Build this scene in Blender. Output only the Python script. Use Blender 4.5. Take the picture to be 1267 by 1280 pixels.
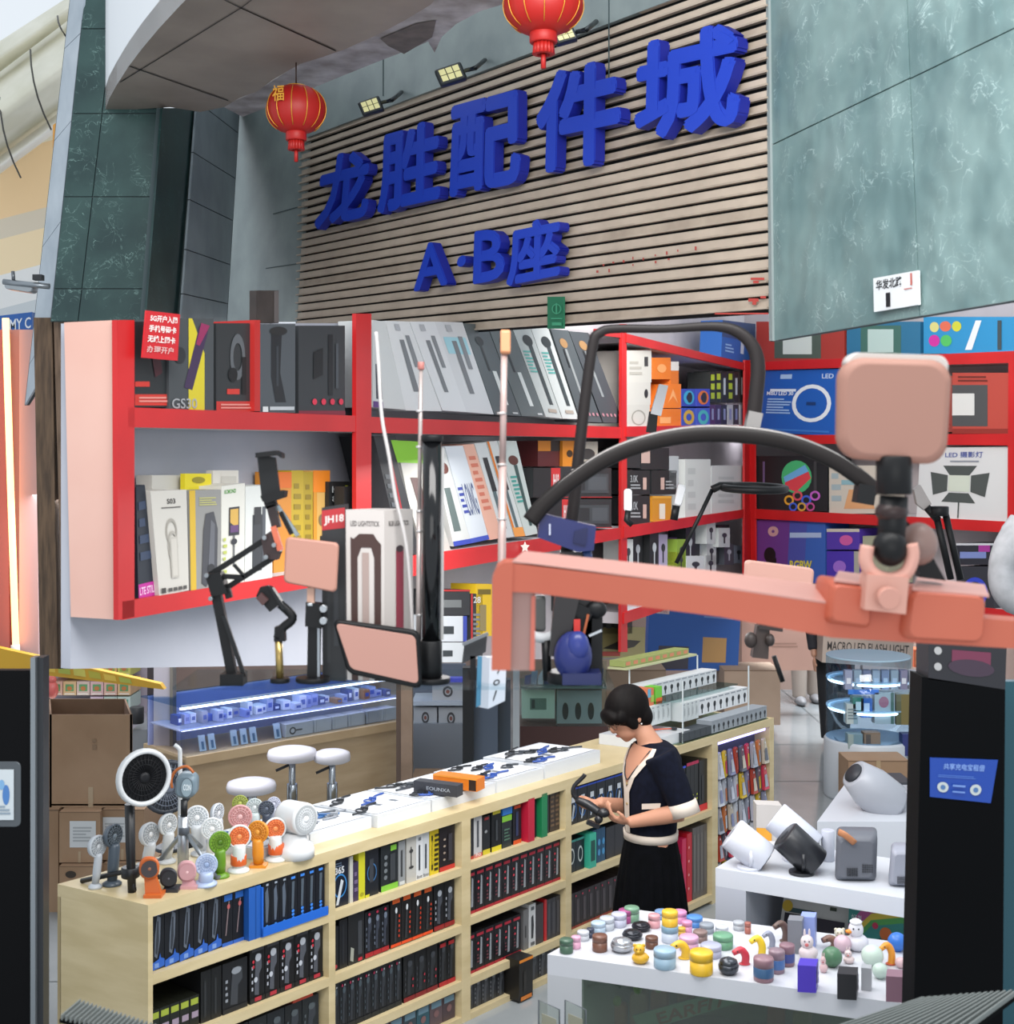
import bpy, math, random
from mathutils import Vector as V, Matrix
random.seed(7)
for o in list(bpy.data.objects): bpy.data.objects.remove(o)
C = bpy.context.scene.collection
F, CX, HY, H = 1700.0, 633.5, 565.0, 2.69
CAM = V((0, 0, H))
# ---------------- camera, world, light, exposure
cd = bpy.data.cameras.new('camera'); cam = bpy.data.objects.new('camera', cd); C.objects.link(cam)
cam.location = CAM; cam.rotation_euler = (math.pi/2, 0, 0)
cd.sensor_fit = 'AUTO'; cd.sensor_width = 36; cd.lens = F/1280*36; cd.shift_y = -(640-HY)/1280; cd.clip_end = 200; cd.clip_start = .05
cd.dof.use_dof = True; cd.dof.focus_distance = 7.5; cd.dof.aperture_fstop = 5.6
bpy.context.scene.camera = cam
W = bpy.data.worlds.new('sky'); bpy.context.scene.world = W; W.use_nodes = True
bg = W.node_tree.nodes['Background']; bg.inputs[0].default_value = (.86, .93, 1, 1); bg.inputs[1].default_value = .95
def lamp(name, typ, loc, energy, col=(1, 1, 1), size=1, size_y=None, aim=None, spread=None):
    l = bpy.data.lights.new(name, typ); l.energy = energy; l.color = col
    if typ == 'AREA':
        l.size = size
        if size_y: l.shape = 'RECTANGLE'; l.size_y = size_y
    else: l.shadow_soft_size = size
    o = bpy.data.objects.new(name, l); C.objects.link(o); o.location = loc
    if aim is not None: o.rotation_euler = (V(aim)-V(loc)).to_track_quat('-Z', 'Y').to_euler()
    return o
lamp('ceiling_light_over_counter', 'AREA', (.1, 5.6, 2.62), 50, (1, .98, .96), .9, 2.4, aim=(.1, 5.7, 0))
lamp('showcase_fill', 'AREA', (-2.0, 8.6, 2.5), 60, (.92, .94, 1), 1.2, 1.8, aim=(-1.8, 8.7, 0))  # added fill behind the hung wall, lifts the stools and showcase
lamp('ceiling_light_over_table', 'AREA', (1.5, 5.2, 2.62), 16, (.95, .97, 1), 1.2, 1.0, aim=(1.45, 5.3, 0))
lamp('shelf_front_fill', 'AREA', (.2, -3.5, 3.6), 90, (1, .97, .95), 5, 3, aim=(.6, 8, 2.6))  # added frontal fill for the shelf interiors, not a real source
lamp('upper_shelf_fill', 'AREA', (.3, 2.2, 4.7), 150, (1, .98, .96), 3, 1.4, aim=(.2, 7, 3.1))  # fill added overhead to brighten the upper shelves and facade
lamp('shelf_corner_fill', 'AREA', (1.7, 8.0, 4.3), 120, (1, .98, .96), 2, 1.2, aim=(2.5, 12, 2.4))  # unseen fill put behind the facade to brighten the right-hand shelves
lamp('corridor_fill', 'AREA', (3.4, 13.9, 2.9), 190, (.9, .95, 1), 2, 1.4, aim=(3.0, 13.6, 0))  # added fill hidden behind the shelf wall, brightens the corridor floor
vs = bpy.context.scene.view_settings
vs.view_transform = 'Standard'; vs.look = 'None'; vs.gamma = 1; vs.use_curve_mapping = False; vs.exposure = 0.0
# ---------------- materials
_M = {}
def lin(h):
    c = [int(h[i:i+2], 16)/255 for i in (0, 2, 4)]
    return tuple(x/12.92 if x < .04045 else ((x+.055)/1.055)**2.4 for x in c)+(1,)
def M(h, rough=.5, metal=0, emit=0, trans=0, spec=.5, coat=0):
    k = (h, rough, metal, emit, trans, spec, coat)
    if k in _M: return _M[k]
    m = bpy.data.materials.new('paint_'+h); m.use_nodes = True; nt = m.node_tree; b = nt.nodes['Principled BSDF']
    b.inputs['Base Color'].default_value = lin(h); b.inputs['Roughness'].default_value = rough
    b.inputs['Metallic'].default_value = metal; b.inputs['Specular IOR Level'].default_value = spec
    b.inputs['Coat Weight'].default_value = coat
    if emit: b.inputs['Emission Color'].default_value = lin(h); b.inputs['Emission Strength'].default_value = emit
    if trans:
        t = nt.nodes.new('ShaderNodeBsdfTransparent'); t.inputs[0].default_value = lin(h); mx = nt.nodes.new('ShaderNodeMixShader')
        mx.inputs[0].default_value = trans; out = nt.nodes['Material Output']
        nt.links.new(b.outputs[0], mx.inputs[1]); nt.links.new(t.outputs[0], mx.inputs[2]); nt.links.new(mx.outputs[0], out.inputs[0])
    _M[k] = m; return m
def noise_mat(name, h1, h2, scale=4, rough=.5, bump=0, detail=5, metal=0, stretch=None, lo=.35, hi=.65, spec=.5):
    m = bpy.data.materials.new(name); m.use_nodes = True; nt = m.node_tree; b = nt.nodes['Principled BSDF']
    tc = nt.nodes.new('ShaderNodeTexCoord'); mp = nt.nodes.new('ShaderNodeMapping'); n = nt.nodes.new('ShaderNodeTexNoise'); r = nt.nodes.new('ShaderNodeValToRGB')
    nt.links.new(tc.outputs['Object'], mp.inputs[0]); nt.links.new(mp.outputs[0], n.inputs[0]); nt.links.new(n.outputs[0], r.inputs[0]); nt.links.new(r.outputs[0], b.inputs['Base Color'])
    if stretch: mp.inputs['Scale'].default_value = stretch
    n.inputs['Scale'].default_value = scale; n.inputs['Detail'].default_value = detail
    r.color_ramp.elements[0].position = lo; r.color_ramp.elements[1].position = hi
    r.color_ramp.elements[0].color = lin(h1); r.color_ramp.elements[1].color = lin(h2)
    b.inputs['Roughness'].default_value = rough; b.inputs['Metallic'].default_value = metal; b.inputs['Specular IOR Level'].default_value = spec
    if bump:
        bp = nt.nodes.new('ShaderNodeBump'); bp.inputs[0].default_value = bump; bp.inputs[1].default_value = .02
        nt.links.new(n.outputs[0], bp.inputs['Height']); nt.links.new(bp.outputs[0], b.inputs['Normal'])
    return m
def marble(name, base, dark, vein, rough, bump=0, cloud=None):
    m = noise_mat(name, dark, base, 3.2, rough, 0, 8, lo=.38, hi=.62); nt = m.node_tree; b = nt.nodes['Principled BSDF']
    ramp = [x for x in nt.nodes if x.type == 'VALTORGB'][0]; mp = [x for x in nt.nodes if x.type == 'MAPPING'][0]
    n2 = nt.nodes.new('ShaderNodeTexNoise'); n2.inputs['Scale'].default_value = 9; n2.inputs['Detail'].default_value = 6; n2.inputs['Distortion'].default_value = 1.6
    r2 = nt.nodes.new('ShaderNodeValToRGB'); e = r2.color_ramp.elements
    e[0].position = .488; e[0].color = (0, 0, 0, 1); e[1].position = .512; e[1].color = (0, 0, 0, 1)
    x = e.new(.5); x.color = (1, 1, 1, 1)
    n3 = nt.nodes.new('ShaderNodeTexNoise'); n3.inputs['Scale'].default_value = 7; r3 = nt.nodes.new('ShaderNodeValToRGB'); r3.color_ramp.elements[0].position = .47; r3.color_ramp.elements[1].position = .66
    mul = nt.nodes.new('ShaderNodeMath'); mul.operation = 'MULTIPLY'; mix = nt.nodes.new('ShaderNodeMixRGB'); mix.inputs[2].default_value = lin(vein)
    for q in (n2, n3): nt.links.new(mp.outputs[0], q.inputs[0])
    nt.links.new(n2.outputs[0], r2.inputs[0]); nt.links.new(n3.outputs[0], r3.inputs[0]); nt.links.new(r2.outputs[0], mul.inputs[0]); nt.links.new(r3.outputs[0], mul.inputs[1])
    nt.links.new(mul.outputs[0], mix.inputs[0]); nt.links.new(ramp.outputs[0], mix.inputs[1]); nt.links.new(mix.outputs[0], b.inputs['Base Color'])
    if bump:
        n4 = nt.nodes.new('ShaderNodeTexNoise'); n4.inputs['Scale'].default_value = 1.8; n4.inputs['Detail'].default_value = 3; bp = nt.nodes.new('ShaderNodeBump'); bp.inputs[0].default_value = bump; bp.inputs[1].default_value = .25
        nt.links.new(mp.outputs[0], n4.inputs[0]); nt.links.new(n4.outputs[0], bp.inputs['Height']); nt.links.new(bp.outputs[0], b.inputs['Normal'])
    return m
def glassm(tint='e8f4f2', clear=.86):
    k = ('glass', tint, clear)
    if k in _M: return _M[k]
    m = bpy.data.materials.new('clear_glass'); m.use_nodes = True; nt = m.node_tree; nt.nodes.remove(nt.nodes['Principled BSDF'])
    t = nt.nodes.new('ShaderNodeBsdfTransparent'); t.inputs[0].default_value = lin(tint); g = nt.nodes.new('ShaderNodeBsdfGlossy'); g.inputs['Roughness'].default_value = .05
    mx = nt.nodes.new('ShaderNodeMixShader'); mx.inputs[0].default_value = (1-clear)*.6; nt.links.new(t.outputs[0], mx.inputs[1]); nt.links.new(g.outputs[0], mx.inputs[2]); nt.links.new(mx.outputs[0], nt.nodes['Material Output'].inputs[0])
    _M[k] = m; return m
# ---------------- geometry helpers
def P(x, y, d): return V(((x-CX)/F*d, d, H-(y-HY)/F*d))
def ray(x, y): return V(((x-CX)/F, 1, -(y-HY)/F))
class Pl:
    def __init__(s, A, n): s.A = V(A); s.n = V(n).normalized(); s.n = s.n if s.n.dot(s.A-CAM) > 0 else -s.n
    def pt(s, x, y, off=0):
        r = ray(x, y); return CAM+r*((s.A+s.n*off-CAM).dot(s.n)/r.dot(s.n))
    def q(s, x0, y0, x1, y1, off=0): return [s.pt(x0, y1, off), s.pt(x1, y1, off), s.pt(x1, y0, off), s.pt(x0, y0, off)]
    def qs(s, pts, off=0): return [s.pt(x, y, off) for x, y in pts]
def vpl(a, b): d = V(b)-V(a); return Pl(a, (d.y, -d.x, 0))
def fpl(d): return Pl((0, d, H), (0, 1, 0))
def hpl(z): return Pl((0, 5, z), (0, 0, 1))
_T = {}
def textgeo(s, bold=.02):
    k = (s, bold)
    if k in _T: return _T[k]
    c = bpy.data.curves.new('t', 'FONT'); c.body = s; c.size = 1; c.offset = bold; c.resolution_u = 3; c.fill_mode = 'FRONT'
    o = bpy.data.objects.new('t', c); C.objects.link(o); dg = bpy.context.evaluated_depsgraph_get(); dg.update()
    me = bpy.data.meshes.new_from_object(o.evaluated_get(dg)); vs_ = [v.co.copy() for v in me.vertices]; fs = [list(p.vertices) for p in me.polygons]
    eu = {}
    for f in fs:
        for i in range(len(f)):
            a, b = f[i], f[(i+1) % len(f)]; eu[(a, b)] = 1
    rim = [e for e in eu if (e[1], e[0]) not in eu]
    x0 = min(v.x for v in vs_); x1 = max(v.x for v in vs_); y0 = min(v.y for v in vs_); y1 = max(v.y for v in vs_)
    vn = [((v.x-x0)/(x1-x0+1e-9), (v.y-y0)/(y1-y0+1e-9)) for v in vs_]
    bpy.data.objects.remove(o); bpy.data.curves.remove(c); bpy.data.meshes.remove(me)
    _T[k] = (vn, fs, rim, (x1-x0)/(y1-y0+1e-9)); return _T[k]
def bil(q, u, v): return (q[0]*(1-u)+q[1]*u)*(1-v)+(q[3]*(1-u)+q[2]*u)*v
def asM(m): return M(m) if isinstance(m, str) else m
class MB:
    def __init__(s): s.v = []; s.f = []; s.fm = []; s.fs = []; s.mats = []
    def mi(s, m):
        m = asM(m)
        if m not in s.mats: s.mats.append(m)
        return s.mats.index(m)
    def face(s, idx, m, sm=False): s.f.append(idx); s.fm.append(s.mi(m)); s.fs.append(sm)
    def poly(s, pts, m, sm=False):
        b = len(s.v); s.v += [V(p) for p in pts]; s.face(list(range(b, b+len(pts))), m, sm); return s
    def grid(s, rows, m, closed=True, sm=True, caps=True):
        b = len(s.v); n = len(rows[0])
        for r in rows: s.v += [V(p) for p in r]
        for i in range(len(rows)-1):
            for j in range(n if closed else n-1):
                k = (j+1) % n; s.face([b+i*n+j, b+i*n+k, b+(i+1)*n+k, b+(i+1)*n+j], m, sm)
        if caps and closed: s.face([b+j for j in range(n)][::-1], m); e = b+(len(rows)-1)*n; s.face([e+j for j in range(n)], m)
        return s
    def prism(s, pts, vec, m, side=None):
        vec = V(vec); b = len(s.v); n = len(pts); s.v += [V(p) for p in pts]+[V(p)+vec for p in pts]
        s.face(list(range(b, b+n)), m); s.face(list(range(b+n, b+2*n))[::-1], side or m)
        for i in range(n): k = (i+1) % n; s.face([b+i, b+n+i, b+n+k, b+k], side or m)
        return s
    def box(s, c, size, m, rot=0, tilt=None):
        R = Matrix.Rotation(rot, 3, 'Z') if not isinstance(rot, Matrix) else rot
        if tilt is not None: R = R @ tilt
        c = V(c); x, y, z = [a/2 for a in size]
        s.prism([c+R @ V(p) for p in ((-x, -y, -z), (x, -y, -z), (x, -y, z), (-x, -y, z))], R @ V((0, 2*y, 0)), m); return s
    def rprism(s, q, vec, m, r=.15, n=5, side=None):
        """rounded slab on quad q, r as a share of the short side"""
        w = (q[1]-q[0]).length; h = (q[3]-q[0]).length; rr = r*min(w, h); pts = []
        for cx, cy, a0 in ((w-rr, rr, -90), (w-rr, h-rr, 0), (rr, h-rr, 90), (rr, rr, 180)):
            for i in range(n+1):
                a = math.radians(a0+90*i/n); pts.append(bil(q, (cx+rr*math.cos(a))/w, (cy+rr*math.sin(a))/h))
        cen = sum(pts, V())/len(pts); vec = V(vec); bev = min(.12*h, .25*vec.length)/max(w, h)*2
        rows = [[p.lerp(cen, bev)-vec*0 for p in pts], [p+vec*.18 for p in pts], [p+vec*.82 for p in pts], [p.lerp(cen, bev)+vec for p in pts]]
        b = len(s.v); k = len(pts)
        for row in rows: s.v += row
        for i in range(3):
            for j in range(k): l = (j+1) % k; s.face([b+i*k+j, b+i*k+l, b+(i+1)*k+l, b+(i+1)*k+j], side or m, True)
        s.face(list(range(b, b+k))[::-1], m); s.face(list(range(b+3*k, b+4*k)), side or m); return s
    def tube(s, pts, r, m, seg=10, smooth=0, flat=1.0, sm=True):
        pts = [V(p) for p in pts]
        if smooth:
            out = []; n = len(pts)
            rl = r if isinstance(r, (list, tuple)) else [r]*n; ro = []
            for i in range(n-1):
                p0 = pts[max(i-1, 0)]; p1 = pts[i]; p2 = pts[i+1]; p3 = pts[min(i+2, n-1)]
                for k in range(smooth):
                    t = k/smooth; out.append(.5*((2*p1)+(p2-p0)*t+(2*p0-5*p1+4*p2-p3)*t*t+(3*p1-p0-3*p2+p3)*t**3)); ro.append(rl[i]*(1-t)+rl[i+1]*t)
            out.append(pts[-1]); ro.append(rl[-1]); pts = out; r = ro
        n = len(pts); rl = r if isinstance(r, (list, tuple)) else [r]*n; rows = []; up = None
        for i, p in enumerate(pts):
            d = (pts[min(i+1, n-1)]-pts[max(i-1, 0)]).normalized()
            if up is None: up = V((0, 1, 0)) if abs(d.y) < .9 else V((0, 0, 1))
            a = d.cross(up).normalized(); b2 = a.cross(d).normalized(); up = b2
            rows.append([p+(a*math.cos(t*2*math.pi/seg)+b2*math.sin(t*2*math.pi/seg)*flat)*rl[i] for t in range(seg)])
        return s.grid(rows, m, sm=sm)
    def lathe(s, prof, o, m, axis=(0, 0, 1), seg=24, sm=True):
        q = V((0, 0, 1)).rotation_difference(V(axis)); o = V(o)
        s.grid([[o+q @ V((r*math.cos(2*math.pi*j/seg), r*math.sin(2*math.pi*j/seg), z)) for j in range(seg)] for r, z in prof], m, sm=sm); return s
    def cyl(s, o, r, h, m, axis=(0, 0, 1), seg=24, r2=None): 
        r2 = r if r2 is None else r2; e = min(r*.08, h*.1); s.lathe([(r-e, 0), (r, e), (r2, h-e), (r2-e, h)], o, m, axis, seg); return s
    def ell(s, c, rad, m, rot=None, seg=16, rings=10, z0=-1, z1=1):
        c = V(c); rot = rot or Matrix.Identity(3); rows = []
        a0 = math.asin(z0); a1 = math.asin(z1)
        for i in range(rings+1):
            a = a0+(a1-a0)*i/rings; rr = max(math.cos(a), .01)
            rows.append([c+rot @ V((rad[0]*rr*math.cos(2*math.pi*j/seg), rad[1]*rr*math.sin(2*math.pi*j/seg), rad[2]*math.sin(a))) for j in range(seg)])
        s.grid(rows, m); return s
    def torus(s, c, R, r, m, axis=(0, 0, 1), seg=32, ts=10, a0=0, a1=360):
        q = V((0, 0, 1)).rotation_difference(V(axis)); c = V(c)
        full = a1-a0 == 360; n = seg; rows = []
        for i in range(n+1):
            a = math.radians(a0+(a1-a0)*i/n); e = V((math.cos(a), math.sin(a), 0))
            rows.append([c+q @ (e*(R+r*math.cos(2*math.pi*j/ts))+V((0, 0, r*math.sin(2*math.pi*j/ts)))) for j in range(ts)])
        s.grid(rows, m, caps=not full); return s
    def art(s, q, art, n, step=.0016):
        n = V(n)
        for i, a in enumerate(art):
            k = a[0]; o = n*step*(1+.35*i)
            if k == 'r': s.poly([bil(q, u, v)+o for u, v in ((a[1], a[2]), (a[3], a[2]), (a[3], a[4]), (a[1], a[4]))], a[5])
            elif k == 'e': s.poly([bil(q, a[1]+a[3]*math.cos(t*math.pi/9), a[2]+a[4]*math.sin(t*math.pi/9))+o for t in range(18)], a[5])
            elif k == 'g': s.poly([bil(q, u, v)+o for u, v in a[1]], a[2])
            elif k == 'o':
                N = 20
                for t in range(N):
                    c1, s1, c2, s2 = math.cos(t*2*math.pi/N), math.sin(t*2*math.pi/N), math.cos((t+1)*2*math.pi/N), math.sin((t+1)*2*math.pi/N)
                    s.poly([bil(q, a[1]+a[3]*f*c, a[2]+a[4]*f*d)+o for f, c, d in ((1, c1, s1), (1, c2, s2), (a[5], c2, s2), (a[5], c1, s1))], a[6])
            elif k == 't':
                vn, fs, rim, asp = textgeo(a[1], a[7] if len(a) > 7 else .015); b = len(s.v)
                s.v += [bil(q, a[2]+u*(a[4]-a[2]), a[3]+v*(a[5]-a[3]))+o for u, v in vn]
                for f in fs: s.face([b+j for j in f], a[6])
            elif k == 'lines':   # several thin text-like bars
                u0, v0, u1, v1, c, nn = a[1:7]
                for j in range(nn):
                    vv = v0+(v1-v0)*(j+.25)/nn; s.poly([bil(q, u, v)+o for u, v in ((u0, vv), (u1-(u1-u0)*(.3 if j % 3 == 2 else .05*(j % 2)), vv), (u1-(u1-u0)*(.3 if j % 3 == 2 else .05*(j % 2)), vv+(v1-v0)/nn*.5), (u0, vv+(v1-v0)/nn*.5))], c)
        return s
    def solidtext(s, txt, q, n, depth, mf, ms, fat=.022):
        vn, fs, rim, asp = textgeo(txt, 0); n = V(n); k = len(vn); w = (q[1]-q[0]).length; h = (q[3]-q[0]).length
        for j, (dx, dy) in enumerate([(0, 0)]+[(fat*math.cos(t*math.pi/4), fat*math.sin(t*math.pi/4)) for t in range(8)]):
            b = len(s.v); dx *= h/w; nn = n*(depth+.0004*j)
            s.v += [bil(q, u*(1-2*fat)+fat+dx, v*(1-2*fat)+fat+dy)+nn for u, v in vn]+[bil(q, u*(1-2*fat)+fat+dx, v*(1-2*fat)+fat+dy) for u, v in vn]
            for f in fs: s.face([b+j2 for j2 in f], mf)
            for x, c in rim: s.face([b+x, b+k+x, b+k+c, b+c], ms)
        return s
    def build(s, name, parent=None, origin=None):
        if origin is None:
            if s.v: xs = [v.x for v in s.v]; ys = [v.y for v in s.v]; zs = [v.z for v in s.v]; origin = V(((min(xs)+max(xs))/2, (min(ys)+max(ys))/2, min(zs)))
            else: origin = V()
        origin = V(origin)
        me = bpy.data.meshes.new(name); me.from_pydata([v-origin for v in s.v], [], s.f)
        for m in s.mats: me.materials.append(m)
        for p, a, b in zip(me.polygons, s.fm, s.fs): p.material_index = a; p.use_smooth = b
        me.update(); o = bpy.data.objects.new(name, me); C.objects.link(o); o.location = origin
        if parent: o.parent = parent; o.location = origin-parent_world(parent)
        return o
def parent_world(p):
    l = p.location.copy()
    while p.parent: p = p.parent; l += p.location
    return l
def tag(o, label=None, cat=None, group=None, kind=None):
    if label: o['label'] = label
    if cat: o['category'] = cat
    if group: o['group'] = group
    if kind: o['kind'] = kind
    return o
def thing(name, label, cat, loc, group=None):
    o = bpy.data.objects.new(name, None); C.objects.link(o); o.location = loc; o.empty_display_size = .05; return tag(o, label, cat, group)
def struct(mb, name): return tag(mb.build(name), kind='structure')
def copy_tree(root, loc, label=None, group=None, rz=0):
    r = root.copy(); C.objects.link(r); r.location = loc; r.rotation_euler.z += rz
    if label: r['label'] = label
    if group: r['group'] = group
    for ch in list(root.children):
        c = ch.copy(); C.objects.link(c); c.parent = r
        for g in ch.children: d = g.copy(); C.objects.link(d); d.parent = c
    return r
def qbox(name, q, back, body, art=(), label=None, cat='box', group=None, parent=None, top=None):
    mb = MB(); back = V(back); mb.prism(q, back, body)
    n = (q[1]-q[0]).cross(q[3]-q[0]).normalized(); n = n if n.dot(back) < 0 else -n
    if top: e = V((0, 0, .002)); mb.poly([q[3]+e, q[2]+e, q[2]+back+e, q[3]+back+e], top)
    mb.art(q, art, n); o = mb.build(name, parent)
    if label: tag(o, label, cat, group)
    return o
# ================= FACADE
DARK = M('16181a', .8)
# shutter
L0 = P(377, 300, 9.0); D = V((-1148.5, 1700, 72)).normalized(); sh = vpl(L0, L0+V((-1148.5, 1700, 0))); N = -sh.n
lp = sh.pt(370, 429); s_mb = MB(); slat = noise_mat('shutter_paint', 'b0a293', 'bfb1a1', 5, .5, 0, 4); slat_d = noise_mat('shutter_paint_weathered', 'a19384', 'b5a797', 7, .55)
hu = V((1148.5, -1700, 0)).normalized(); pitch = .0525
s_mb.poly([sh.pt(368, 430, .03), sh.pt(962, 392, .03), sh.pt(958, -40, .03), sh.pt(395, -40, .03)], DARK)
def edge_r(p):    # walk along the slat to px 960
    t = 0; k = (960.5-CX)/F; return p-D*((k*p.y-p.x)/(-k*D.y+D.x)*-1)
for i in range(46):
    a = lp+V((0, 0, 1))*pitch*i+hu*.058*pitch*i
    b = a+(-D)*((k := (960.5-CX)/F)*a.y-a.x)/((-D).x-k*(-D).y)
    h = pitch*(.80 if i < 13 else .68); up = V((0, 0, h)); f = N*.014
    s_mb.prism([a, b, b+up, a+up], -N*.01, slat if i % 7 else slat_d)
    s_mb.prism([a+f*0, b+f*0, b+f, a+f], V((0, 0, .008)), slat_d)
tag(s_mb.build('roller_shutter'), 'beige slatted metal shutter facing carrying the large blue lettering', 'shutter')
o = MB(); g = N*.06
blue, blued = M('173cb4', .45), M('111f8a', .5)
def letters(rows, name, label):
    c = sh.pt(rows[0][1][0][0], rows[0][1][0][1]); t = thing(name, label, 'sign', sh.pt(*rows[0][1][0]))
    for ch, px in rows:
        q = [p+N*.03 for p in sh.qs(px)]; m = MB().solidtext(ch, q, N, .055, blue, blued, .042); m.build('letter', t)
    return t
letters([('龙', [(406, 290), (477, 273), (481, 183), (416, 200)]), ('胜', [(486, 271), (568, 253), (569, 148), (490, 170)]), ('配', [(575, 250), (670, 231), (670, 112), (580, 136)]),
         ('件', [(684, 222), (796, 203), (796, 70), (688, 98)]), ('城', [(808, 183), (947, 160), (946, 27), (812, 58)])], 'shop_sign', 'five large raised blue Chinese characters across the shutter facing')
letters([('A', [(533, 366), (577, 357), (574, 303), (536, 306)]), ('·', [(588, 337), (600, 333), (600, 319), (588, 323)]), ('B', [(608, 357), (649, 350), (648, 286), (610, 291)]),
         ('座', [(649, 361), (719, 347), (719, 270), (653, 283)])], 'building_sign', 'smaller raised blue letters A and B with a character, lower row of lettering')
tag(MB().prism(sh.q(686, 371, 706, 411, -.03), N*.01, M('1f6b4c')).art(sh.q(686, 371, 706, 411, -.045), [('r', .2, .1, .8, .2, '3f9470'), ('r', .15, .3, .85, .34, '3f9470'), ('o', .5, .62, .3, .16, .8, '3f9470'), ('r', .46, .45, .54, .8, '3f9470')], N).build('sticker'), 'small green paper notice stuck low on the shutter', 'sticker')
mb = MB()
for x, y in ((753, 330), (765, 327), (778, 325), (790, 321), (803, 322), (818, 318), (832, 314), (846, 312), (868, 308), (818, 326), (834, 323), (745, 338), (790, 330), (760, 336)):
    w = random.uniform(1.5, 3); mb.poly(sh.q(x, y, x+w, y+random.uniform(2, 5), -.017), 'a5423a')
for x0, y0, x1, y1 in ((938, 347, 955, 350), (941, 351, 948, 354), (935, 373, 948, 377), (940, 377, 945, 381), (950, 370, 957, 373), (893, 391, 960, 393)): mb.poly(sh.q(x0, y0, x1, y1, -.017), 'b04038')
tag(mb.build('graffiti_mark'), 'faded red scribbles on the lower shutter slats', 'marking', kind='stuff')
# panel walls
jm = M('3b4a4d', .7)
def panels(pl, cols, rows, vp, mat, name, gap=1.1, thick=.03, x_at=None):
    """cols: list of (x at y=0, x at y=450); rows: y at x_at; lines run to vp"""
    mb = MB(); 
    def X(c, y): return c[0]+(c[1]-c[0])*y/450
    def cr(c, r):
        y = r
        for _ in range(6): x = X(c, y); y = vp[1]+(r-vp[1])*(x-vp[0])/(x_at-vp[0])
        return x, y
    a, b, c, d = cr(cols[0], rows[-1]), cr(cols[-1], rows[-1]), cr(cols[-1], rows[0]), cr(cols[0], rows[0])
    mb.prism(pl.qs([a, b, c, d], .012), pl.n*thick, jm)
    for i in range(len(cols)-1):
        for j in range(len(rows)-1):
            q = [cr(cols[i], rows[j+1]), cr(cols[i+1], rows[j+1]), cr(cols[i+1], rows[j]), cr(cols[i], rows[j])]
            q = [(q[0][0]+gap, q[0][1]-gap), (q[1][0]-gap, q[1][1]-gap), (q[2][0]-gap, q[2][1]+gap), (q[3][0]+gap, q[3][1]+gap)]
            mb.prism(pl.qs(q), pl.n*.012, mat)
    return struct(mb, name)
mr = marble('green_marble_with_sky_glare', '7b9493', '647f80', 'b4caca', .36, .35)  # green marble made paler: sky glare is put into its colour
rp = vpl(P(962, 300, 5.44), P(962, 300, 5.44)+V((-455.5, 1700, 0)))
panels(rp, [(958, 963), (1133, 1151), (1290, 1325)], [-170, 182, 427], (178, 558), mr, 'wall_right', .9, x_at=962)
mb = MB(); mb.prism(rp.qs([(961, 426), (965, 426), (960, -10), (957, -10)], -.01), rp.n*.03, '8d9898'); struct(mb, 'trim_1')
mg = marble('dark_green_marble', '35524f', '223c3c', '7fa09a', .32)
pf = fpl(7.5)
panels(pf, [(105, 58), (144, 92), (213, 178)], [-140, 36, 142, 246, 361, 402], (1e6, 200), mg, 'wall_pillar_front', .7, x_at=130)
pc = vpl(P(212, 300, 7.5), P(250, 300, 8.3))
panels(pc, [(213, 178), (255, 223)], [135, 402], (1e6, 250), marble('shaded_green_marble', '1f3a39', '142b2b', '55736e', .32), 'wall_pillar_side', .5, x_at=212)  # darker copy of the pillar marble, shade put into its colour
pe = vpl(P(60, 300, 7.9), P(103, 300, 7.5)); pg = noise_mat('grey_white_cladding', '9aa7b2', 'b9c3cb', 3, .35)
panels(pe, [(87, 37), (105, 58)], [-160, 47, 145, 252, 364, 402], (600, -420), pg, 'wall_pillar_edge', .5, x_at=95)
pd = vpl(P(250, 300, 8.2), P(303, 300, 9.8)); gd = noise_mat('blue_grey_cladding', '6b767d', '7e898f', 3, .4)
panels(pd, [(255, 222), (308, 281)], [70, 130, 196, 256, 318, 372, 402], (700, 470), gd, 'wall_recess_side', .6, x_at=250)
pw = vpl(P(296, 300, 9.8), P(377, 300, 9.0)); ge = noise_mat('grey_green_cladding', '748081', '8a9695', 3, .4)
mb = MB(); mb.prism(pw.qs([(278, 402), (371, 402), (385, 165), (440, 60), (300, 80)], 0), pw.n*.05, ge)
for q in ([(380, 257), (341, 268)], [(372, 330), (332, 336)]):
    mb.prism(pw.qs([(q[1][0], q[1][1]), (q[0][0], q[0][1]), (q[0][0], q[0][1]-1), (q[1][0], q[1][1]-1)], -.004), pw.n*.003, jm)
struct(mb, 'wall_recess_back')
mb = MB(); mb.prism(sh.qs([(383, 172), (700, 52), (958, -45), (958, -90), (380, -60)], -.02), sh.n*.03, ge)
for x in (478, 760): mb.prism(sh.qs([(x, 120), (x+1, 120), (x+1, -40), (x, -40)], -.023), sh.n*.003, jm)
struct(mb, 'wall_above_shutter')
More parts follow.
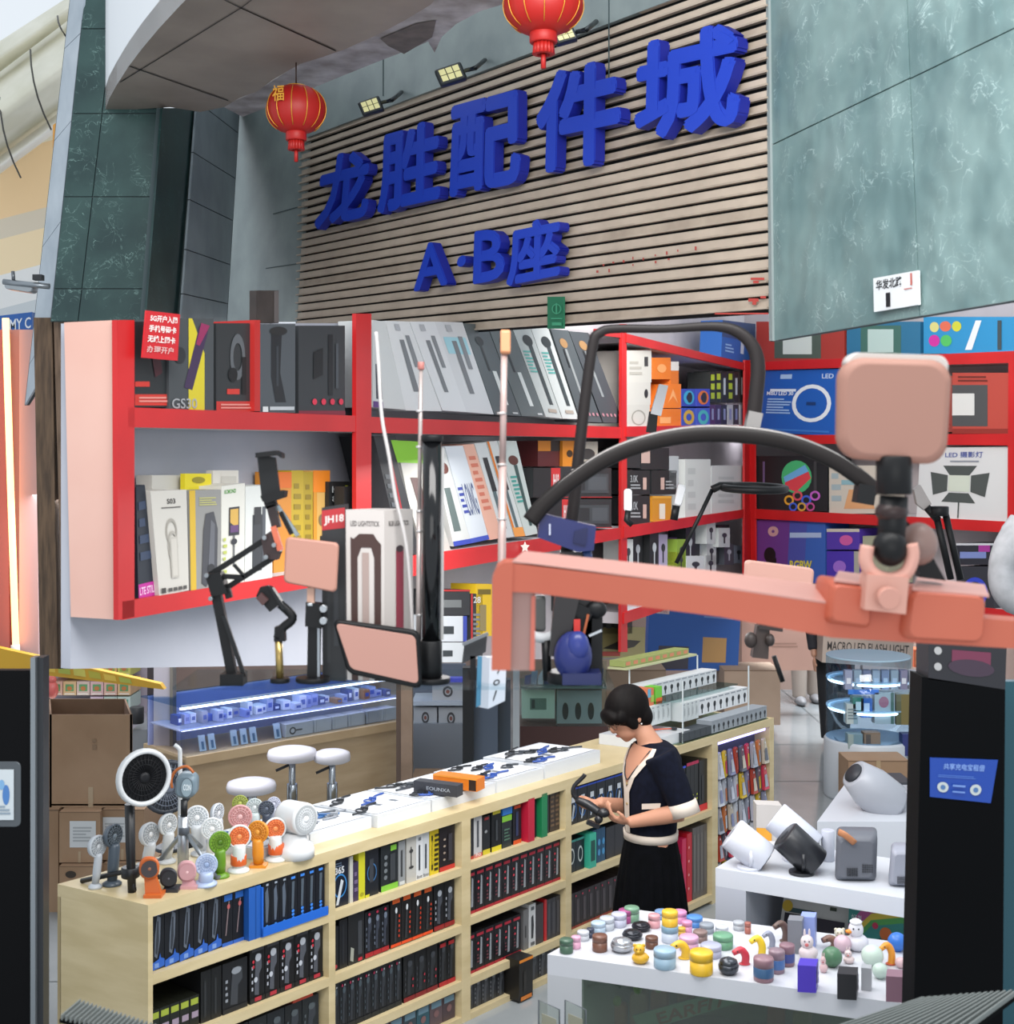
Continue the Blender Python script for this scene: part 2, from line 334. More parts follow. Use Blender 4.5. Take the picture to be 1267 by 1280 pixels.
# soffit
hz = H+1.89; hp = hpl(hz); sf = noise_mat('soffit_panel', '8f8378', 'a3968a', 2, .5)
curve = [(131, 139), (136, 124), (146, 106), (160, 84), (178, 60), (199, 35), (224, 8), (250, -18), (272, -40)]
back = [(560, -40), (548, -6), (538, 6), (505, 26), (470, 44), (430, 62), (401, 72), (375, 80), (340, 100), (322, 114), (300, 122), (280, 134), (250, 140), (213, 134)]
mb = MB(); mb.prism(hp.qs(curve+back), (0, 0, .12), sf)
def jl(a, b, w=1.1):
    dx, dy = b[0]-a[0], b[1]-a[1]; l = math.hypot(dx, dy); nx, ny = -dy/l*w/2, dx/l*w/2
    mb.poly([p+V((0, 0, -.004)) for p in hp.qs([(a[0]+nx, a[1]+ny), (b[0]+nx, b[1]+ny), (b[0]-nx, b[1]-ny), (a[0]-nx, a[1]-ny)])], M('2a2622'))
for a, b in (((150, 102), (301, 9)), ((301, 9), (318, -4)), ((279, -2), (301, 9)), ((301, 9), (420, 63)), ((162, 82), (285, 125)), ((301, 9), (419, 62))): jl(a, b)
struct(mb, 'ceiling_soffit')
mb = MB()
cp = hp.qs(curve); up = V((0, 0, .75))
for a, b in zip(cp, cp[1:]): mb.poly([a, b, b+up, a+up], M('f2f4f6', .6))
struct(mb, 'trim_2')
plm = noise_mat('rough_white_plaster', '9c938f', 'cfcac8', 6, .9, .6)
z2 = hpl(H+2.0); mb = MB()
strip = [(278, 133), (303, 146), (345, 130), (398, 107), (440, 90), (480, 74), (512, 62), (535, 52), (543, 66), (552, 46), (570, 30), (600, 14), (640, 2), (680, -12), (640, -60), (560, -50), (548, -6), (505, 24), (430, 61), (375, 79), (322, 113)]
mb.prism(z2.qs(strip), (0, 0, .08), plm); struct(mb, 'ceiling_plaster')
mb = MB(); mb.poly([p-V((0, 0, .006)) for p in z2.qs([(475, 47), (520, 28), (545, 24), (540, 45), (505, 66), (485, 56)])], noise_mat('bare_concrete', '6f6761', '857b74', 10, .9)); struct(mb, 'trim_3')
# sky-side buildings
dp = fpl(14); 
mb = MB(); cr = noise_mat('cream_render', 'd9d6c2', 'ece9da', 2, .7)
for y0, y1, c, off in ((60, 118, 'd8d5c0', 0), (118, 172, 'c9c5ae', .3), (40, 62, 'ece8dc', -.3)): pass
prof = []
for k in range(11):
    t = k/10; prof.append((t, math.sin(t*math.pi)))
def canopy(yl0, yr0, yl1, yr1, bulge, mat, off=0):
    rows = []
    for k in range(11):
        t = k/10; yl = yl0+(yl1-yl0)*t; yr = yr0+(yr1-yr0)*t; o2 = off-math.sin(t*math.pi)*bulge
        rows.append([dp.pt(-40, yl+25, o2), dp.pt(95, yr, o2)])
    mb.grid(rows, mat, closed=False)
canopy(52, -10, 95, 18, .3, cr); canopy(95, 18, 200, 125, .9, cr, .2); canopy(200, 125, 222, 147, .2, M('f2efe6', .7), .1)
tag(mb.build('awning'), 'cream curved awning on the building beside the green pillar', 'awning')
mb = MB()
for k, x in enumerate((0, 38, 72)):
    y = [122, 62, 20][k]; pts = [dp.pt(x+s_*26*(t_**2), y+(100 if k < 2 else 40)*t_, -.98+.9*abs(t_-.5)) for t_ in (0, .2, .4, .6, .8, 1) for s_ in (1,)]
    mb.tube(pts, .009, M('3a3934'), 5)
tag(mb.build('awning_seam'), kind='structure')
mb = MB(); 
for yt, yb, c in ((150, 178, 'e9dfc8'), (178, 260, 'f0cfa0'), (260, 285, 'd9cdb8'), (285, 330, 'f3dcb4'), (330, 372, 'e6e6e4'), (372, 392, 'c9cfd2')):
    mb.prism(dp.qs([(-30, yb+22), (100, yb-12), (100, yt-12), (-30, yt+22)], .5), (0, .2, 0), M(c, .7))
struct(mb, 'wall_street_building')
mb = MB(); mb.prism(fpl(12).qs([(66, 185), (80, 178), (80, 148), (66, 156)]), (0, .1, 0), 'd99a45'); tag(mb.build('banner'), 'small ochre banner hanging on the cream building', 'banner')
sg = fpl(9.5); t = thing('shop_board', 'blue shop board with white capital letters by the neon doorway', 'sign', sg.pt(20, 422))
mb = MB(); q = sg.qs([(-30, 430), (40, 420), (40, 390), (-30, 398)]); mb.prism(q, (0, .08, 0), '2a63b0'); mb.art(q, [('t', 'JMY C', .54, .2, .98, .8, 'e9eff5')], (0, -1, 0)); mb.build('board', t)
lc = fpl(7.5); t = thing('bracket_lamp', 'slim grey bar lamp bracketed off the marble pillar', 'lamp', lc.pt(25, 360))
MB().tube(lc.qs([(4, 352), (40, 356), (62, 358)]), .016, M('8d949a', .3, .6), 8).build('arm', t)
MB().rprism(lc.qs([(3, 360), (40, 366), (42, 354), (6, 348)]), (0, .1, 0), M('9aa1a6', .35, .4), .4).build('lamp_head', t)
MB().box(lc.pt(48, 347), (.05, .05, .03), '25282b').tube([lc.pt(17, 350), lc.pt(16, 339)], .01, M('777c80', .3, .7)).build('clip', t)
mb = MB(); mb.prism(fpl(8.2).q(60, 345, 66, 400), (0, .05, 0), 'bfc4c8')
# neon doorway (warm tube) and brown posts
nd = fpl(8.6); mb = MB(); mb.prism(nd.qs([(-40, 840), (46, 840), (46, 412), (-40, 412)], .12), (0, .1, 0), M('b98d86', .5)); mb.prism(nd.qs([(24, 840), (48, 840), (46, 412), (24, 412)], .0), (0, .1, 0), M('c3a29f', .45)); mb.prism(nd.qs([(-40, 820), (12, 815), (8, 412), (-40, 412)], .05), (0, .05, 0), M('b4655a', .5)); struct(mb, 'wall_neon_doorway')
t = thing('neon_tube', 'glowing orange-white neon tube running up the doorway', 'neon light', nd.pt(19, 812))
MB().tube([nd.pt(7, 398, -.06), nd.pt(13, 600, -.06), nd.pt(20, 812, -.06)], .022, M('ffb070', emit=4.5), 8).build('tube', t)
MB().tube([nd.pt(19, 806, -.06), nd.pt(20, 818, -.06)], .028, 'e8e2d8').build('end_cap', t)
wd = noise_mat('rusty_brown_post', '4a3a2c', '6d5742', 6, .7, .4, stretch=(8, 8, .8))
dpn = fpl(7.6); mb = MB(); mb.prism(dpn.qs([(50, 836), (72, 836), (65, 397), (42, 397)], .06), (0, .1, 0), wd); struct(mb, 'door_1')
mb = MB(); mb.prism(dpn.qs([(79, 836), (91, 836), (90, 397), (67, 397)], .04), (0, .12, 0), noise_mat('brown_post', '5d4a3a', '7d6653', 7, .7, .3, stretch=(8, 8, .8))); struct(mb, 'trim_4')
mb = MB(); mb.prism(dpn.qs([(68, 836), (82, 836), (80, 397), (59, 397)], .2), (0, .05, 0), '17130f'); struct(mb, 'trim_5')
# lanterns
def lantern(x, y, w, h, d, label, grp=None):
    c = P(x, y, d); s = d/F; t = thing('lantern', label, 'lantern', c+V((0, 0, -h*s/2)))
    R = w/2*s; hh = h/2*s; red = M('b01c16', .5); mb = MB(); rows = []; nseg = 48
    for i in range(13):
        a = -math.pi/2*.86+math.pi*.86*i/12; rows.append([c+V((R*math.cos(a)**.8*(1+.03*math.cos(j*math.pi)) * math.cos(2*math.pi*j/nseg), R*math.cos(a)**.8*(1+.03*math.cos(j*math.pi))*math.sin(2*math.pi*j/nseg), hh*math.sin(a)*1.03)) for j in range(nseg)])
    she = mb.grid(rows, red).build('shell', t)
    mb = MB(); gold = M('e3a53a', .35, .4)
    for j in range(0, nseg, 4):
        mb.tube([c+V((R*1.045*math.cos(a)**.8*math.cos(2*math.pi*j/nseg), R*1.045*math.cos(a)**.8*math.sin(2*math.pi*j/nseg), hh*math.sin(a)*1.03)) for a in [math.radians(-55+12*k) for k in range(10)]], .0022*d/6.5, gold, 4)
    mb.build('gold_rib', she)
    tp = c+V((0, 0, hh)); MB().cyl(tp-V((0, 0, .25*hh)), R*.36, .28*hh, gold).build('top_cap', t)
    bt = c-V((0, 0, hh)); MB().cyl(bt-V((0, 0, .35*hh)), R*.36, .5*hh, red).build('collar', t)
    mb = MB(); 
    for j in range(14): a = j*math.pi/7; mb.tube([bt+V((R*.2*math.cos(a), R*.2*math.sin(a), -.3*hh)), bt+V((R*.23*math.cos(a), R*.23*math.sin(a), -.75*hh))], R*.07, red, 5)
    mb.tube([bt-V((0, 0, .6*hh)), bt-V((0, 0, 1.25*hh))], R*.07, red, 6); mb.build('tassel', t)
    MB().tube([tp, P(x, y-h/2-30, d*.995)], .004, '3a2a22', 5).build('cord', t)
    q = [c+V((R*k[0], -R*1.0+R*abs(k[0])*.3, hh*k[1])) for k in ((-.62, .05), (-.2, .05), (-.2, .72), (-.62, .72))]
    MB().art([q[0]-V((0, 0, 0)), q[1], q[2], q[3]], [('t', '福', 0, 0, 1, 1, gold, .01)], (-.3, -1, 0), .02).build('character', t)
lantern(370, 137, 72, 58, 6.6, 'round red paper lantern over the grey recess beside the pillar')
lantern(679, 7, 97, 70, 5.3, 'larger red lantern hanging before the shutter top, cut by the frame')
# floodlights
for i, (x, y, w, h, lab) in enumerate(((463, 131, 34, 25, 'small square floodlight with six cells, above the first blue character'), (563, 91, 42, 30, 'square floodlight above the third blue character'), (706, 43, 34, 22, 'square floodlight partly behind the larger red lantern'))):
    fo = -.28; q = fpl(sh.pt(x, y, fo).y).qs([(x-w*.29, y+h*.53), (x+w/2, y+h*.2), (x+w*.29, y-h*.5), (x-w/2, y-h*.13)]); t = thing('floodlight', lab, 'floodlight', sum(q, V())/4, 'floodlights over the shutter')
    MB().rprism(q, (0, .07, 0), M('33383b', .4, .3), .12).build('housing', t)
    mb = MB()
    for a in range(3):
        for b in range(2): u0, v0 = .13+a*.255, .15+b*.37; mb.prism([bil(q, u, v)+V((0, -.004, 0)) for u, v in ((u0, v0), (u0+.22, v0), (u0+.22, v0+.32), (u0, v0+.32))], (0, -.006, 0), M('d8d39a', .2, emit=.25))
    mb.build('lamp_cell', t)
    MB().tube([sh.pt(x+w/2-2, y-3, fo+.05), sh.pt(x+w/2+10, y-6, fo+.05), sh.pt(x+w/2+22, y-16, -.03)], .012, M('3d4346', .4, .4), 6).build('bracket', t)
# plate on marble
q = rp.qs([(1092, 390), (1147, 381), (1146, 338), (1091, 348)], -.02); mb = MB(); mb.prism(q, rp.n*.01, M('e4e8ea', .4))
mb.art(q, [('t', '华发北路', .07, .62, .68, .92, '20252b', .02), ('t', '1', .3, .08, .4, .5, '14181c', .0), ('r', .86, .6, .9, .95, 'c46a60'), ('r', .72, .5, .9, .53, 'c46a60')], -rp.n)
tag(mb.build('street_number_plate'), 'white street number plate with black characters on the green marble', 'sign')
# ================= RED SHELF WALL
RED = noise_mat('red_laminate', 'b81e20', 'c92426', 2, .4); PINK = noise_mat('pinkish_white_laminate', 'd9ab9c', 'e0b8aa', 1.5, .5)
WHI = noise_mat('shelf_lining_white', 'c9c4c8', 'd8d3d6', 1.5, .6)
wa = vpl(P(155, 565, 4.5), P(777, 565, 9.5)); wb = vpl(P(780, 565, 9.5), P(936, 565, 13)); wc = vpl(P(938, 565, 13), P(1262, 565, 10.5))
def rail(mb, pl, x0, y0a, y0b, x1, y1a, y1b, t=.35, m=None): mb.prism(pl.qs([(x0, y0b), (x1, y1b), (x1, y1a), (x0, y0a)], -.004), pl.n*.02, m or RED); mb.prism(pl.qs([(x0, y0b), (x1, y1b), (x1, y1a), (x0, y0a)], .016), pl.n*(t-.02), WHI)
# cabinet 1
t = thing('wall_shelf', 'red-edged wall shelf with pinkish side panel, next to the brown door posts', 'shelf', wa.pt(155, 775))
mb = MB(); mb.prism(wa.qs([(148, 775), (168, 771), (168, 400), (146, 400)], -.004), wa.n*.02, RED); mb.prism(wa.qs([(445, 720), (464, 716), (464, 392), (445, 392)], -.006), wa.n*.02, RED)
rail(mb, wa, 160, 509, 534, 455, 520, 540, .22); rail(mb, wa, 153, 752, 775, 460, 703, 722, .22)
mb.build('frame', t)
sd = MB(); sd.prism([wa.pt(155, 775, .0), wa.pt(155, 775, .0)+wa.n*.22, wa.pt(147, 400, 0)+wa.n*.22, wa.pt(147, 400, 0)], wa.pt(158, 775)-wa.pt(155, 775), PINK); sd.build('side_panel', t)
sd = MB(); sd.prism([wa.pt(445, 720, .02), wa.pt(445, 720, .22), wa.pt(445, 395, .22), wa.pt(445, 395, .02)], wa.pt(448, 500)-wa.pt(445, 500), WHI); sd.build('partition', t)
# big back panels of every cabinet
struct(MB().prism(wa.qs([(88, 836), (470, 830), (470, 404), (88, 404)], .23), wa.n*.04, noise_mat('grey_wall_paint', 'a9adb8', 'b9bbc4', 1.5, .7)), 'wall_shelf_back')
mg2 = noise_mat('grey_shelf_back', 'b4adb0', 'c2bbbe', 1.5, .7)
struct(MB().prism(wa.qs([(440, 824), (777, 824), (777, 404), (440, 404)], .365), wa.n*.04, mg2), 'wall_centre')
struct(MB().prism(wb.qs([(690, 815), (790, 815), (790, 760), (936, 736), (936, 372), (690, 372)], .42), wb.n*.04, mg2), 'wall_corner')
struct(MB().prism(wc.qs([(930, 775), (1330, 775), (1330, 372), (930, 372)], .42), wc.n*.04, mg2), 'wall_shelf_right')
t = thing('wall_shelf', 'long red-railed shelf of slanted slim boxes, centre of the wall', 'shelf', wa.pt(620, 720))
mb = MB(); rail(mb, wa, 462, 521, 541, 780, 534, 548); rail(mb, wa, 462, 702, 730, 790, 658, 671)
mb.prism(wa.qs([(776, 815), (784, 815), (783, 405), (777, 405)], -.008), wa.n*.02, RED); rail(mb, wa, 745, 411, 418, 782, 414, 423)
mb.prism([wa.pt(777, 815, .02), wa.pt(777, 815, .36), wa.pt(777, 420, .36), wa.pt(777, 420, .02)], wa.pt(779, 500)-wa.pt(777, 500), WHI)
mb.build('frame', t)
t = thing('wall_shelf', 'red-edged corner shelf of small phone accessory boxes', 'shelf', wb.pt(850, 730))
mb = MB(); rail(mb, wb, 783, 417, 428, 936, 455, 464, .4); rail(mb, wb, 783, 533, 546, 936, 531, 541, .4); rail(mb, wb, 780, 658, 673, 936, 636, 646, .4); rail(mb, wb, 780, 766, 780, 936, 718, 726, .4)
mb.prism(wb.qs([(930, 740), (938, 740), (938, 450), (931, 450)], -.01), wb.n*.02, RED); mb.prism([wb.pt(931, 740, .02), wb.pt(931, 740, .4), wb.pt(931, 455, .4), wb.pt(931, 455, .02)], wb.pt(932, 500)-wb.pt(931, 500), WHI)
mb.build('frame', t)
t = thing('wall_shelf', 'red-edged shelf of large light boxes beneath the marble wall', 'shelf', wc.pt(1100, 740))
mb = MB(); rail(mb, wc, 938, 453, 463, 1280, 438, 453, .4); rail(mb, wc, 938, 544, 554, 1280, 542, 557, .4); rail(mb, wc, 938, 636, 648, 1280, 653, 667, .4); rail(mb, wc, 938, 728, 738, 1280, 765, 778, .4)
mb.prism(wc.qs([(938, 745), (944, 745), (942, 450), (936, 450)], -.01), wc.n*.02, RED); mb.prism(wc.qs([(1258, 775), (1270, 777), (1270, 438), (1260, 440)], -.01), wc.n*.02, RED)
mb.build('frame', t)
# ---- boxes; each: plane, px quad BL BR TR TL, setback, depth, body, art, label
def sb(pl, pts, off, dep, body, art, label, name='product_box', cat='box', group=None, top=None):
    if len(pts) == 4 and not isinstance(pts[0], tuple): x0, y0, x1, y1 = pts; pts = [(x0, y1), (x1, y1), (x1, y0), (x0, y0)]
    return qbox(name, pl.qs(pts, off), pl.n*dep, body, art, label, cat, group, top=top)
BK, DG, WH, GY = '17181b', '32363a', 'c9cbca', '8b8f90'
stick = lambda u, c='1d2022', v0=.15, v1=.85, w=.07: ('r', u-w, v0, u+w, v1, c)
# row one of cabinet 1
sb(wa, (168, 402, 213, 509), .03, .2, '26292b', [('r', 0, .02, 1, .15, 'c2352b'), ('r', 0, .24, .4, .30, 'c2352b'), ('g', [(.35, .9), (.6, .95), (.75, .4), (.55, .35)], '4b2028'), ('e', .5, .75, .18, .1, '3a3d42'), ('lines', .1, .05, .9, .13, 'd78a80', 2)], 'dark box with a red base band, first on the top shelf')
sb(wa, (211, 398, 267, 513), .02, .22, '43474a', [('g', [(.42, 0), (.78, 0), (.78, .62), (.5, 1), (.42, 1)], 'c9b92c'), ('g', [(.32, .25), (.5, .22), (.86, .86), (.66, .92)], '3c2b4a'), ('g', [(.58, .72), (.66, .7), (.9, .92), (.7, .95)], '8a2a55'), ('e', .22, .6, .13, .09, '2a2c30'), ('t', 'GS30', .05, .02, .6, .13, '9ea1a4', .01)], 'dark grey box with a yellow stripe and a purple gimbal picture')
sb(wa, (270, 404, 317, 515), .02, .2, '2b2e30', [('r', 0, 0, 1, .12, 'b8322c'), ('r', .27, .2, .6, .26, 'c2352b'), ('o', .55, .62, .2, .26, .6, '585c60'), ('r', .66, .2, .78, .62, '0e0f10'), ('e', .42, .42, .12, .08, '101214'), ('lines', .1, .03, .9, .1, 'd78a80', 2)], 'charcoal box with a folded stabiliser picture and red base band')
sb(wa, (318, 400, 325, 514), .0, .2, 'b32622', [], 'thin red box edge between two charcoal boxes')
sb(wa, (325, 405, 369, 516), .0, .2, '4a4f54', [('g', [(.3, .4), (.42, .12), (.72, .12), (.55, .45), (.6, .9), (.3, .9)], '1c1e22'), ('r', .44, .3, .5, .75, '33383d'), ('e', .5, .92, .25, .05, '222'*2), ('r', .25, .03, .95, .07, 'b9bcc0'), ('r', .05, .01, .2, .07, 'd0d0d0')], 'blue-grey box with a tall stabiliser picture, under the upright black box')
sb(wa, (373, 407, 431, 519), .01, .2, '303336', [('r', 0, 0, 1, .05, '7a2335'), ('r', .62, .22, .72, .9, '15171a'), ('g', [(.3, .4), (.5, .45), (.5, .75), (.3, .7)], '121416'), ('r', .78, .3, .84, .8, '454a50')]+[('e', .32+.19*k, .15, .05, .035, 'd0304a') for k in range(4)], 'charcoal box with four pink round icons, last on the top shelf')
sb(wa, (320, 363, 348, 404), .02, .03, noise_mat('brown_black_plastic', '2c2624', '3b3431', 8, .4), [('r', .78, .02, 1, .98, '575150')], 'upright dark brown box standing above the grey stabiliser box', 'speaker_box', 'speaker')
q = wa.qs([(178, 447), (222, 451), (225, 393), (183, 388)], -.04); mb = MB(); mb.prism(q, wa.n*.006, 'c4222a')
mb.art(q, [('t', '5G开户入网', .12, .78, .92, .93, 'f0e6e2', .03), ('t', '手机号码卡', .1, .56, .9, .71, 'f0e6e2', .03), ('t', '无线上网卡', .08, .34, .88, .49, 'f0e6e2', .03), ('t', '办理开户', .08, .12, .84, .27, 'dcb4b0', .02)], -wa.n)
tag(mb.build('notice'), 'red notice with rows of white Chinese characters', 'notice')
# row two of cabinet 1
sb(wa, (190, 594, 230, 730), .14, .07, 'c3c1ba', [], 'plain white box behind the S03 box')
sb(wa, [(173, 749), (197, 743), (181, 606), (170, 609)], .02, .2, '1e2530', [('r', 0, 0, 1, .13, 'b5238f'), ('lines', .15, .3, .85, .9, '2e3c55', 4), ('t', 'LTE STILK', .05, .03, .95, .1, 'e6c6e0', .02)], 'leaning navy box with a magenta foot, first on the lower shelf')
sb(wa, [(199, 745), (236, 738), (233, 612), (188, 614)], .0, .2, 'c3bfb7', [('t', 'S03', .42, .87, .66, .92, '33302e', .02), ('r', .25, .83, .8, .84, '4a4744'), ('o', .5, .6, .17, .13, .75, '9a958c'), ('o', .52, .45, .15, .16, .8, 'a5a097'), ('r', .42, .15, .66, .55, 'b2ada4'), ('r', .46, .17, .62, .53, 'c0bbb2'), ('r', .06, .02, .2, .07, '3b3835')]+[('r', .28+.16*k, .025, .4+.16*k, .06, '4b4845') for k in range(4)], 'white S03 box with a line drawing of a stabiliser')
sb(wa, (231, 592, 264, 612), .1, .02, 'd8c820', [('e', .5, .6, .25, .2, '8d8320')], 'yellow hanging flap rising behind the grey and yellow box', 'box_flap', 'packaging')
sb(wa, [(238, 738), (276, 734), (276, 612), (236, 613)], .0, .22, '8a8986', [('r', 0, 0, .18, 1, 'c9a52a'), ('lines', .3, .84, .85, .93, 'b5b26a', 4), ('g', [(.35, .06), (.5, .02), (.6, .1), (.85, .12), (.88, .6), (.75, .78), (.5, .76), (.42, .6)], '3f4046'), ('g', [(.55, .14), (.75, .15), (.78, .65), (.65, .7)], '5d5f66'), ('e', .65, .2, .12, .05, '26272b')], 'grey box with a yellow edge and a folded tripod picture')
sb(wa, (266, 588, 298, 612), .12, .03, 'cfcbc2', [('r', .3, .2, .9, .7, 'bdb9b0')], 'cream flap above the box with the phone picture', 'box_flap', 'packaging')
sb(wa, [(276, 734), (305, 731), (306, 604), (277, 608)], .0, .22, 'd3d1c8', [('t', '0CMOND', .1, .92, .6, .96, '5a9a4a', .02), ('r', .3, .5, .75, .78, '2a2c33'), ('g', [(.35, .63), (.7, .56), (.7, .76), (.35, .76)], 'c9a04a'), ('r', .35, .53, .7, .6, '5b3a6a'), ('r', .48, .2, .54, .5, '55585c'), ('e', .51, .44, .13, .03, '2a2c33'), ('lines', .05, .12, .2, .5, 'b0b85a', 6)], 'cream box showing a phone on a small stand')
sb(wa, [(306, 730), (340, 725), (341, 606), (307, 608)], .0, .22, 'd0d2ce', [('r', .25, .12, .6, .7, '34373c'), ('r', .6, .2, .72, .78, '4a4e55'), ('r', .3, .6, .55, .78, '26282c')], 'white box showing a folded black tripod beneath the phone holder')
for (x0, y0, x1, y1, c, ar, lab) in ((342, 590, 364, 722, 'c9822a', [('r', 0, .85, 1, 1, 'd66a1c')], 'orange box behind the phone holder'), (364, 588, 379, 718, 'b59a22', [('lines', .2, .3, .8, .9, '8f7a1c', 6)], 'mustard box beside the orange one'), (379, 590, 391, 715, 'a89022', [('lines', .2, .3, .8, .9, '857019', 6)], 'narrow olive yellow box in the yellow row'), (391, 588, 412, 712, 'cfa45a', [('r', 0, .78, 1, 1, 'e0801c'), ('e', .5, .5, .18, .06, '7a6a50'), ('r', .4, .25, .7, .34, '33302c'), ('r', 0, 0, .2, .78, 'c88a2a')], 'tan box with an orange top flap, end of the yellow row')):
    sb(wa, (x0, y0, x1, y1), .12, .09, c, ar, lab)
sb(wa, (411, 602, 446, 700), .1, .12, '1a1b1c', [('t', 'KB', .1, .86, .45, .94, 'b0b4b4', .02), ('t', '88', .1, .74, .45, .82, 'b0b4b4', .02), ('r', .55, .75, .65, .95, 'b8c22a')], 'black box with small white print behind the JH18 box')
sb(wa, (430, 608, 444, 700), .04, .05, '202122', [], 'plain black box tucked against the red upright')
# row one of centre shelf
rowa = [([(466, 509), (507, 512), (481, 402), (466, 400)], 'c6c9c9', 'cable', 'white'), ([(507, 513), (552, 514), (511, 402), (482, 401)], 'd2d4d5', '', 'white'), ([(553, 513), (583, 515), (543, 402), (512, 402)], 'd4d6d8', '', 'white'), ([(583, 515), (617, 518), (578, 403), (543, 402)], 'ccced0', '', 'white'),
        ([(618, 518), (651, 520), (608, 406), (579, 404)], '565f62', 'g', 'slate'), ([(652, 520), (681, 521), (638, 407), (609, 406)], '616a6b', 'g', 'slate'), ([(682, 521), (702, 523), (662, 408), (639, 407)], 'b9bebc', 't', 'pale'), ([(703, 523), (723, 524), (685, 410), (663, 409)], 'c6cac8', 't', 'pale'),
        ([(726, 527), (752, 528), (710, 413), (688, 411)], '4c5356', 'k', 'dark'), ([(754, 528), (779, 529), (735, 416), (711, 414)], '44494d', 'k', 'dark')]
labs = ['white slanted box next to the red upright, showing a cable', 'white slanted box with two grey sticks, second from the red upright', 'white slanted box with one grey stick, third from the red upright', 'white slanted box with a blue patch, beside the slate boxes', 'slate grey slanted box beside the last white one', 'slate grey slanted box beside the pale green-print one', 'pale slanted box with green print next to the slate boxes', 'pale slanted box with green print next to the dark boxes', 'dark slanted box with pink dots behind the curved lamp arm', 'dark slanted box ending the upper row at the corner']
for (pts, c, k, nm), lab in zip(rowa, labs):
    ar = {'cable': [('r', .1, .1, .3, .5, '2a3040'), ('r', 0, 0, .3, .07, '5a3a7a')], '': [('r', .35, .22, .52, .8, '73777b'), ('r', .62, .5, .78, .85, '7d8185'), ('r', .3, .9, .5, .97, 'a9acb0')], 'g': [('r', .5, .12, .66, .5, 'd4d8d6'), ('r', .36, .5, .44, .8, '33393b'), ('e', .4, .82, .16, .05, '2c3234'), ('r', .7, .02, .9, .04, 'c8caca')], 't': [('r', .52, .15, .74, .85, '3a4446'), ('e', .58, .85, .26, .06, '2c3436'), ('lines', .1, .5, .5, .75, '5aa8a0', 7), ('r', .3, .06, .8, .1, 'a89c90')], 'k': [('r', .4, .3, .52, .8, '8d9192'), ('e', .45, .86, .2, .05, 'a07a50'), ('r', .3, .6, .36, .8, '222')if False else ('r', .3, .6, .36, .8, '222528')]+[('e', .12+.19*j, .09, .05, .02, 'b8808a') for j in range(5)]}[k]
    if 'blue patch' in lab: ar = [('r', .1, .66, .9, .84, '9ccbd6')]+ar
    sb(wa, pts, .03, .18, c, ar, lab, 'slim_box')
# row two of centre shelf
rowb = [([(500, 690), (524, 694), (494, 545), (467, 545)], '26282b', [('r', .5, 0, .58, 1, '8f1f26'), ('lines', .1, .3, .4, .7, '4a4e52', 5)], 'black slanted box with a thin red stripe beside the red upright'),
        ([(532, 700), (566, 697), (523, 552), (488, 550)], 'b0aea8', [('r', 0, .82, 1, 1, '7db928'), ('r', .3, .2, .6, .7, '5c4a48'), ('r', 0, 0, 1, .06, '86c93a')], 'grey slanted box with a green top, behind the black pole'),
        ([(567, 683), (589, 679), (555, 560), (540, 560)], 'c7c9c6', [('r', .2, .15, .6, .6, '5c6a68'), ('e', .5, .8, .35, .06, '6a4038'), ('r', 0, 0, 1, .05, '3346a8')], 'white slanted box with a blue foot and a grey stick'),
        ([(589, 679), (611, 674), (579, 557), (556, 558)], 'cdd2d8', [('t', 'LONG', .3, .28, .9, .62, '5a6486', .01), ('lines', .05, .3, .3, .6, '3c4a9a', 5), ('r', 0, 0, 1, .05, '3c50b0')], 'white slanted box printed LONG with a blue foot'),
        ([(612, 675), (628, 672), (592, 555), (578, 556)], 'dba894', [('lines', .2, .3, .8, .9, 'c5705a', 8)], 'salmon slanted box between white ones'),
        ([(628, 673), (642, 671), (607, 553), (593, 554)], 'c9cccc', [('r', .3, .1, .6, .5, '55666a'), ('r', .3, .5, .7, .85, '26282a')], 'white slanted box with a dark strip, before the orange-edged one'),
        ([(643, 671), (656, 670), (621, 551), (608, 552)], 'cdd0ce', [('r', 0, 0, .2, 1, 'd9782a'), ('r', 0, 0, 1, .1, 'e89a4a'), ('r', .35, .1, .6, .5, '55666a'), ('r', .35, .5, .75, .85, '26282a')], 'white slanted box with an orange edge'),
        ([(657, 670), (672, 667), (645, 551), (622, 551)], 'c2cac6', [('r', .5, .1, .7, .75, '38504e'), ('e', .55, .8, .28, .05, '5a3028'), ('lines', .1, .35, .5, .65, '3f9a90', 7)], 'white slanted box with teal print beside the stacked JH18 boxes')]
for pts, c, ar, lab in rowb: sb(wa, pts, .03, .18, c, ar, lab, 'slim_box')
jar = [('r', .0, 0, .28, 1, '1b1c1e'), ('r', .2, 0, .31, 1, 'c42a2a'), ('t', 'JH18', .22, .2, .29, .8, 'e8e2e0', .02), ('r', .36, .15, .95, .8, '3c4144'), ('r', .4, .25, .62, .7, '25282a'), ('r', .66, .25, .92, .7, '4b5054'), ('r', .3, 0, 1, .03, 'b02a2a')]
sb(wa, (666, 585, 764, 622), .03, .2, '26292b', jar, 'black JH18 case box with a red band, upper of the pair'); sb(wa, (684, 624, 764, 660), .02, .2, '26292b', jar, 'black JH18 case box with a red band, lower of the pair')
sb(wa, (672, 551, 703, 583), .1, .15, '5a1c1e', [('r', .0, .6, .5, 1, 'd8841c'), ('r', .5, .6, 1, 1, '1a1a1a')], 'maroon and orange box on top of the JH18 boxes')
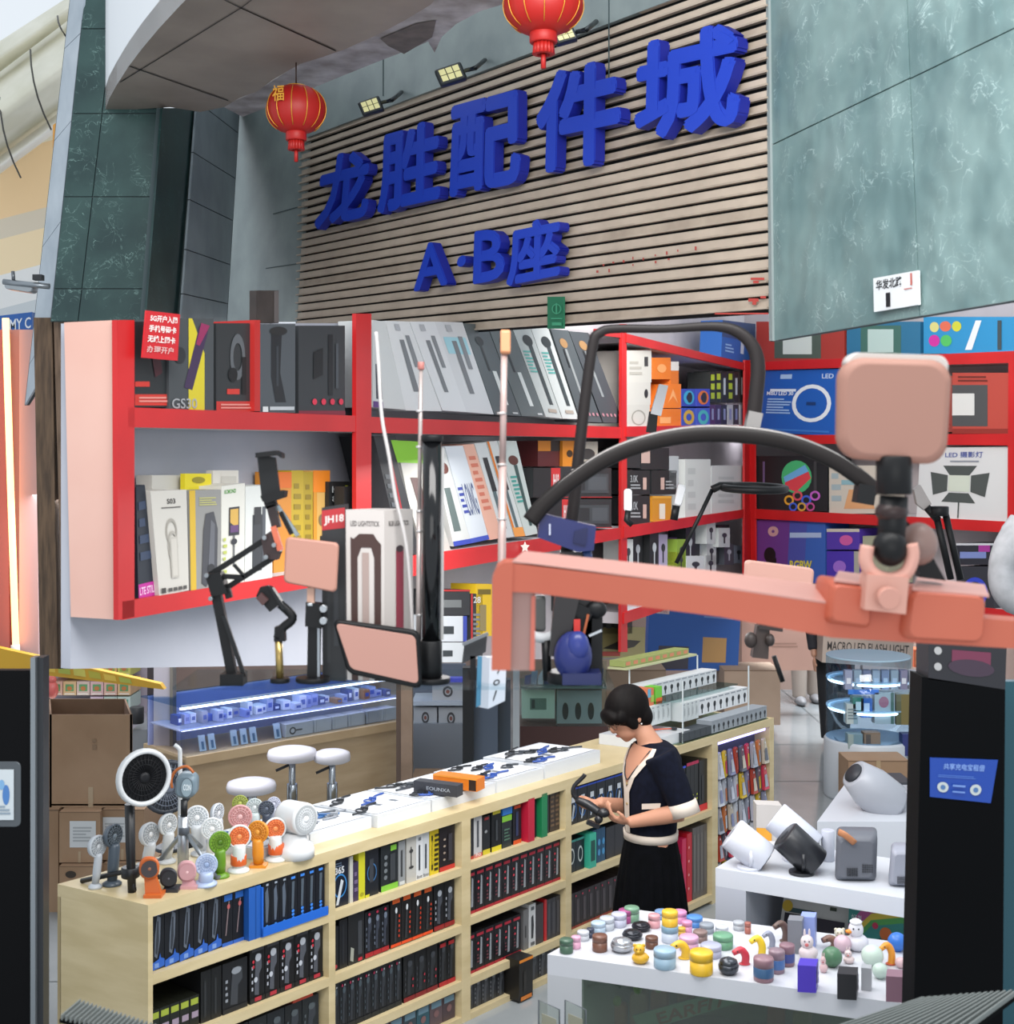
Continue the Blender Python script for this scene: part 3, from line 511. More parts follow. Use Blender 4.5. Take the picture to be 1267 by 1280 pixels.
sb(wa, (703, 551, 720, 583), .08, .15, 'd9841c', [('e', .5, .5, .22, .14, '3a2a16')], 'orange box behind the lamp arm'); sb(wa, (720, 552, 747, 583), .08, .15, 'b9b2a4', [('e', .5, .5, .35, .22, '3a3a38')], 'cream box showing a black knob, beside the orange box')
# row three centre
for (x0, y0, x1, y1, c, ar, lab) in ((550, 737, 587, 769, '2b2c2e', [('r', .1, .3, .7, .6, '6d7070'), ('r', 0, .93, 1, 1, 'b02a2a')], 'black box with a red rim, top of the pile behind the pole'), (550, 770, 583, 802, 'c7cbd0', [('r', .1, .3, .5, .6, '30363a'), ('r', .85, 0, 1, 1, '3344a0')], 'white and blue box under the black box'), (550, 803, 580, 828, 'c5c9cc', [('r', .1, .3, .5, .6, '30363a')], 'lowest white box in the pile behind the pole'), (588, 742, 603, 820, '2a2b2d', [('lines', .2, .1, .8, .7, '77797c', 8), ('r', 0, 0, .15, 1, 'b32a28'), ('t', '28', .2, .85, .8, .95, 'd0d0d0', .01)], 'upright black box with a red edge'), (595, 730, 615, 795, 'd8b21c', [('r', .1, .8, .9, .9, '6a5a18'), ('r', .2, .1, .6, .6, '8a7a50')], 'yellow box at the edge of the salmon stand'), (700, 740, 742, 764, '35393b', [('t', 'SA', .1, .2, .5, .8, '6b7072', .02), ('r', 0, 0, 1, .06, 'b02a2a')], 'black tool case box, smaller upper one'), (740, 748, 790, 792, '2c2f31', [('r', 0, .88, 1, .93, 'b02a2a')]+[('r', .12+.2*k, .15, .25+.2*k, .6, '565b5e') for k in range(4)], 'black tool case box with grey ribs'), (746, 784, 806, 822, 'b0a56e', [('g', [(.1, .3), (.5, .6), (.9, .55), (.75, .35), (.45, .25)], '33342c'), ('r', .05, .05, .45, .2, 'b83a24')], 'khaki box with a torch picture')):
    sb(wa, (x0, y0, x1, y1), .05 if x0 < 700 else .3, .15, c, ar, lab)
# corner shelf row one
for (x0, y0, x1, y1, c, ar, lab) in ((783, 438, 814, 478, 'cfccc3', [('r', .7, .5, .85, .8, '3a3a3a'), ('lines', .1, .2, .6, .7, 'b5b1a6', 3)], 'white box, top of the stack in the corner shelf'), (783, 478, 813, 506, 'cbc8c0', [('e', .8, .5, .08, .2, '2a2a2a')], 'white box, middle of the corner stack'), (783, 506, 812, 538, 'c6c3bb', [('o', .5, .5, .3, .3, .85, '9a968c')], 'white box, bottom of the corner stack'),
    (815, 447, 838, 474, 'e0761c', [('e', .5, .5, .25, .2, 'f0a060')], 'orange box, top of the orange stack'), (838, 452, 848, 480, 'd8701c', [('r', 0, .6, 1, 1, 'd8d4cc')], 'small orange box with a white top'), (830, 480, 851, 510, 'e87a1e', [('g', [(.2, .2), (.5, .5), (.8, .2), (.5, .8)], 'f4a868')], 'orange box, middle of the orange stack'), (817, 511, 851, 537, 'e0741c', [('r', .2, .3, .6, .6, 'f0a868')], 'orange box, bottom of the orange stack'),
    (852, 486, 869, 508, '2e46a8', [('o', .5, .5, .4, .4, .5, '3aa0c8'), ('e', .55, .5, .2, .3, '24262c')], 'blue box with a rainbow ring, upper, beside the orange'), (870, 486, 887, 508, '3a4ab8', [('o', .5, .5, .4, .4, .5, 'd8702a'), ('e', .55, .5, .2, .3, '24262c')], 'blue box with an orange ring, upper row'), (852, 510, 869, 533, '3450b0', [('o', .5, .5, .4, .4, .5, 'c8a03a')], 'blue box with a gold ring, lower row'), (870, 510, 887, 533, '4458c0', [('o', .5, .5, .4, .4, .5, '48b0b8')], 'blue box with a teal ring, lower row')):
    sb(wb, (x0, y0, x1, y1), .03, .3, c, ar, lab, 'small_box')
for r in range(2):
    for k in range(6):
        x0 = 887+k*7.4; y0, y1 = (465+(-1)*(k % 2), 503) if r == 0 else (506, 531)
        c = '20231f' if r == 0 else ['4a2a5a', '3b2a55', '2a2a3a', 'b5b8bc', '3a3d42', 'aeb2b4'][k]
        sb(wb, (x0, y0, x0+6.6, y1), .03, .2, c, [('r', .15, .72, .85, .92, 'b9cc2a'), ('r', .15, .42, .85, .62, 'b9cc2a'), ('r', .15, .12, .85, .32, 'a9bc2a')] if r == 0 and k in (0, 1, 3) else [('r', .3, .25, .7, .8, 'c6ced0' if r == 0 else '8a90b8')], 'small black accessory box with lime print, upper row' if r == 0 else 'small accessory box in purple or grey, lower row', 'small_box', group='lime printed boxes' if r == 0 else 'purple and grey boxes')
# row two
for (x0, y0, x1, y1, c, ar, lab) in ((781, 565, 800, 585, '26282a', [], 'black box, top of the corner black stack'), (801, 560, 836, 587, '232527', [('r', .0, .3, .3, .9, 'c6a79c')], 'black box with a pink card picture, highest'), (781, 588, 812, 618, '202224', [('t', '3.0K', .2, .5, .5, .8, 'a8aaac', .01), ('r', .7, .2, .85, .7, 'caa89c'), ('lines', .2, .2, .6, .45, '9a9c9e', 2)], 'black box with white print and a light strip, middle stack'), (814, 588, 845, 618, '1e2022', [('r', .35, .2, .5, .7, 'caa89c'), ('lines', .55, .2, .9, .6, '9a9c9e', 3)], 'black box with a light strip beside the middle one'), (781, 620, 812, 655, '202224', [('t', '3.0K', .2, .5, .5, .8, 'a8aaac', .01), ('r', .7, .2, .85, .7, 'caa89c'), ('lines', .2, .2, .6, .45, '9a9c9e', 2)], 'black box with a light strip, bottom of the stack'), (815, 620, 839, 652, 'cf8a22', [('r', .35, .1, .65, .7, 'e6dccc'), ('r', 0, .9, 1, 1, 'e0a038')], 'orange-yellow box with a white strip picture'),
    (836, 570, 848, 612, 'b4b8ba', [('r', .2, .5, .8, .55, '7a7e80')], 'pale grey box beside the black stack'), (856, 574, 888, 648, 'd0d3d0', [('lines', .1, .1, .4, .9, 'bfc2c0', 4)], 'tall plain white box in the corner'), (889, 582, 928, 642, 'cdd0ce', [('lines', .2, .2, .7, .8, 'bcc0be', 5)], 'wide plain white box in the corner')):
    sb(wb, (x0, y0, x1, y1), .03, .3, c, ar, lab, 'small_box')
# row three mixed small boxes
mix = [(779, 674, 791, 712, 'c9ccca'), (791, 668, 803, 712, '202224'), (803, 672, 812, 712, '3a3d40'), (812, 665, 823, 712, '1c1e20'), (823, 668, 834, 708, 'b9aeca'), (834, 672, 846, 708, '4b2a66'), (846, 674, 857, 706, '8aa83a'), (857, 660, 868, 702, '202224'), (868, 655, 882, 700, '1e2022'), (883, 652, 894, 676, 'c7cac8'), (883, 678, 895, 702, 'd2d4d2'), (896, 656, 911, 700, '2a2c30'), (898, 660, 912, 680, 'c2c6c4'), (905, 680, 917, 702, '4a4d55'), (917, 682, 929, 700, '9aa2b4'), (858, 695, 880, 718, 'd6d8d8'), (881, 694, 895, 716, 'cfd2d0'), (780, 698, 790, 716, 'd2d2d0'), (846, 690, 856, 712, 'c9d23a')]
for i, (x0, y0, x1, y1, c) in enumerate(mix):
    lc2 = '35383c' if int(c[:2], 16) > 120 else 'b8bcc0'
    sb(wb, (x0, y0, x1, y1+4), .03+.05*(i % 3), .15, c, [('e', .5, .62, .22, .12, lc2), ('r', .42, .2, .56, .6, lc2)], 'small upright accessory box in the crowded lowest corner shelf', 'small_box', group='crowded corner boxes')
# shelf under the marble wall
def bc(pts, c, ar, lab, off=.03, dep=.3): sb(wc, pts, off, dep, c, ar, lab, 'light_box')
bc((945, 402, 1055, 453), 'a5382e', [('r', .22, .1, .75, .9, '4d5a50'), ('r', .32, .2, .65, .75, 'c9d2cc')], 'red box with a white panel light, highest shelf')
bc((1058, 402, 1150, 450), '2a6e92', [('r', .2, .1, .75, .9, '3f6a60'), ('r', .3, .2, .65, .8, 'b4ccc6')], 'teal blue box with a panel light, highest shelf')
bc((1154, 396, 1275, 442), '2b8cc0', [('e', .12, .72, .05, .14, 'd2cc80'), ('e', .24, .74, .06, .14, 'd86a50'), ('e', .36, .74, .05, .14, 'c8c83a'), ('e', .12, .35, .06, .16, 'c8309a'), ('e', .25, .35, .06, .16, '50b860'), ('g', [(.45, .1), (.52, .1), (.62, .9), (.56, .9)], 'dfe4e6'), ('r', .78, .1, .82, .9, '3a4a50')], 'sky blue box with coloured dots, highest shelf')
bc([(947, 540), (1047, 545), (1049, 461), (957, 463)], '1f5db4', [('o', .66, .48, .25, .29, .8, 'e6ecf0'), ('t', 'LED', .78, .86, .93, .93, 'c6d6ec', .02), ('r', .22, .86, .38, .93, 'a8c4e8'), ('r', .1, .66, .45, .7, 'd8e4f2'), ('t', 'MISU LED 30', .06, .6, .42, .66, 'e8f0f8', .02), ('lines', .08, .3, .4, .56, '9fc0e8', 6), ('r', .6, .45, .72, .5, '183a70'), ('r', .1, .04, .9, .07, '3a78c8')], 'blue box with a white ring light picture')
bc((1190, 466, 1265, 542), 'b4483c', [('r', .0, .12, .6, .8, '4b4d4e'), ('r', .0, .3, .38, .66, 'd4d4d0'), ('lines', .1, .84, .6, .96, '6a2a22', 2), ('r', 0, 0, 1, .08, '8a3028')], 'red box with a barn door light beside the big square light')
bc((1048, 470, 1190, 540), '8a3a32', [], 'dark red box mostly behind the big square light')
bc((945, 570, 1034, 639), '1f2023', [('o', .58, .62, .21, .3, .0, '46b070'), ('g', [(.42, .55), (.74, .74), (.78, .6), (.58, .35), (.42, .42)], 'd8404a'), ('g', [(.4, .62), (.7, .84), (.75, .72), (.42, .52)], '6aa8d8'), ('r', .82, .3, .86, .9, '3a3a3c'), ('r', .1, .5, .13, .9, '6a5a80')]+[('o', .48+.12*k, .2+.08*(k % 2), .07, .09, .6, ['e0a030', 'd85060', '4060d0', 'c060c0'][k]) for k in range(4)]+[('o', .54+.12*k, .08, .06, .08, .6, ['4060d0', 'd0a040', 'c05090'][k]) for k in range(3)], 'black box with a rainbow disc and coloured rings')
bc((1036, 582, 1100, 642), 'c9c0b2', [('lines', .05, .2, .25, .9, 'a0b0b4', 3), ('g', [(.3, .1), (.9, .1), (.8, .5), (.4, .5)], 'd8a070'), ('r', .25, .6, .8, .7, '8ab0b8')], 'cream box with orange print behind the light mount')
bc([(1145, 647), (1258, 656), (1262, 558), (1150, 560)], 'd0d1d0', [('g', [(.28, .75), (.66, .75), (.58, .62), (.36, .62)], '4a504e'), ('g', [(.28, .25), (.66, .25), (.58, .38), (.36, .38)], '4a504e'), ('g', [(.14, .66), (.34, .62), (.34, .4), (.18, .34)], '4a504e'), ('g', [(.8, .66), (.6, .62), (.6, .4), (.76, .34)], '4a504e'), ('r', .35, .4, .59, .62, 'c8cfc0'), ('r', .47, .04, .485, .25, '4a504e'), ('t', 'LED 摄影灯', .3, .86, .72, .94, '4a5a9a', .01), ('r', .36, .8, .68, .82, '8a8f98')], 'white box with a grey barn door light picture')
bc((946, 650, 1031, 729), '3a5fae', [('g', [(0, 0), (.45, 0), (.5, 1), (0, 1)], '6a3a86'), ('g', [(.45, 0), (.7, 0), (.75, 1), (.5, 1)], '4a50a0'), ('o', .25, .82, .08, .08, .3, 'c89a9a'), ('r', .5, .72, .95, .8, 'a8b8d8'), ('e', .2, .45, .09, .12, '17181c'), ('r', .15, .25, .3, .4, '17181c'), ('t', 'RGBW', .5, .22, .82, .36, 'd8c83a', .03)], 'purple to blue box with a fan lamp picture')
bc((1033, 661, 1074, 687), '5238a0', [('r', 0, .85, 1, 1, 'c6c0b0'), ('e', .6, .45, .2, .25, 'c85a9a')], 'purple box, upper of two, beside the fan lamp box'); bc((1033, 689, 1074, 728), '4a34a4', [('r', .84, 0, 1, 1, 'a8a498'), ('e', .4, .5, .2, .2, '9a6ac8')], 'purple box, lower of two')
bc((1078, 670, 1110, 730), 'a0a088', [('r', 0, .6, 1, .7, '7a2a60')], 'pale olive box behind the light mount')
bc((1195, 679, 1242, 706), '2c2e36', [('r', .1, .3, .8, .6, '7a8ac0'), ('r', .6, .6, .9, .9, 'a03a90'), ('r', 0, .9, 1, 1, 'c9ccd0')], 'dark box with a violet lamp picture, upper'); bc((1195, 708, 1242, 762), '33353c', [('o', .5, .4, .34, .35, .7, '3548c0')], 'dark box with a blue ring picture, lower')

sb(wb, [(901, 446), (942, 456), (944, 405), (903, 400)], .03, .2, '1f5fae', [('r', 0, .55, 1, 1, '2a4a7a'), ('r', .55, .2, .65, .5, 'c8d8ec'), ('lines', .1, .15, .35, .4, '8ab0e0', 3)], 'blue box with a white stick picture on top of the corner shelf', 'small_box')
# ================= LOWER HALL
fl = noise_mat('polished_grey_floor', '83898c', '989d9f', 1.2, .12, 0, 6)
def slab(pts, z, th, mat, name):
    return struct(MB().prism([V((x, y, z)) for x, y in pts], (0, 0, -th), mat), name)
slab([(-9, 2), (9, 2), (9, 17), (-9, 17)], 0, .1, fl, 'floor')
mb = MB()
for k in range(8): y = 5.5+k*1.4; mb.poly([V((-9, y, .001)), V((9, y, .001)), V((9, y+.012, .001)), V((-9, y+.012, .001))], '565b5c')
for k in range(14): x = -8.6+k*1.3; mb.poly([V((x, 2, .001)), V((x+.012, 2, .001)), V((x+.012, 17, .001)), V((x, 17, .001))], '565b5c')
tag(mb.build('floor_joint'), kind='structure')
bw = fpl(15.4); struct(MB().prism(bw.q(160, 590, 1400, 867), (0, .1, 0), noise_mat('warm_beige_wall', '9c8379', 'b39a8e', 1, .7)), 'wall_back')
struct(MB().prism([V((-9, 14.2, 0)), V((-4, 14.2, 0)), V((-4, 14.2, 2.4)), V((-9, 14.2, 2.4))], (0, .1, 0), noise_mat('lilac_wall', '8f8398', 'a397a8', 1, .7)), 'wall_back_left')
# yellow transom sign
yp = fpl(8.1); q = yp.qs([(-10, 836), (205, 862), (200, 855), (-10, 808)]); mb = MB(); mb.prism(q, (0, .06, 0), M('c79a22', .4)); mb.art(q, [('r', .3+.09*k, .25, .37+.09*k, .8, ['d8b84a', 'a8b04a', 'c8c05a', 'b0a83a'][k % 4]) for k in range(6)], (0, -1, 0)); tag(mb.build('hanging_banner'), 'long yellow banner strip above the cardboard cartons', 'banner')
# black door pillar, lower left
dl = fpl(4.6); t = thing('black_door', 'black glass door leaf with a silver edge, standing before the cardboard cartons', 'door', V((dl.pt(20, 900).x, 4.6, 0)))
gl = M('060608', .5, spec=.12); 
def vfl(x0, x1, y0, d0, dep, mat, mb=None, z0=0):
    p0, p1 = P(x0, y0, d0), P(x1, y0, d0); mb = mb or MB(); mb.prism([V((p0.x, d0, z0)), V((p1.x, d0, z0)), p1, p0], (0, dep, 0), mat); return mb
vfl(-40, 38, 838, 4.6, .04, gl).build('leaf', t); vfl(38, 44, 822, 4.58, .05, M('8c9296', .3, .7)).build('edge_trim', t); vfl(44, 54, 822, 4.6, .06, M('24272b', .35)).build('frame', t)
q = dl.q(-20, 962, 17, 1025, -.01); mb = MB(); mb.rprism(dl.q(-20, 952, 26, 1034, -.004), (0, .01, 0), M('5b6064', .3, .5)); mb.build('plate', t)
mb = MB(); mb.prism(q, (0, .004, 0), 'c8d0d4'); mb.art(q, [('e', .75, .5, .12, .2, '4a7ab8'), ('e', .6, .7, .1, .1, '7aa8d0'), ('lines', .3, .1, .9, .3, '8a9aa8', 3)], (0, -1, 0)); mb.build('sticker', t)
# cartons, left
cb = noise_mat('corrugated_cardboard', '8b6f55', '9c8066', 2, .8, .1); cbd = noise_mat('cardboard_inside', '5f4a38', '6d5644', 3, .9)
def carton(x0, x1, ytop, z0, z1, d, dep, label, art=(), openb=False, skew=0, mat=None):
    """front face at depth d between px x0..x1"""
    a, b = P(x0, 565, d), P(x1, 565, d); n = V((skew, 1, 0)).normalized()*dep; q = [V((a.x, d, z0)), V((b.x, d, z0)), V((b.x, d, z1)), V((a.x, d, z1))]; mat = mat or cb
    t = thing('cardboard_box', label, 'cardboard box', (q[0]+q[1])/2+n/2)
    mb = MB()
    if openb:
        th = .012
        mb.prism(q, V((0, th, 0)), mat, cbd); mb.prism([q[0]+n, q[1]+n, q[2]+n, q[3]+n], V((0, -th, 0)), mat, cbd)
        for i, j in ((0, 3), (1, 2)): mb.prism([q[i], q[i]+n, q[j]+n, q[j]], V((th if i == 0 else -th, 0, 0)), mat, cbd)
        mb.prism([q[0]+V((0, 0, .01)), q[1]+V((0, 0, .01)), q[1]+n+V((0, 0, .01)), q[0]+n+V((0, 0, .01))], V((0, 0, .01)), cbd); mb.build('body', t)
    else: mb.prism(q, n, mat); mb.art(q, [('r', 0, .985, 1, 1, '6b533e')], (0, -1, 0)); mb.build('body', t)
    tp = MB(); tp.poly([bil(q, .5-.03, 0)+V((0, -.002, 0)), bil(q, .5+.03, 0)+V((0, -.002, 0)), bil(q, .53, .22)+V((0, -.002, 0)), bil(q, .47, .22)+V((0, -.002, 0))], M('a8947a', .3)); tp.build('tape', t)
    if art: m2 = MB(); m2.art(q, art, (0, -1, 0), .003); m2.build('label_print', t)
    return t
carton(62, 165, 893, .60, 1.145, 8.0, .55, 'large open-topped cardboard carton, topmost of the stack by the black door', [('r', .52, .62, .57, .68, '7d644c'), ('r', .52, .7, .57, .74, '7d644c')], True, -.35)
carton(30, 74, 940, .60, .94, 8.05, .5, 'narrow cardboard carton squeezed between the open carton and the black door', (), False, -.3)
carton(74, 125, 1000, .305, .6, 7.9, .5, 'cardboard carton with a white paper label, middle of the stack', [('r', .26, .3, .9, .82, 'c5c8ca'), ('lines', .34, .4, .8, .72, '9fa4a6', 5)])
carton(126, 180, 1000, .305, .6, 7.95, .5, 'second white-labelled carton, behind the fans', [('r', .05, .35, .62, .85, 'c5c8ca'), ('lines', .1, .45, .55, .75, '9fa4a6', 5)])
carton(30, 73, 1070, .0, .6, 7.95, .5, 'plain tall cardboard carton nearest the black door', [('o', .5, .3, .16, .1, .8, '6f573f')])
carton(74, 126, 1070, .0, .3, 7.85, .5, 'bottom cardboard carton with a dark hand slot', [('e', .28, .84, .13, .07, '30261c')]); carton(127, 190, 1070, .0, .3, 7.9, .5, 'bottom carton mostly hidden by the counter end')
# pastel product stand, far left
t = thing('display_rack', 'lit rack of pastel gift boxes behind the cartons', 'display rack', P(110, 1000, 10.6)); t.location.z = 0
rk = fpl(10.6)
mb = vfl(36, 188, 905, 10.6, .5, M('9d98a0', .5)); 
mb.prism(rk.q(36, 888, 120, 893, -.1), (0, .5, 0), M('3d5c58', .3)); mb.prism(rk.q(30, 770, 215, 900, .5), (0, .05, 0), M('a49ba5', .6)); mb.build('stand', t)
MB().prism(rk.q(48, 884, 112, 888, -.05), (0, .1, 0), M('e8f4e8', emit=1.6)).build('light_strip', t)
for r, (y0, y1) in enumerate(((826, 845), (852, 869), (871, 888))):
    for k in range(7):
        x0 = 62+k*17; 
        if r == 2 and k < 3: continue
        if x0 > 160: continue
        c = [['cfa060', 'b8b45a', 'c0b868', 'd0a878'], ['c8a090', 'c4a27a', 'bfa79e', 'c4a0a0'], ['a8b8b0', 'b0c0b8', 'c0a8ac', 'b4a0b0']][r][k % 4]
        sbx = rk.q(x0, y0, x0+16, y1, .1); qbox('gift_box', sbx, (0, .3, 0), c, [('r', .18, .3, .82, .8, ['8a9a4a', '5a8a5a', '4a8f7a'][r]), ('e', .5, .5, .2, .16, 'b06a3a'), ('r', .1, .06, .9, .14, 'd8d0c8')], 'small pastel gift box with a framed picture on the lit rack', 'box', ['gift boxes, top row', 'gift boxes, middle row', 'gift boxes, bottom row'][r]) if False else qbox('gift_box', sbx, (0, .3, 0), c, [('r', .18, .3, .82, .8, ['8a9a4a', '5a8a5a', '4a8f7a'][r]), ('e', .5, .5, .2, .16, 'b06a3a'), ('r', .1, .06, .9, .14, 'd8d0c8')], 'small gift box with a framed picture, %s row of the lit rack' % ('top', 'middle', 'bottom')[r], 'box', 'gift boxes, %s row' % ('top', 'middle', 'bottom')[r])
qbox('gift_box', rk.q(40, 892, 80, 906, -.05), (0, .2, 0), M('d8c8d0', .4), [('lines', .2, .2, .8, .5, 'b090a0', 2)], 'bright white and pink box under the rack light', 'box')
m = MB(); m.ell(rk.pt(49, 866), (.055, .055, .085), M('2f6fae', .3)); tag(m.build('blue_jar'), 'bright blue rounded jar beside the gift boxes', 'jar')
m = MB(); m.ell(rk.pt(65, 862), (.05, .05, .07), M('c8605a', .4)).ell(rk.pt(65, 850), (.035, .035, .035), M('c8605a', .4)); tag(m.build('pink_doll'), 'small coral pink figurine next to the blue jar', 'figurine')
# white door frame posts behind fans
mb = vfl(192, 212, 800, 9.4, .12, M('a8a3a8', .5)); vfl(212, 216, 800, 9.38, .1, M('6f6a60', .5), mb); struct(mb, 'trim_6')
mb = vfl(184, 192, 800, 9.6, .1, M('3a3436', .5)); struct(mb, 'trim_7')
t = thing('grey_cabinet', 'small grey steel unit between the cartons and the white post', 'cabinet', V((P(175, 900, 9.9).x, 9.9, 0)))
vfl(165, 186, 912, 9.9, .4, M('7d8184', .4)).build('body', t); MB().cyl(P(171, 904, 9.9), .05, .12, M('2a2c2e')).build('knob', t)
# blue showcase
sa = vpl(P(232, 565, 9.05), P(503, 565, 10.3)); w2 = noise_mat('birch_laminate', 'b09876', 'c0a886', 2, .5, stretch=(1, 1, 6))
def xz(pl, x, z, off=0): p = pl.pt(x, 565); return V((p.x, p.y, z))+pl.n*off
def zq(pl, x0, x1, z0, z1, off=0): return [xz(pl, x0, z0, off), xz(pl, x1, z0, off), xz(pl, x1, z1, off), xz(pl, x0, z1, off)]
t = thing('glass_showcase', 'long glass showcase with blue-lit goods on a wooden plinth', 'showcase', xz(sa, 365, 0))
mb = MB(); mb.prism(zq(sa, 232, 503, .1, .64), sa.n*.55, w2); mb.prism(zq(sa, 232, 503, .6, .66, -.02), sa.n*.6, noise_mat('birch_edge', 'b39a76', 'c2aa86', 3, .5)); mb.build('plinth', t)
MB().prism(zq(sa, 232, 503, 0, .1, .03), sa.n*.5, '2b2622').build('kick_board', t)
g = MB(); g.prism(zq(sa, 226, 503, .66, 1.0, 0), sa.n*.006, glassm('eef2f6', .9)); g.prism(zq(sa, 226, 503, .99, 1.0, 0), sa.n*.55, glassm('cfe0f2', .9)); g.build('glass', t)
MB().prism(zq(sa, 226, 503, .995, 1.005, -.004), sa.n*.008, M('8fa4c0', .2)).prism(zq(sa, 226, 503, .83, .838, .02), sa.n*.4, M('c4cce4', .2, trans=.5)).build('glass_edge', t)
MB().prism(zq(sa, 232, 503, .66, 1.0, .5), sa.n*.02, M('9aa2cc', .4)).build('back_panel', t)
MB().prism(zq(sa, 232, 500, .965, .975, .05), sa.n*.03, M('e4e6ff', emit=7)).prism(zq(sa, 232, 500, .82, .826, .05), sa.n*.03, M('dde0ff', emit=5)).build('light_strip', t)
random.seed(3)
for k in range(30):
    x = 238+k*8.7; w = random.uniform(5, 9); h = random.uniform(.03, .09); c = random.choice(['8d9ad8', 'c4cae8', '4a64b8', 'd8dcf0', 'a4aed8', '3a4a8a', 'e4e6f0', '9a9cb0', 'a07050' if k > 18 else 'dfe4f8'])
    qbox('accessory_box', zq(sa, x, x+w, .84, .84+h, .08+.1*random.random()), sa.n*.1, c, [('r', .2, .3, .8, .7, 'e0e6f6' if c[0] in '236' else '4a60b0')], 'small box on the upper shelf of the blue-lit showcase', 'box', 'upper shelf of the blue-lit showcase')
for k, x in enumerate((256, 268, 296, 308, 320, 350)):
    qbox('phone_stand_card', [xz(sa, x, .665, .06), xz(sa, x+8, .665, .06), xz(sa, x+11, .76, .12), xz(sa, x+3, .76, .12)], sa.n*.01, 'a9c0cc', [('r', .3, .1, .7, .6, '3f6a8a')], 'pale card stand leaning on the lower showcase shelf', 'card', 'card stands in the showcase')
for k, (x0, x1) in enumerate(((362, 396), (398, 419), (421, 439), (441, 461), (463, 484), (485, 500))):
    qbox('white_box', zq(sa, x0, x1, .665, .755, .05), sa.n*.12, 'b9c0c6', [('o', .25, .45, .12, .3, .6, '2a2c30'), ('r', .35, .4, .6, .52, '2a2c30')] if k == 0 else [('r', .1, .1, .12, .9, '8d949a')], 'white box with a key symbol in the showcase' if k == 0 else 'plain white box on the lower showcase shelf', 'box', None if k == 0 else 'plain white boxes in the showcase')
# wood post and dark post
mb = vfl(501, 515, 795, 10.0, .12, noise_mat('brown_post_wood', '7f6a58', '947e6b', 4, .5)); vfl(495, 501, 815, 10.02, .1, M('5a4a40'), mb); struct(mb, 'trim_8')
mb = vfl(590, 622, 835, 10.3, .1, M('4a5564', .4)); vfl(578, 592, 835, 10.25, .12, M('1d2024', .35), mb); vfl(622, 638, 850, 10.35, .1, M('39434e', .3), mb); struct(mb, 'trim_9')
struct(vfl(641, 649, 838, 10.3, .08, M('9ea4a8', .35)), 'trim_10')
# stools
def stool(x, y, w, zs, label):
    p = hpl(zs).pt(x, y); r = w/2/F*p.y; t = thing('round_stool', label, 'stool', V((p.x, p.y, 0)), 'stools at the showcase')
    MB().lathe([(r*.8, 0), (r*.98, .01), (r, .035), (r*.95, .06), (r*.7, .072), (.01, .075)], p-V((0, 0, .075)), M('d2d0d6', .3), seg=32).build('seat', t)
    ch = M('9aa0a6', .2, .9); MB().cyl((p.x, p.y, .03), .022, zs-.1, ch).cyl((p.x, p.y, .35), .035, .2, ch).build('column', t)
    MB().lathe([(r*1.05, 0), (r*1.05, .015), (.06, .045), (.03, .06)], (p.x, p.y, 0), ch, seg=32).build('base', t)
    MB().tube([(p.x, p.y, zs-.1), (p.x-.13, p.y-.03, zs-.13)], .008, '222').build('lever', t) if False else MB().tube([(p.x, p.y, zs-.1), (p.x-.1, p.y-.03, zs-.14)], .009, '222426', 6).build('lever', t)
stool(365, 935, 62, .78, 'white round stool on a chrome column, before the showcase middle')
stool(415, 938, 46, .76, 'smaller white round stool next to the taller one')
stool(314, 975, 62, .62, 'low white round stool nearest the fans')
# unit between posts (x 515-580)
ub = fpl(11.0); t = thing('shop_fixture', 'low white fixture with purple-lit shelves between the two posts', 'shelf unit', V((ub.pt(548, 900).x, 11, 0)))
mb = vfl(515, 582, 905, 11.0, .4, M('8b9096', .4)); mb.prism(ub.q(515, 830, 582, 945, .42), (0, .05, 0), M('6b7380', .5)); mb.prism(ub.q(515, 877, 582, 882), (0, .4, 0), M('b9c4d0', .3)); mb.build('body', t)
MB().prism(ub.q(515, 848, 582, 853), (0, .1, 0), M('3a3fa8', emit=.5)).build('light_strip', t)
for x0, x1, y0, y1 in ((540, 579, 852, 877), (517, 546, 884, 910), (548, 579, 884, 912)): qbox('white_box', ub.q(x0, y0, x1, y1, .05), (0, .2, 0), 'b5b9bc', [('o', .5, .5, .16, .28, .6, '4a4a4c'), ('e', .5, .5, .06, .1, '8a5a50')], 'white box with a ring picture on the fixture between the posts', 'box', 'ring picture boxes')
carton(515, 566, 950, 0, .2, 10.4, .3, 'low cardboard carton on the floor behind the counter')
# glass case with mint boxes
mc = fpl(11.3); t = thing('glass_case', 'glass case holding mint and grey boxes behind the shopper', 'showcase', V((mc.pt(700, 900).x, 11.3, 0)))
mb = vfl(650, 760, 908, 11.3, .5, M('4a2f2c', .5)); mb.build('base', t)
MB().prism(mc.q(650, 826, 758, 908), (0, .006, 0), glassm('f0f6f4', .93)).prism([mc.pt(695, 908), mc.pt(696, 908), mc.pt(696, 830), mc.pt(695, 830)], (0, .01, 0), glassm('b8d0cc', .8)).prism(mc.q(650, 858, 758, 861, .0), (0, .4, 0), M('708884', .2, trans=.4)).build('glass', t)
qbox('mint_box', mc.q(652, 862, 693, 898, .1), (0, .25, 0), 'b4d0c4', [('r', .25, .3, .75, .7, '5a7a70'), ('r', .3, .35, .4, .65, '2c3a38')], 'mint green box in the glass case', 'box')
qbox('grey_box', mc.q(695, 863, 752, 906, .12), (0, .25, 0), '8a9aa0', [('e', .2+.28*k, .4, .07, .25, '22282c') for k in range(3)], 'grey box with dark arches in the glass case', 'box')
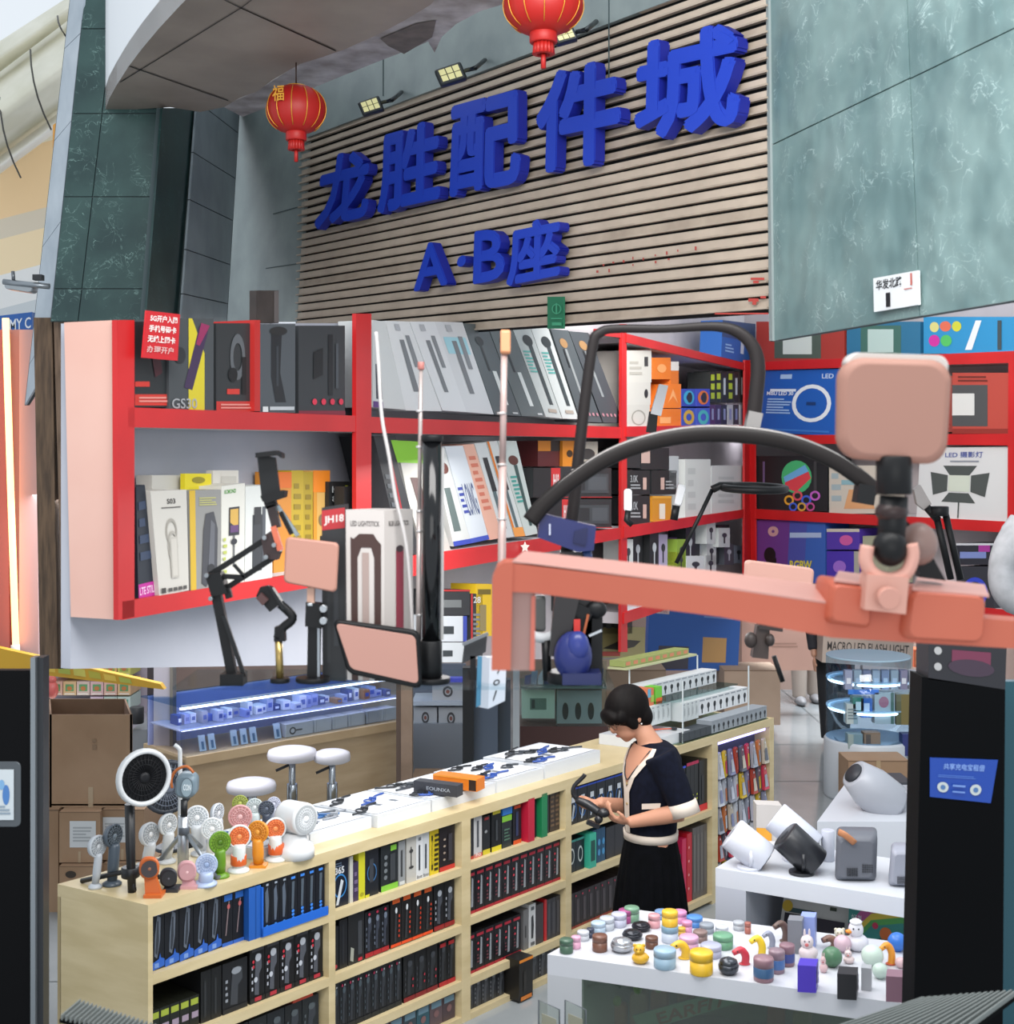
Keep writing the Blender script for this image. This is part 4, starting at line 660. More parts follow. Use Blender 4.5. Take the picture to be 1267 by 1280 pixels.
for k in range(12):
    x = 655+k*8.2; qbox('bagged_item', [mc.pt(x, 858, .1), mc.pt(x+7, 857, .1), mc.pt(x+9, 843-(k % 3)*4, .14), mc.pt(x+1, 845-(k % 2)*5, .14)], (0, .03, 0), M(['4a5a80', '7a90a8', 'a8b4c0', '35406a'][k % 4], .2), [], 'small bagged accessory heaped in the glass case', 'bag', 'bagged accessories')
carton(757, 832, 835, .0, .72, 12.3, .6, 'cardboard carton behind the hair of the shopper', mat=noise_mat('tan_carton', '8d7763', 'a08a74', 2, .8))
carton(905, 975, 845, .1, .62, 12.9, .5, 'pale carton behind the accessory display', mat=noise_mat('pale_carton', 'a28b78', 'b09884', 2, .8))
bx = fpl(13.2); qbox('blue_box', [bx.pt(808, 838, .0), bx.pt(922, 838), bx.pt(926, 759), bx.pt(812, 748)], (0, .25, 0), M('2c5aa4', .45), [('r', .08, .8, .22, .9, 'c9b4b4'), ('t', 'FOHOO', .1, .82, .2, .88, 'a03a3a', .01), ('r', .6, .12, .86, .5, 'b98f5a'), ('r', .12, .02, .45, .35, '4a4650'), ('lines', .6, .78, .92, .88, '6a8ac0', 2)], 'large blue box with a small red label under the salmon bar', 'box')
qbox('peach_box', bx.q(927, 745, 1020, 838, .6), (0, .3, 0), M('c49c8c', .5), [('lines', .4, .3, .75, .38, 'a88474', 2)], 'plain peach box behind the small camera clamp', 'box')
q = fpl(12.3).qs([(1027, 828), (1140, 836), (1143, 776), (1030, 772)]); qbox('flash_box', q, (0, .3, 0), M('b9a79a', .5), [('t', 'MACRO LED FLASH LIGHT', .05, .28, .95, .48, '3a3432', .01), ('r', 0, .6, 1, .63, '9a887c'), ('r', .58, .78, .74, .92, '2a2624'), ('e', .15, .85, .06, .05, '5a504a')], 'pinkish white box printed MACRO LED FLASH LIGHT', 'box')
tp0 = fpl(4.0)
qbox('dark_box', tp0.qs([(1160, 849), (1256, 862), (1258, 806), (1160, 800)], .0), (0, .12, 0), M('202026', .4), [('r', .3, .35, .8, .8, '6a2a44'), ('e', .55, .4, .3, .2, '3a2a3a'), ('e', .12, .75, .05, .1, 'a8a8a8'), ('e', .12, .35, .05, .1, 'a8a8a8')], 'dark box with a red band resting on the black totem', 'box')
qbox('orange_box', bx.q(1142, 812, 1158, 834, .2), (0, .2, 0), M('c8603a', .5), [('g', [(.1, .1), (.9, .5), (.1, .9)], 'e08a5a')], 'tiny orange box beside the flash light box', 'box')
# round lit display
rc = P(1100, 1005, 10.3); t = thing('round_display', 'round glass display lit from inside with price signs', 'display case', V((rc.x, rc.y+.35, 0)))
o0 = V((rc.x, rc.y+.35, 0)); R0 = 55/F*10.3
MB().lathe([(R0, 0), (R0*1.02, .02), (R0*1.02, .44), (R0*.98, .46)], o0, M('b2b8be', .35), seg=40).build('base', t)
MB().lathe([(R0*.97, .46), (R0*.97, 1.09)], o0, glassm('dcecf8', .9), seg=40).build('glass', t)
for z in (.70, .92, 1.09): MB().cyl(o0+V((0, 0, z)), R0*.97, .012, M('b8d4e4', .2, trans=.3), seg=40).build('shelf', t)
for z in (.69, .91): MB().torus(o0+V((0, 0, z)), R0*.9, .012, M('dff0ff', emit=4), seg=40, ts=6).build('light_ring', t)
rp2 = fpl(o0.y-R0*.8)
for x0, x1, y0, y1, c, ar, lab in ((1058, 1072, 880, 905, 'a8b4b4', [('lines', .1, .2, .9, .8, '6a7a80', 4)], 'pale card in the round display'), (1066, 1079, 872, 893, '2f7f6a', [('r', .25, .25, .75, .75, 'd8e4e0')], 'green payment sign card in the round display'), (1076, 1090, 873, 897, '2f68b0', [('r', .25, .25, .75, .75, 'd8e0ec')], 'blue payment sign card in the round display'), (1093, 1118, 866, 905, 'b4bab8', [('e', .45, .7, .25, .18, 'b06a7a'), ('r', .8, 0, .95, 1, '4a6a5a')], 'white card with a round pink picture in the round display'), (1120, 1150, 868, 906, '6d6238', [], 'olive box in the round display'), (1060, 1078, 918, 936, '8a9a98', [], 'grey box on the lower level of the round display'), (1080, 1100, 916, 936, 'a0785a', [('r', .1, .1, .4, .9, '5a4436')], 'brown box on the lower level of the round display'), (1128, 1152, 918, 945, '27306a', [('e', .5, .5, .2, .3, 'a8a8b8')], 'navy box with a pale dot in the round display')):
    qbox('display_card', rp2.q(x0, y0, x1, y1), (0, .1, 0), M(c, .4), ar, lab, 'box')
MB().prism(rp2.q(1060, 862, 1098, 868), (0, .02, 0), M('3a78c8', .4)).build('price_strip', t)
for k in range(8): 
    x = 1056+k*11.5; qbox('bottle_pack', rp2.q(x, 838, x+9, 862), (0, .06, 0), M(['8a90a8', 'a8acb0', '7a7890', 'b0b4bc'][k % 4], .2), [('r', .2, .3, .8, .6, 'c8ccd4')], 'slim clear pack standing on top of the round display', 'pack', 'clear packs on the round display')
carton(1060, 1136, 930, 0.0, .42, 10.0, .3, 'taped cardboard carton leaning before the round display', [('r', .46, 0, .53, 1, 'a08a6a')])
# black totem, right
t = thing('black_totem', 'tall matte black totem panel with a small blue sign', 'totem', P(1195, 1280, 4.0)-V((0, 0, 0))); tp = fpl(4.0); t.location = V((tp.pt(1195, 1000).x, 4.0, 0))
gb = noise_mat('matte_black_panel', '040507', '07080a', 1, .6, spec=.08); tq = [tp.pt(1134, 1500), tp.pt(1250, 1500), tp.pt(1256, 862), tp.pt(1152, 846)]
for i in (0, 1): tq[i].z = 0
tq[0].x = tp.pt(1131, 1280).x
MB().prism(tq, (0, .12, 0), gb).build('panel', t)
q = tp.qs([(1162, 996), (1238, 1004), (1247, 950), (1162, 947)], -.004); mb = MB(); mb.prism(q, (0, .004, 0), M('123f9a', .3)); mb.art(q, [('t', '共享充电宝租借', .2, .72, .82, .88, '7a9ad8', .02), ('lines', .12, .52, .7, .6, '4a70c0', 2), ('e', .2, .28, .09, .13, 'b8c0c0'), ('e', .72, .28, .09, .13, 'b8c0c0'), ('e', .2, .28, .04, .06, '4a70a0'), ('e', .72, .28, .04, .06, '4a70a0'), ('r', .35, .32, .55, .37, '6a8ac8'), ('r', .35, .18, .55, .22, '6a8ac8')], (0, -1, 0), .002); mb.build('sign', t)
t2 = thing('teal_panel', 'narrow teal panel edge behind the black totem', 'panel', V((fpl(4.2).pt(1262, 1000).x, 4.2, 0)))
vfl(1246, 1290, 852, 4.25, .04, M('1d4f5c', .4)).build('sheet', t2); vfl(1250, 1253, 870, 4.22, .02, M('2f7a88', .3)).build('edge_strip', t2)
# white projector counter
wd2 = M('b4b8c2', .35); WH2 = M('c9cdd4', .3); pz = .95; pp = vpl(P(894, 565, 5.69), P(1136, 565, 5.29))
t = thing('white_counter', 'white open-fronted counter carrying small projectors', 'counter', xz(pp, 1010, 0))
mb = MB(); mb.prism([xz(pp, 894, pz-.075), xz(pp, 1160, pz-.075), xz(pp, 1160, pz), xz(pp, 894, pz)], V((.28, .42, 0)), WH2); mb.build('top', t)
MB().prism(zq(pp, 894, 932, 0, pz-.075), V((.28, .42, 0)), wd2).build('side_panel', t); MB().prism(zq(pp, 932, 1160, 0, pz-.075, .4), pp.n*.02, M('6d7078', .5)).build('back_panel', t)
t = thing('white_plinth', 'lower white plinth block behind the projectors', 'plinth', P(1080, 1040, 6.6)); fp2 = fpl(6.4); t.location = V((fp2.pt(1080, 1000).x, 6.4, 0))
a, b = fp2.pt(1021, 1027), fp2.pt(1165, 1030); zt = a.z; MB().prism([V((a.x, 6.4, 0)), V((b.x, 6.4, 0)), V((b.x, 6.4, zt)), V((a.x, 6.4, zt))], (.3, .7, 0), WH2).build('block', t)
qbox('dark_box', fp2.q(1120, 978, 1140, 1028, .3), (0, .2, 0), M('34363c', .5), [], 'dark grey upright box on the white plinth', 'box')
# boxes within it
qbox('projector_box', [xz(pp, 952, .62, .2), xz(pp, 1040, .62, .2), xz(pp, 1043, .865, .22), xz(pp, 960, .865, .22)], pp.n*.12, 'b4b4b0', [('r', .05, .1, .45, .5, '1d1a22'), ('r', .1, .52, .5, .6, '2f4a4c'), ('t', 'BEST', .7, .88, .95, .95, '2f4a5a', .01), ('e', .08, .62, .08, .1, 'b89a2a'), ('r', .5, .08, .95, .5, '2f2a34'), ('lines', .05, .86, .4, .94, '90908c', 2), ('r', .72, .66, .82, .72, '2f3a2a')], 'white product box with dark pictures under the projector counter', 'box')
rb = [('r', 0, 0, 1, 1, '3f8f88'), ('g', [(.0, .3), (.3, .75), (.7, .86), (1, .86), (1, .98), (.6, .97), (.2, .85), (0, .55)], 'b45a90'), ('g', [(.0, .22), (.3, .66), (.7, .78), (1, .78), (1, .88), (.7, .88), (.3, .77), (0, .38)], 'd8c04a'), ('g', [(.0, .14), (.3, .58), (.7, .7), (1, .7), (1, .79), (.7, .79), (.3, .67), (0, .24)], '5aa85a'), ('e', .5, .5, .08, .1, 'd0703a'), ('e', .78, .42, .1, .14, 'b8602a'), ('r', .42, .2, .68, .42, '2a1f3a'), ('e', .52, .31, .06, .07, 'c89a7a'), ('e', .36, .6, .04, .05, 'c03a5a'), ('t', '好礼', .04, .62, .2, .72, 'd8e4e4', .01), ('lines', .04, .78, .24, .9, 'c8dcd8', 3)]
qbox('rainbow_box', [xz(pp, 1042, .60, .18), xz(pp, 1140, .60, .18), xz(pp, 1142, .865, .2), xz(pp, 1044, .865, .2)], pp.n*.12, M('3f8f88', .4), rb, 'teal toy box with a rainbow arch under the projector counter', 'box')
MB().prism([xz(pp, 932, .57, .05), xz(pp, 1160, .57, .05), xz(pp, 1160, .6, .05), xz(pp, 932, .6, .05)], pp.n*.36, wd2).build('inner_shelf', bpy.data.objects['white_counter'])
# ================= LONG BIRCH COUNTER
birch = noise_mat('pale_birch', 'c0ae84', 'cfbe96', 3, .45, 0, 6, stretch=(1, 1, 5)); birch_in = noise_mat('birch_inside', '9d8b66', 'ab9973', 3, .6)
cp_ = vpl(P(185, 565, 5.07), P(967, 565, 8.65)); BV = V((-.42, .25, 0))
def cx(x, z, off=0): return xz(cp_, x, z)+cp_.n*off
t = thing('display_counter', 'long pale birch counter with open shelves full of boxes', 'counter', cx(560, 0)+BV/2)
CT = 1.0
mb = MB(); mb.prism([cx(185, .952), cx(967, .952), cx(967, CT), cx(185, CT)], BV, birch); mb.build('top', t)
for x0, x1 in ((185, 191), (411, 419), (577, 588), (707, 714), (796, 803), (890, 897), (962, 967)):
    MB().prism([cx(x0, 0), cx(x1, 0), cx(x1, .952), cx(x0, .952)], BV*.97, birch).build('upright', t)
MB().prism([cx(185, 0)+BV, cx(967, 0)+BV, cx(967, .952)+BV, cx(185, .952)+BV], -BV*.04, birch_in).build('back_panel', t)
S1, S2, S3, S4 = .735, .465, .20, .03
for xa, xb, zz in ((191, 411, (S1, S2, S3, S4)), (419, 577, (S1, S2, S3, S4)), (588, 707, (S1+.01, S2+.02, S3, S4)), (714, 796, (S1+.01, S2+.03, S3+.0, S4)), (803, 890, (.565, .06)), (897, 962, (.06,))):
    for z in zz: MB().prism([cx(xa, z-.038), cx(xb, z-.038), cx(xb, z), cx(xa, z)], BV*.95, birch).build('shelf', t)
# dark recess liners are just shadow; rows of boxes
def row(xa, xb, n, z, h, dep, body, art, label, group, off=.03, name='product_box', gap=.04, jit=0, mats=None):
    a, b = cx(xa, z), cx(xb, z); st = (b-a)/n
    base = None
    for i in range(n):
        o1 = cp_.n*off; p = a+st*i+o1; p2 = a+st*(i+1-gap)+o1; hh = V((0, 0, h))
        if base is None or mats:
            ob = qbox(name, [p, p2, p2+hh, p+hh], cp_.n*dep, M(mats[i % len(mats)] if mats else body, .35), art, label, 'box', group if n > 1 else None)
            if base is None: base = ob; o0_ = ob.location.copy()
        else:
            ob = base.copy(); C.objects.link(ob); ob.location = o0_+st*i
        if jit: ob.location += cp_.n*random.uniform(0, jit)
gim = lambda c1, c2, foot, top=None: [('g', [(.3, .15), (.6, .12), (.62, .5), (.8, .6), (.78, .85), (.4, .88), (.34, .5)], c1), ('e', .55, .8, .2, .07, c2), ('r', 0, 0, 1, .1, foot), ('lines', .1, .2, .2, .7, c2, 4)]+([('r', .1, .92, .9, .97, top)] if top else [])
# bay 1
row(193, 283, 5, S1, .215, .2, '14161c', [('g', [(.3, .25), (.5, .2), (.7, .5), (.75, .9), (.5, .95), (.35, .6)], '5c6470'), ('g', [(.38, .3), (.5, .26), (.62, .5), (.6, .85), (.5, .85), (.44, .6)], '2b3038'), ('g', [(0, 0), (1, .04), (1, .16), (.75, .2), (.7, .28), (.6, .18), (0, .12)], '2a5cb4'), ('r', .3, .04, .6, .12, '6f90cc'), ('r', .25, .955, .75, .98, '3a70c8')], 'black box with a blue foot and a curved handle picture', 'blue-footed black boxes at the counter end')
row(283, 311, 2, S1, .205, .2, '14161c', [('r', .2, .86, .95, .98, '2a66b8'), ('g', [(.3, .2), (.4, .2), (.7, .85), (.6, .85)], '7a6a6c'), ('e', .6, .75, .14, .05, 'b05a5a'), ('r', 0, 0, 1, .07, '2a5cb4')], 'black box with a slim stick picture and blue top', 'slim stick boxes')
q = [cx(311, S1, -.0), cx(326, S1, -.0), cx(326, S1+.21), cx(311, S1+.21)]; qbox('blue_case', q, cp_.n*.25, M('1f57a8', .4), [('r', .55, 0, .6, 1, '184a90')], 'plain saturated blue carton side beside the trayed boxes', 'box')
t3 = thing('display_tray', 'blue retail tray holding seven slim black boxes', 'tray', cx(368, S1)); mb = MB(); mb.prism([cx(326, S1, -.006), cx(409, S1, -.006), cx(409, S1+.035, -.006), cx(326, S1+.035, -.006)], cp_.n*.008, M('1f62c4', .4)); mb.prism([cx(326, S1+.002, -.006), cx(328, S1+.002, -.006), cx(328, S1+.2, -.006), cx(326, S1+.2, -.006)], cp_.n*.25, M('1f62c4', .4)); mb.prism([cx(326, S1+.002), cx(409, S1+.002), cx(409, S1+.006), cx(326, S1+.006)], cp_.n*.25, M('1f62c4', .4)); mb.build('tray', t3)
row(330, 362, 3, S1+.007, .205, .2, '14171d', [('g', [(.35, .2), (.6, .2), (.75, .6), (.6, .9), (.3, .8)], '525c6a'), ('r', .4, .92, .7, .96, '9aa4b0'), ('e', .5, .12, .15, .03, '4a90d8')], 'slim black box, wider kind, inside the blue tray', 'wider boxes in the blue tray', .01)
row(362, 408, 4, S1+.007, .205, .2, '13161d', [('g', [(.35, .3), (.6, .3), (.7, .85), (.4, .85)], '4a5560'), ('r', .3, .9, .75, .95, '3a80d8'), ('e', .5, .26, .16, .03, '3a80d8'), ('e', .5, .19, .16, .03, '3a80d8'), ('e', .5, .12, .16, .03, '3a80d8')], 'slim black box with blue dots inside the blue tray', 'blue-dotted boxes in the tray', .01)
row(193, 255, 5, S2, .12, .2, '1c1e18', [('r', .1, .72, .9, .92, '9aa83a'), ('r', .2, .3, .9, .5, '9a8a9a')], 'low black box with a lime top strip on the second shelf', 'lime strip boxes')
row(257, 283, 2, S2, .2, .2, '18191a', [('r', .3, .1, .5, .8, '2a2c2e')], 'plain black box on the second shelf near the end', 'plain black boxes')
row(284, 316, 1, S2, .2, .2, '1c1d20', gim('3a3d42', '8a8f96', '1c1d20'), 'black box with a small stabiliser picture, second shelf', None)
row(318, 410, 5, S2, .225, .2, '141416', gim('4d5058', 'a8acb4', '18181a', '3a3a40')+[('r', .3, .03, .75, .1, 'a82a3a'), ('e', .2, .75, .07, .03, 'c02a3a'), ('e', .2, .66, .07, .03, 'c02a3a'), ('e', .35, .42, .12, .05, 'b8bcc4')], 'black box with a grey handle picture and red tag, second shelf of the end bay', 'red-tag boxes of the end bay')
row(193, 405, 9, S3, .2, .2, '1c2024', gim('34383e', '50585c', '22262a'), 'dark box on the third shelf of the end bay', 'third shelf of the end bay', mats=['1c2024', '1a1c1e', '202426'])
row(372, 398, 1, S3+.2, .03, .18, 'c0442a', [], 'flat red-orange box lying on the third shelf boxes', None)
# bay 2
def one(xa, xb, z, h, c, art, label, dep=.2, off=.03): row(xa, xb, 1, z, h, dep, c, art, label, None, off, gap=0)
one(420, 441, S1, .215, '101726', [('t', '365', .2, .66, .75, .8, 'c8ccd0', .03), ('o', .5, .42, .4, .24, .86, '2f7ab8'), ('g', [(.25, .05), (.4, .05), (.7, .5), (.55, .55)], 'c0c6cc'), ('lines', .15, .8, .6, .9, '5a6a80', 2)], 'navy box with a blue ring and white stick picture')
one(443, 447, S1, .2, 'b9b8b0', [], 'thin cream box edge beside the ring box'); one(447, 454, S1, .17, '3a2f4a', [('lines', .2, .2, .8, .8, '6a5a7a', 3)], 'thin purple-black box before the yellow spine')
one(454, 462, S1, .215, 'c4c02a', [('e', .5, .1, .3, .04, '9a9620')], 'bright yellow-green box spine in the second bay'); one(462, 479, S1, .205, '1a1d24', [('o', .5, .5, .35, .2, .85, '3a6a9a'), ('r', .3, .3, .6, .8, '34383f'), ('r', 0, 0, .3, .06, 'c4c02a')], 'dark box with a blue arc behind the yellow spine')
one(482, 503, S1, .2, '23272a', [('r', 0, 0, 1, .13, '7ab83a'), ('r', .55, .86, .9, .98, '7ab83a')]+[('e', .25, .3+.15*k, .1, .05, '6a7074') for k in range(4)]+[('r', .5, .2, .8, .8, '363a3e')], 'black box with green foot and green top corner')
one(504, 512, S1, .2, '8d9092', [('r', .3, .2, .6, .8, '3a3c3e'), ('r', .1, .02, .9, .1, 'c0c4c4')], 'narrow grey box beside the green-footed one')
one(514, 526, S1, .215, 'b4b2ac', [('r', .4, .3, .5, .75, '3a3a3a'), ('e', .45, .66, .2, .04, '3a3a3a'), ('e', .45, .32, .25, .03, '3a3a3a')], 'beige box with a small tripod picture'); one(526, 534, S1, .21, 'd0d2d4', [('r', .35, .2, .6, .75, '3a4046'), ('t', 'Boost', .1, .03, .9, .1, '4a4e54', .01), ('r', .3, .85, .7, .92, '6a6e74')], 'white box with a dark stick picture, nearer of two'); one(534, 542, S1, .205, 'c2c5c8', [('r', .35, .2, .6, .75, '3a4046'), ('t', 'Boost', .1, .03, .9, .1, '4a4e54', .01)], 'white box with a dark stick picture, further of two')
one(543, 554, S1, .205, 'd0b82a', [('t', 'BZZZC', .15, .1, .35, .9, '2a2810', .01)]+[('r', .45, .08+.11*k, .9, .14+.11*k, '2a2810') for k in range(8)], 'yellow box covered with black zigzag print'); one(555, 574, S1, .21, '231f22', [('r', 0, 0, 1, .1, 'b8322a')]+[('e', .3, .25+.15*k, .08, .025, '9a8a7a') for k in range(4)]+[('r', .55, .2, .8, .8, '36343a')], 'dark brown box with red foot ending the second bay top row')
one(420, 429, S2, .19, '15161a', [('e', .5, .1, .3, .05, 'a82a3a')], 'slim black box starting the second bay middle row'); one(430, 440, S2, .21, '16171b', [('r', .4, .1, .5, .9, '2a2d33')], 'slim plain black box in the second bay middle row'); one(441, 461, S2, .225, '1c1d1f', [('r', .6, .15, .85, .8, '3a3d42'), ('g', [(.1, .1), (.3, .05), (.35, .3), (.15, .35)], '9a9c90'), ('r', .6, .03, .85, .09, 'b82a3a'), ('r', 0, .97, 1, 1, '6a6a6c')], 'taller black box with a pale corner picture')
row(462, 492, 3, S2+.005, .2, .18, '15171c', gim('333844', '6a7484', 'a01f26')+[('e', .5, .94, .15, .03, 'b82a4a')], 'black box with a red foot and bluish handle picture', 'red-footed boxes of the second bay')
row(494, 547, 4, S2+.005, .225, .2, '1b1a1b', [('r', 0, 0, 1, .06, 'd8481c'), ('r', .15, .86, .85, .95, 'd05a20'), ('g', [(.3, .1), (.5, .1), (.6, .75), (.4, .75)], '2c2d30'), ('e', .5, .72, .1, .06, 'd0d4d8')]+[('e', .75, .2+.1*k, .06, .03, 'c03a1c') for k in range(5)], 'black box with orange top and orange foot in the second bay', 'orange-footed boxes')
row(548, 574, 2, S2+.005, .21, .2, '191a1d', gim('40444c', '9aa0a8', '8a1f22'), 'black box with a grey stick picture ending the second bay middle row', 'end of second bay middle row')
row(420, 508, 9, S3, .215, .2, '16181c', gim('2c3036', '46525a', '1c2022')+[('e', .3, .9, .12, .03, 'a0284a'), ('e', .6, .9, .08, .02, 'b8bcc0')], 'dark slim box with a pink dot on the third shelf of the second bay', 'pink-dot boxes')
row(510, 553, 3, S3, .21, .2, '141517', gim('26292d', '3a3e44', '7a1c22')+[('e', .8, .3, .06, .03, 'a8283a'), ('e', .8, .45, .06, .03, 'a8283a')], 'black box with red dots on the third shelf of the second bay', 'red-dot boxes'); row(554, 575, 2, S3, .215, .2, '141517', gim('26292d', '3a3e44', 'a8242a')+[('r', .1, .85, .8, .93, 'a8242a')], 'black box with red top and foot on the third shelf, second bay', 'red top and foot boxes')
row(420, 575, 9, S4, .14, .2, '4a3c40', [('r', .1, .6, .9, .8, '6a8a9a'), ('e', .5, .4, .2, .12, '7a5a5a')], 'low mixed box on the bottom shelf of the second bay', 'bottom shelf of second bay', mats=['4a3c40', '35424a', '2f5560', '5a4a4e'])
# bay 3
row(589, 598, 1, S1+.01, .19, .2, '25262a', [('r', .0, 0, 1, .08, 'a83a2a'), ('r', .3, .2, .6, .7, '4a4c50')], 'dark narrow box opening the third bay top row', None); one(598, 608, S1+.01, .195, 'b9b9ba', [('r', .35, .25, .6, .9, '4a4d52'), ('r', 0, 0, 1, .1, 'c86a5a'), ('t', 'Pro', .2, .02, .8, .12, 'e0e0e0', .01)], 'white box with a red foot and a black stick picture'); one(609, 618, S1+.01, .185, '202226', [('r', 0, 0, 1, .13, 'c8b82a'), ('r', .2, .9, .8, .97, '8a2a2a'), ('e', .4, .6, .2, .04, '8a8d90')], 'black box with a yellow foot, smaller one')
one(620, 632, S1+.01, .2, '14171a', [('r', 0, 0, 1, .12, 'd0c22a'), ('r', .1, .9, .9, .98, 'c8bc2a'), ('r', .4, .25, .6, .75, '3a3e42')], 'black box with a yellow foot and yellow top'); one(633, 645, S1+.01, .16, '232a2c', [('r', 0, .8, 1, .98, '7ab83a'), ('lines', .2, .2, .8, .6, '4a6a5a', 4)], 'dark box with a lime top block'); one(634, 646, S1+.17, .04, '2f78c8', [], 'small bright blue box lying on the lime-topped one'); one(647, 657, S1+.01, .2, '1b1c22', [('r', 0, 0, 1, .1, 'd0501c'), ('r', .1, .88, .9, .96, 'c0401c'), ('r', .3, .2, .6, .8, '2f3a5a')], 'dark box with an orange foot in the third bay'); one(660, 668, S1+.01, .215, 'b8203a', [], 'crimson box spine in the third bay', off=.0); one(668, 676, S1+.01, .21, '1f2024', [('r', .3, .1, .7, .9, '3a3c42')], 'dark box beside the crimson spine'); one(677, 684, S1+.01, .22, '1f7a4c', [], 'green box spine in the third bay', off=.0); one(684, 692, S1+.01, .205, '222326', [('r', .3, .1, .7, .9, '3a3c42')], 'dark box beside the green spine'); row(693, 705, 2, S1+.01, .21, .2, '3a2f28', [('lines', .1, .1, .9, .9, '6a5440', 7)], 'brownish box ending the third bay top row', 'brownish boxes')
sil = [('g', [(.45, .15), (.7, .15), (.72, .8), (.55, .84)], '8d9298'), ('r', 0, 0, 1, .07, 'a01f30'), ('r', .1, .88, .85, .95, 'a8283a'), ('e', .25, .7, .1, .03, 'c83a4a'), ('e', .25, .55, .1, .03, 'c83a4a'), ('lines', .12, .2, .35, .45, '6a3a42', 3)]
row(589, 706, 11, S2+.02, .205, .2, '1b1a1f', sil, 'black box with red foot and silver stick picture, middle shelf of the third bay', 'silver stick boxes, middle shelf')
row(588, 657, 6, S3, .19, .2, '18181c', sil, 'black box with red foot and silver stick picture, lower shelf of the third bay', 'silver stick boxes, lower shelf')
one(660, 666, S3, .2, '6f6f70', [('r', .3, .3, .5, .6, '2a2a2a')], 'grey box side next to the white stick box'); one(667, 675, S3, .215, 'c8cacc', [('g', [(.3, .2), (.6, .2), (.7, .5), (.6, .75), (.3, .7)], '33363a'), ('r', .25, .86, .75, .94, '5a5d62'), ('r', .2, .04, .8, .12, '5a5d62')], 'white box with a black handle picture on the lower shelf'); row(676, 685, 1, S3, .2, .2, '3a3639', [], 'brownish grey box on the lower shelf of third bay', None); one(686, 689, S3, .21, 'b42228', [], 'thin red box spine on the lower shelf'); row(689, 706, 3, S3, .205, .2, '34343a', [('r', .2, .1, .7, .9, '48484e')], 'grey-brown box ending the lower shelf', 'grey-brown boxes')
row(588, 636, 5, S4-.02, .17, .2, '2c2e32', gim('4a4d52', '7a7d82', '3a3c40'), 'dark box on the bottom shelf of the third bay', 'bottom shelf of third bay'); one(637, 654, S4-.02, .2, '1e1c1a', [('r', 0, .93, 1, 1, 'e0862a'), ('r', .1, .0, .9, .1, 'd07a30'), ('r', .3, .2, .5, .7, '2e2c2a')], 'tall black box with an orange lid pulled forward', off=-.06); row(656, 700, 4, S4-.02, .17, .2, '2c2e32', gim('4a4d52', '7a7d82', '3a3c40'), 'dark box behind the white table corner, bottom shelf', 'bottom shelf by the white table')
# bay 4/5
row(716, 795, 7, S1+.01, .19, .2, '12161f', [('o', .5, .4, .35, .25, .85, '2f6ab0'), ('g', [(.3, .1), (.45, .1), (.7, .5), (.5, .55)], 'a8b0b8'), ('r', .3, .6, .7, .75, 'c0c6cc'), ('r', 0, .95, 1, 1, '2f55c8')], 'navy box with white emblem behind the hands of the shopper', 'navy emblem boxes')
row(715, 736, 2, S2+.03, .17, .2, '18222a', [('o', .5, .5, .3, .25, .75, 'b8c0c0'), ('r', 0, .93, 1, 1, '3a8a80')], 'dark box with white ring under the hands', 'white ring boxes'); one(737, 745, S2+.03, .18, '3aa88e', [('r', .15, .2, .8, .8, '1c4a44')], 'turquoise box on the second shelf', off=.0); row(746, 762, 3, S2+.03, .18, .2, '1e4a6a', [('e', .5, .3, .3, .1, '4a90c0'), ('e', .5, .6, .3, .1, '4a90c0')], 'blue box with round dots beside the turquoise one', 'blue dotted boxes'); row(763, 795, 3, S2+.03, .17, .2, '2a2a30', [], 'dark box hidden by the skirt', 'boxes behind the skirt')
row(715, 795, 10, S3, .185, .2, '231c20', [('r', .3, .15, .7, .8, '4a4448'), ('r', 0, 0, 1, .07, '8a3a30'), ('e', .2, .9, .1, .03, 'a8304a')], 'small dark box in the tight row beside the skirt', 'tight dark row beside the skirt')
ye = lambda c: [('r', 0, 0, 1, .08, c), ('e', .6, .2, .12, .02, 'b8c22a'), ('e', .6, .28, .12, .02, 'b8c22a'), ('e', .6, .36, .12, .02, 'b8c22a')]
row(846, 862, 3, .565, .3, .2, '17191a', ye('c8c22a')+[('r', 0, .96, 1, 1, '3a50c8')], 'tall black box with a yellow foot behind the back of the shopper', 'yellow-footed tall boxes'); row(863, 878, 3, .565, .31, .2, '17171a', ye('c02040')+[('r', 0, .94, 1, 1, 'b02a50')], 'tall black box with a crimson foot', 'crimson-footed tall boxes'); one(879, 889, .565, .3, '1a1a1d', [('r', 0, 0, 1, .13, 'c82a30'), ('r', .3, .2, .6, .7, '2d2d31')], 'wide tall black box with a red foot by the upright')
row(806, 846, 5, .565, .3, .2, '17191a', ye('c8c22a'), 'tall dark box hidden behind the shoulder', 'tall boxes behind the shoulder'); one(858, 863, .06, .38, 'c22450', [], 'crimson spine, lower shelf behind the skirt', off=.03); one(864, 870, .06, .4, 'b81c2c', [('e', .3, .2+.0, .15, .02, 'd8a0a0'), ('e', .3, .4, .15, .02, 'd8a0a0'), ('e', .3, .6, .15, .02, 'd8a0a0'), ('e', .3, .8, .15, .02, 'd8a0a0')], 'red box with pale dots, lower shelf'); row(871, 889, 4, .06, .42, .2, '5a5552', [('r', .2, .1, .7, .9, '6d6864')], 'grey-brown tall box on the lowest shelf', 'grey-brown tall boxes'); one(806, 856, .06, .3, '2a2a2c', [], 'dark bundle behind the skirt')
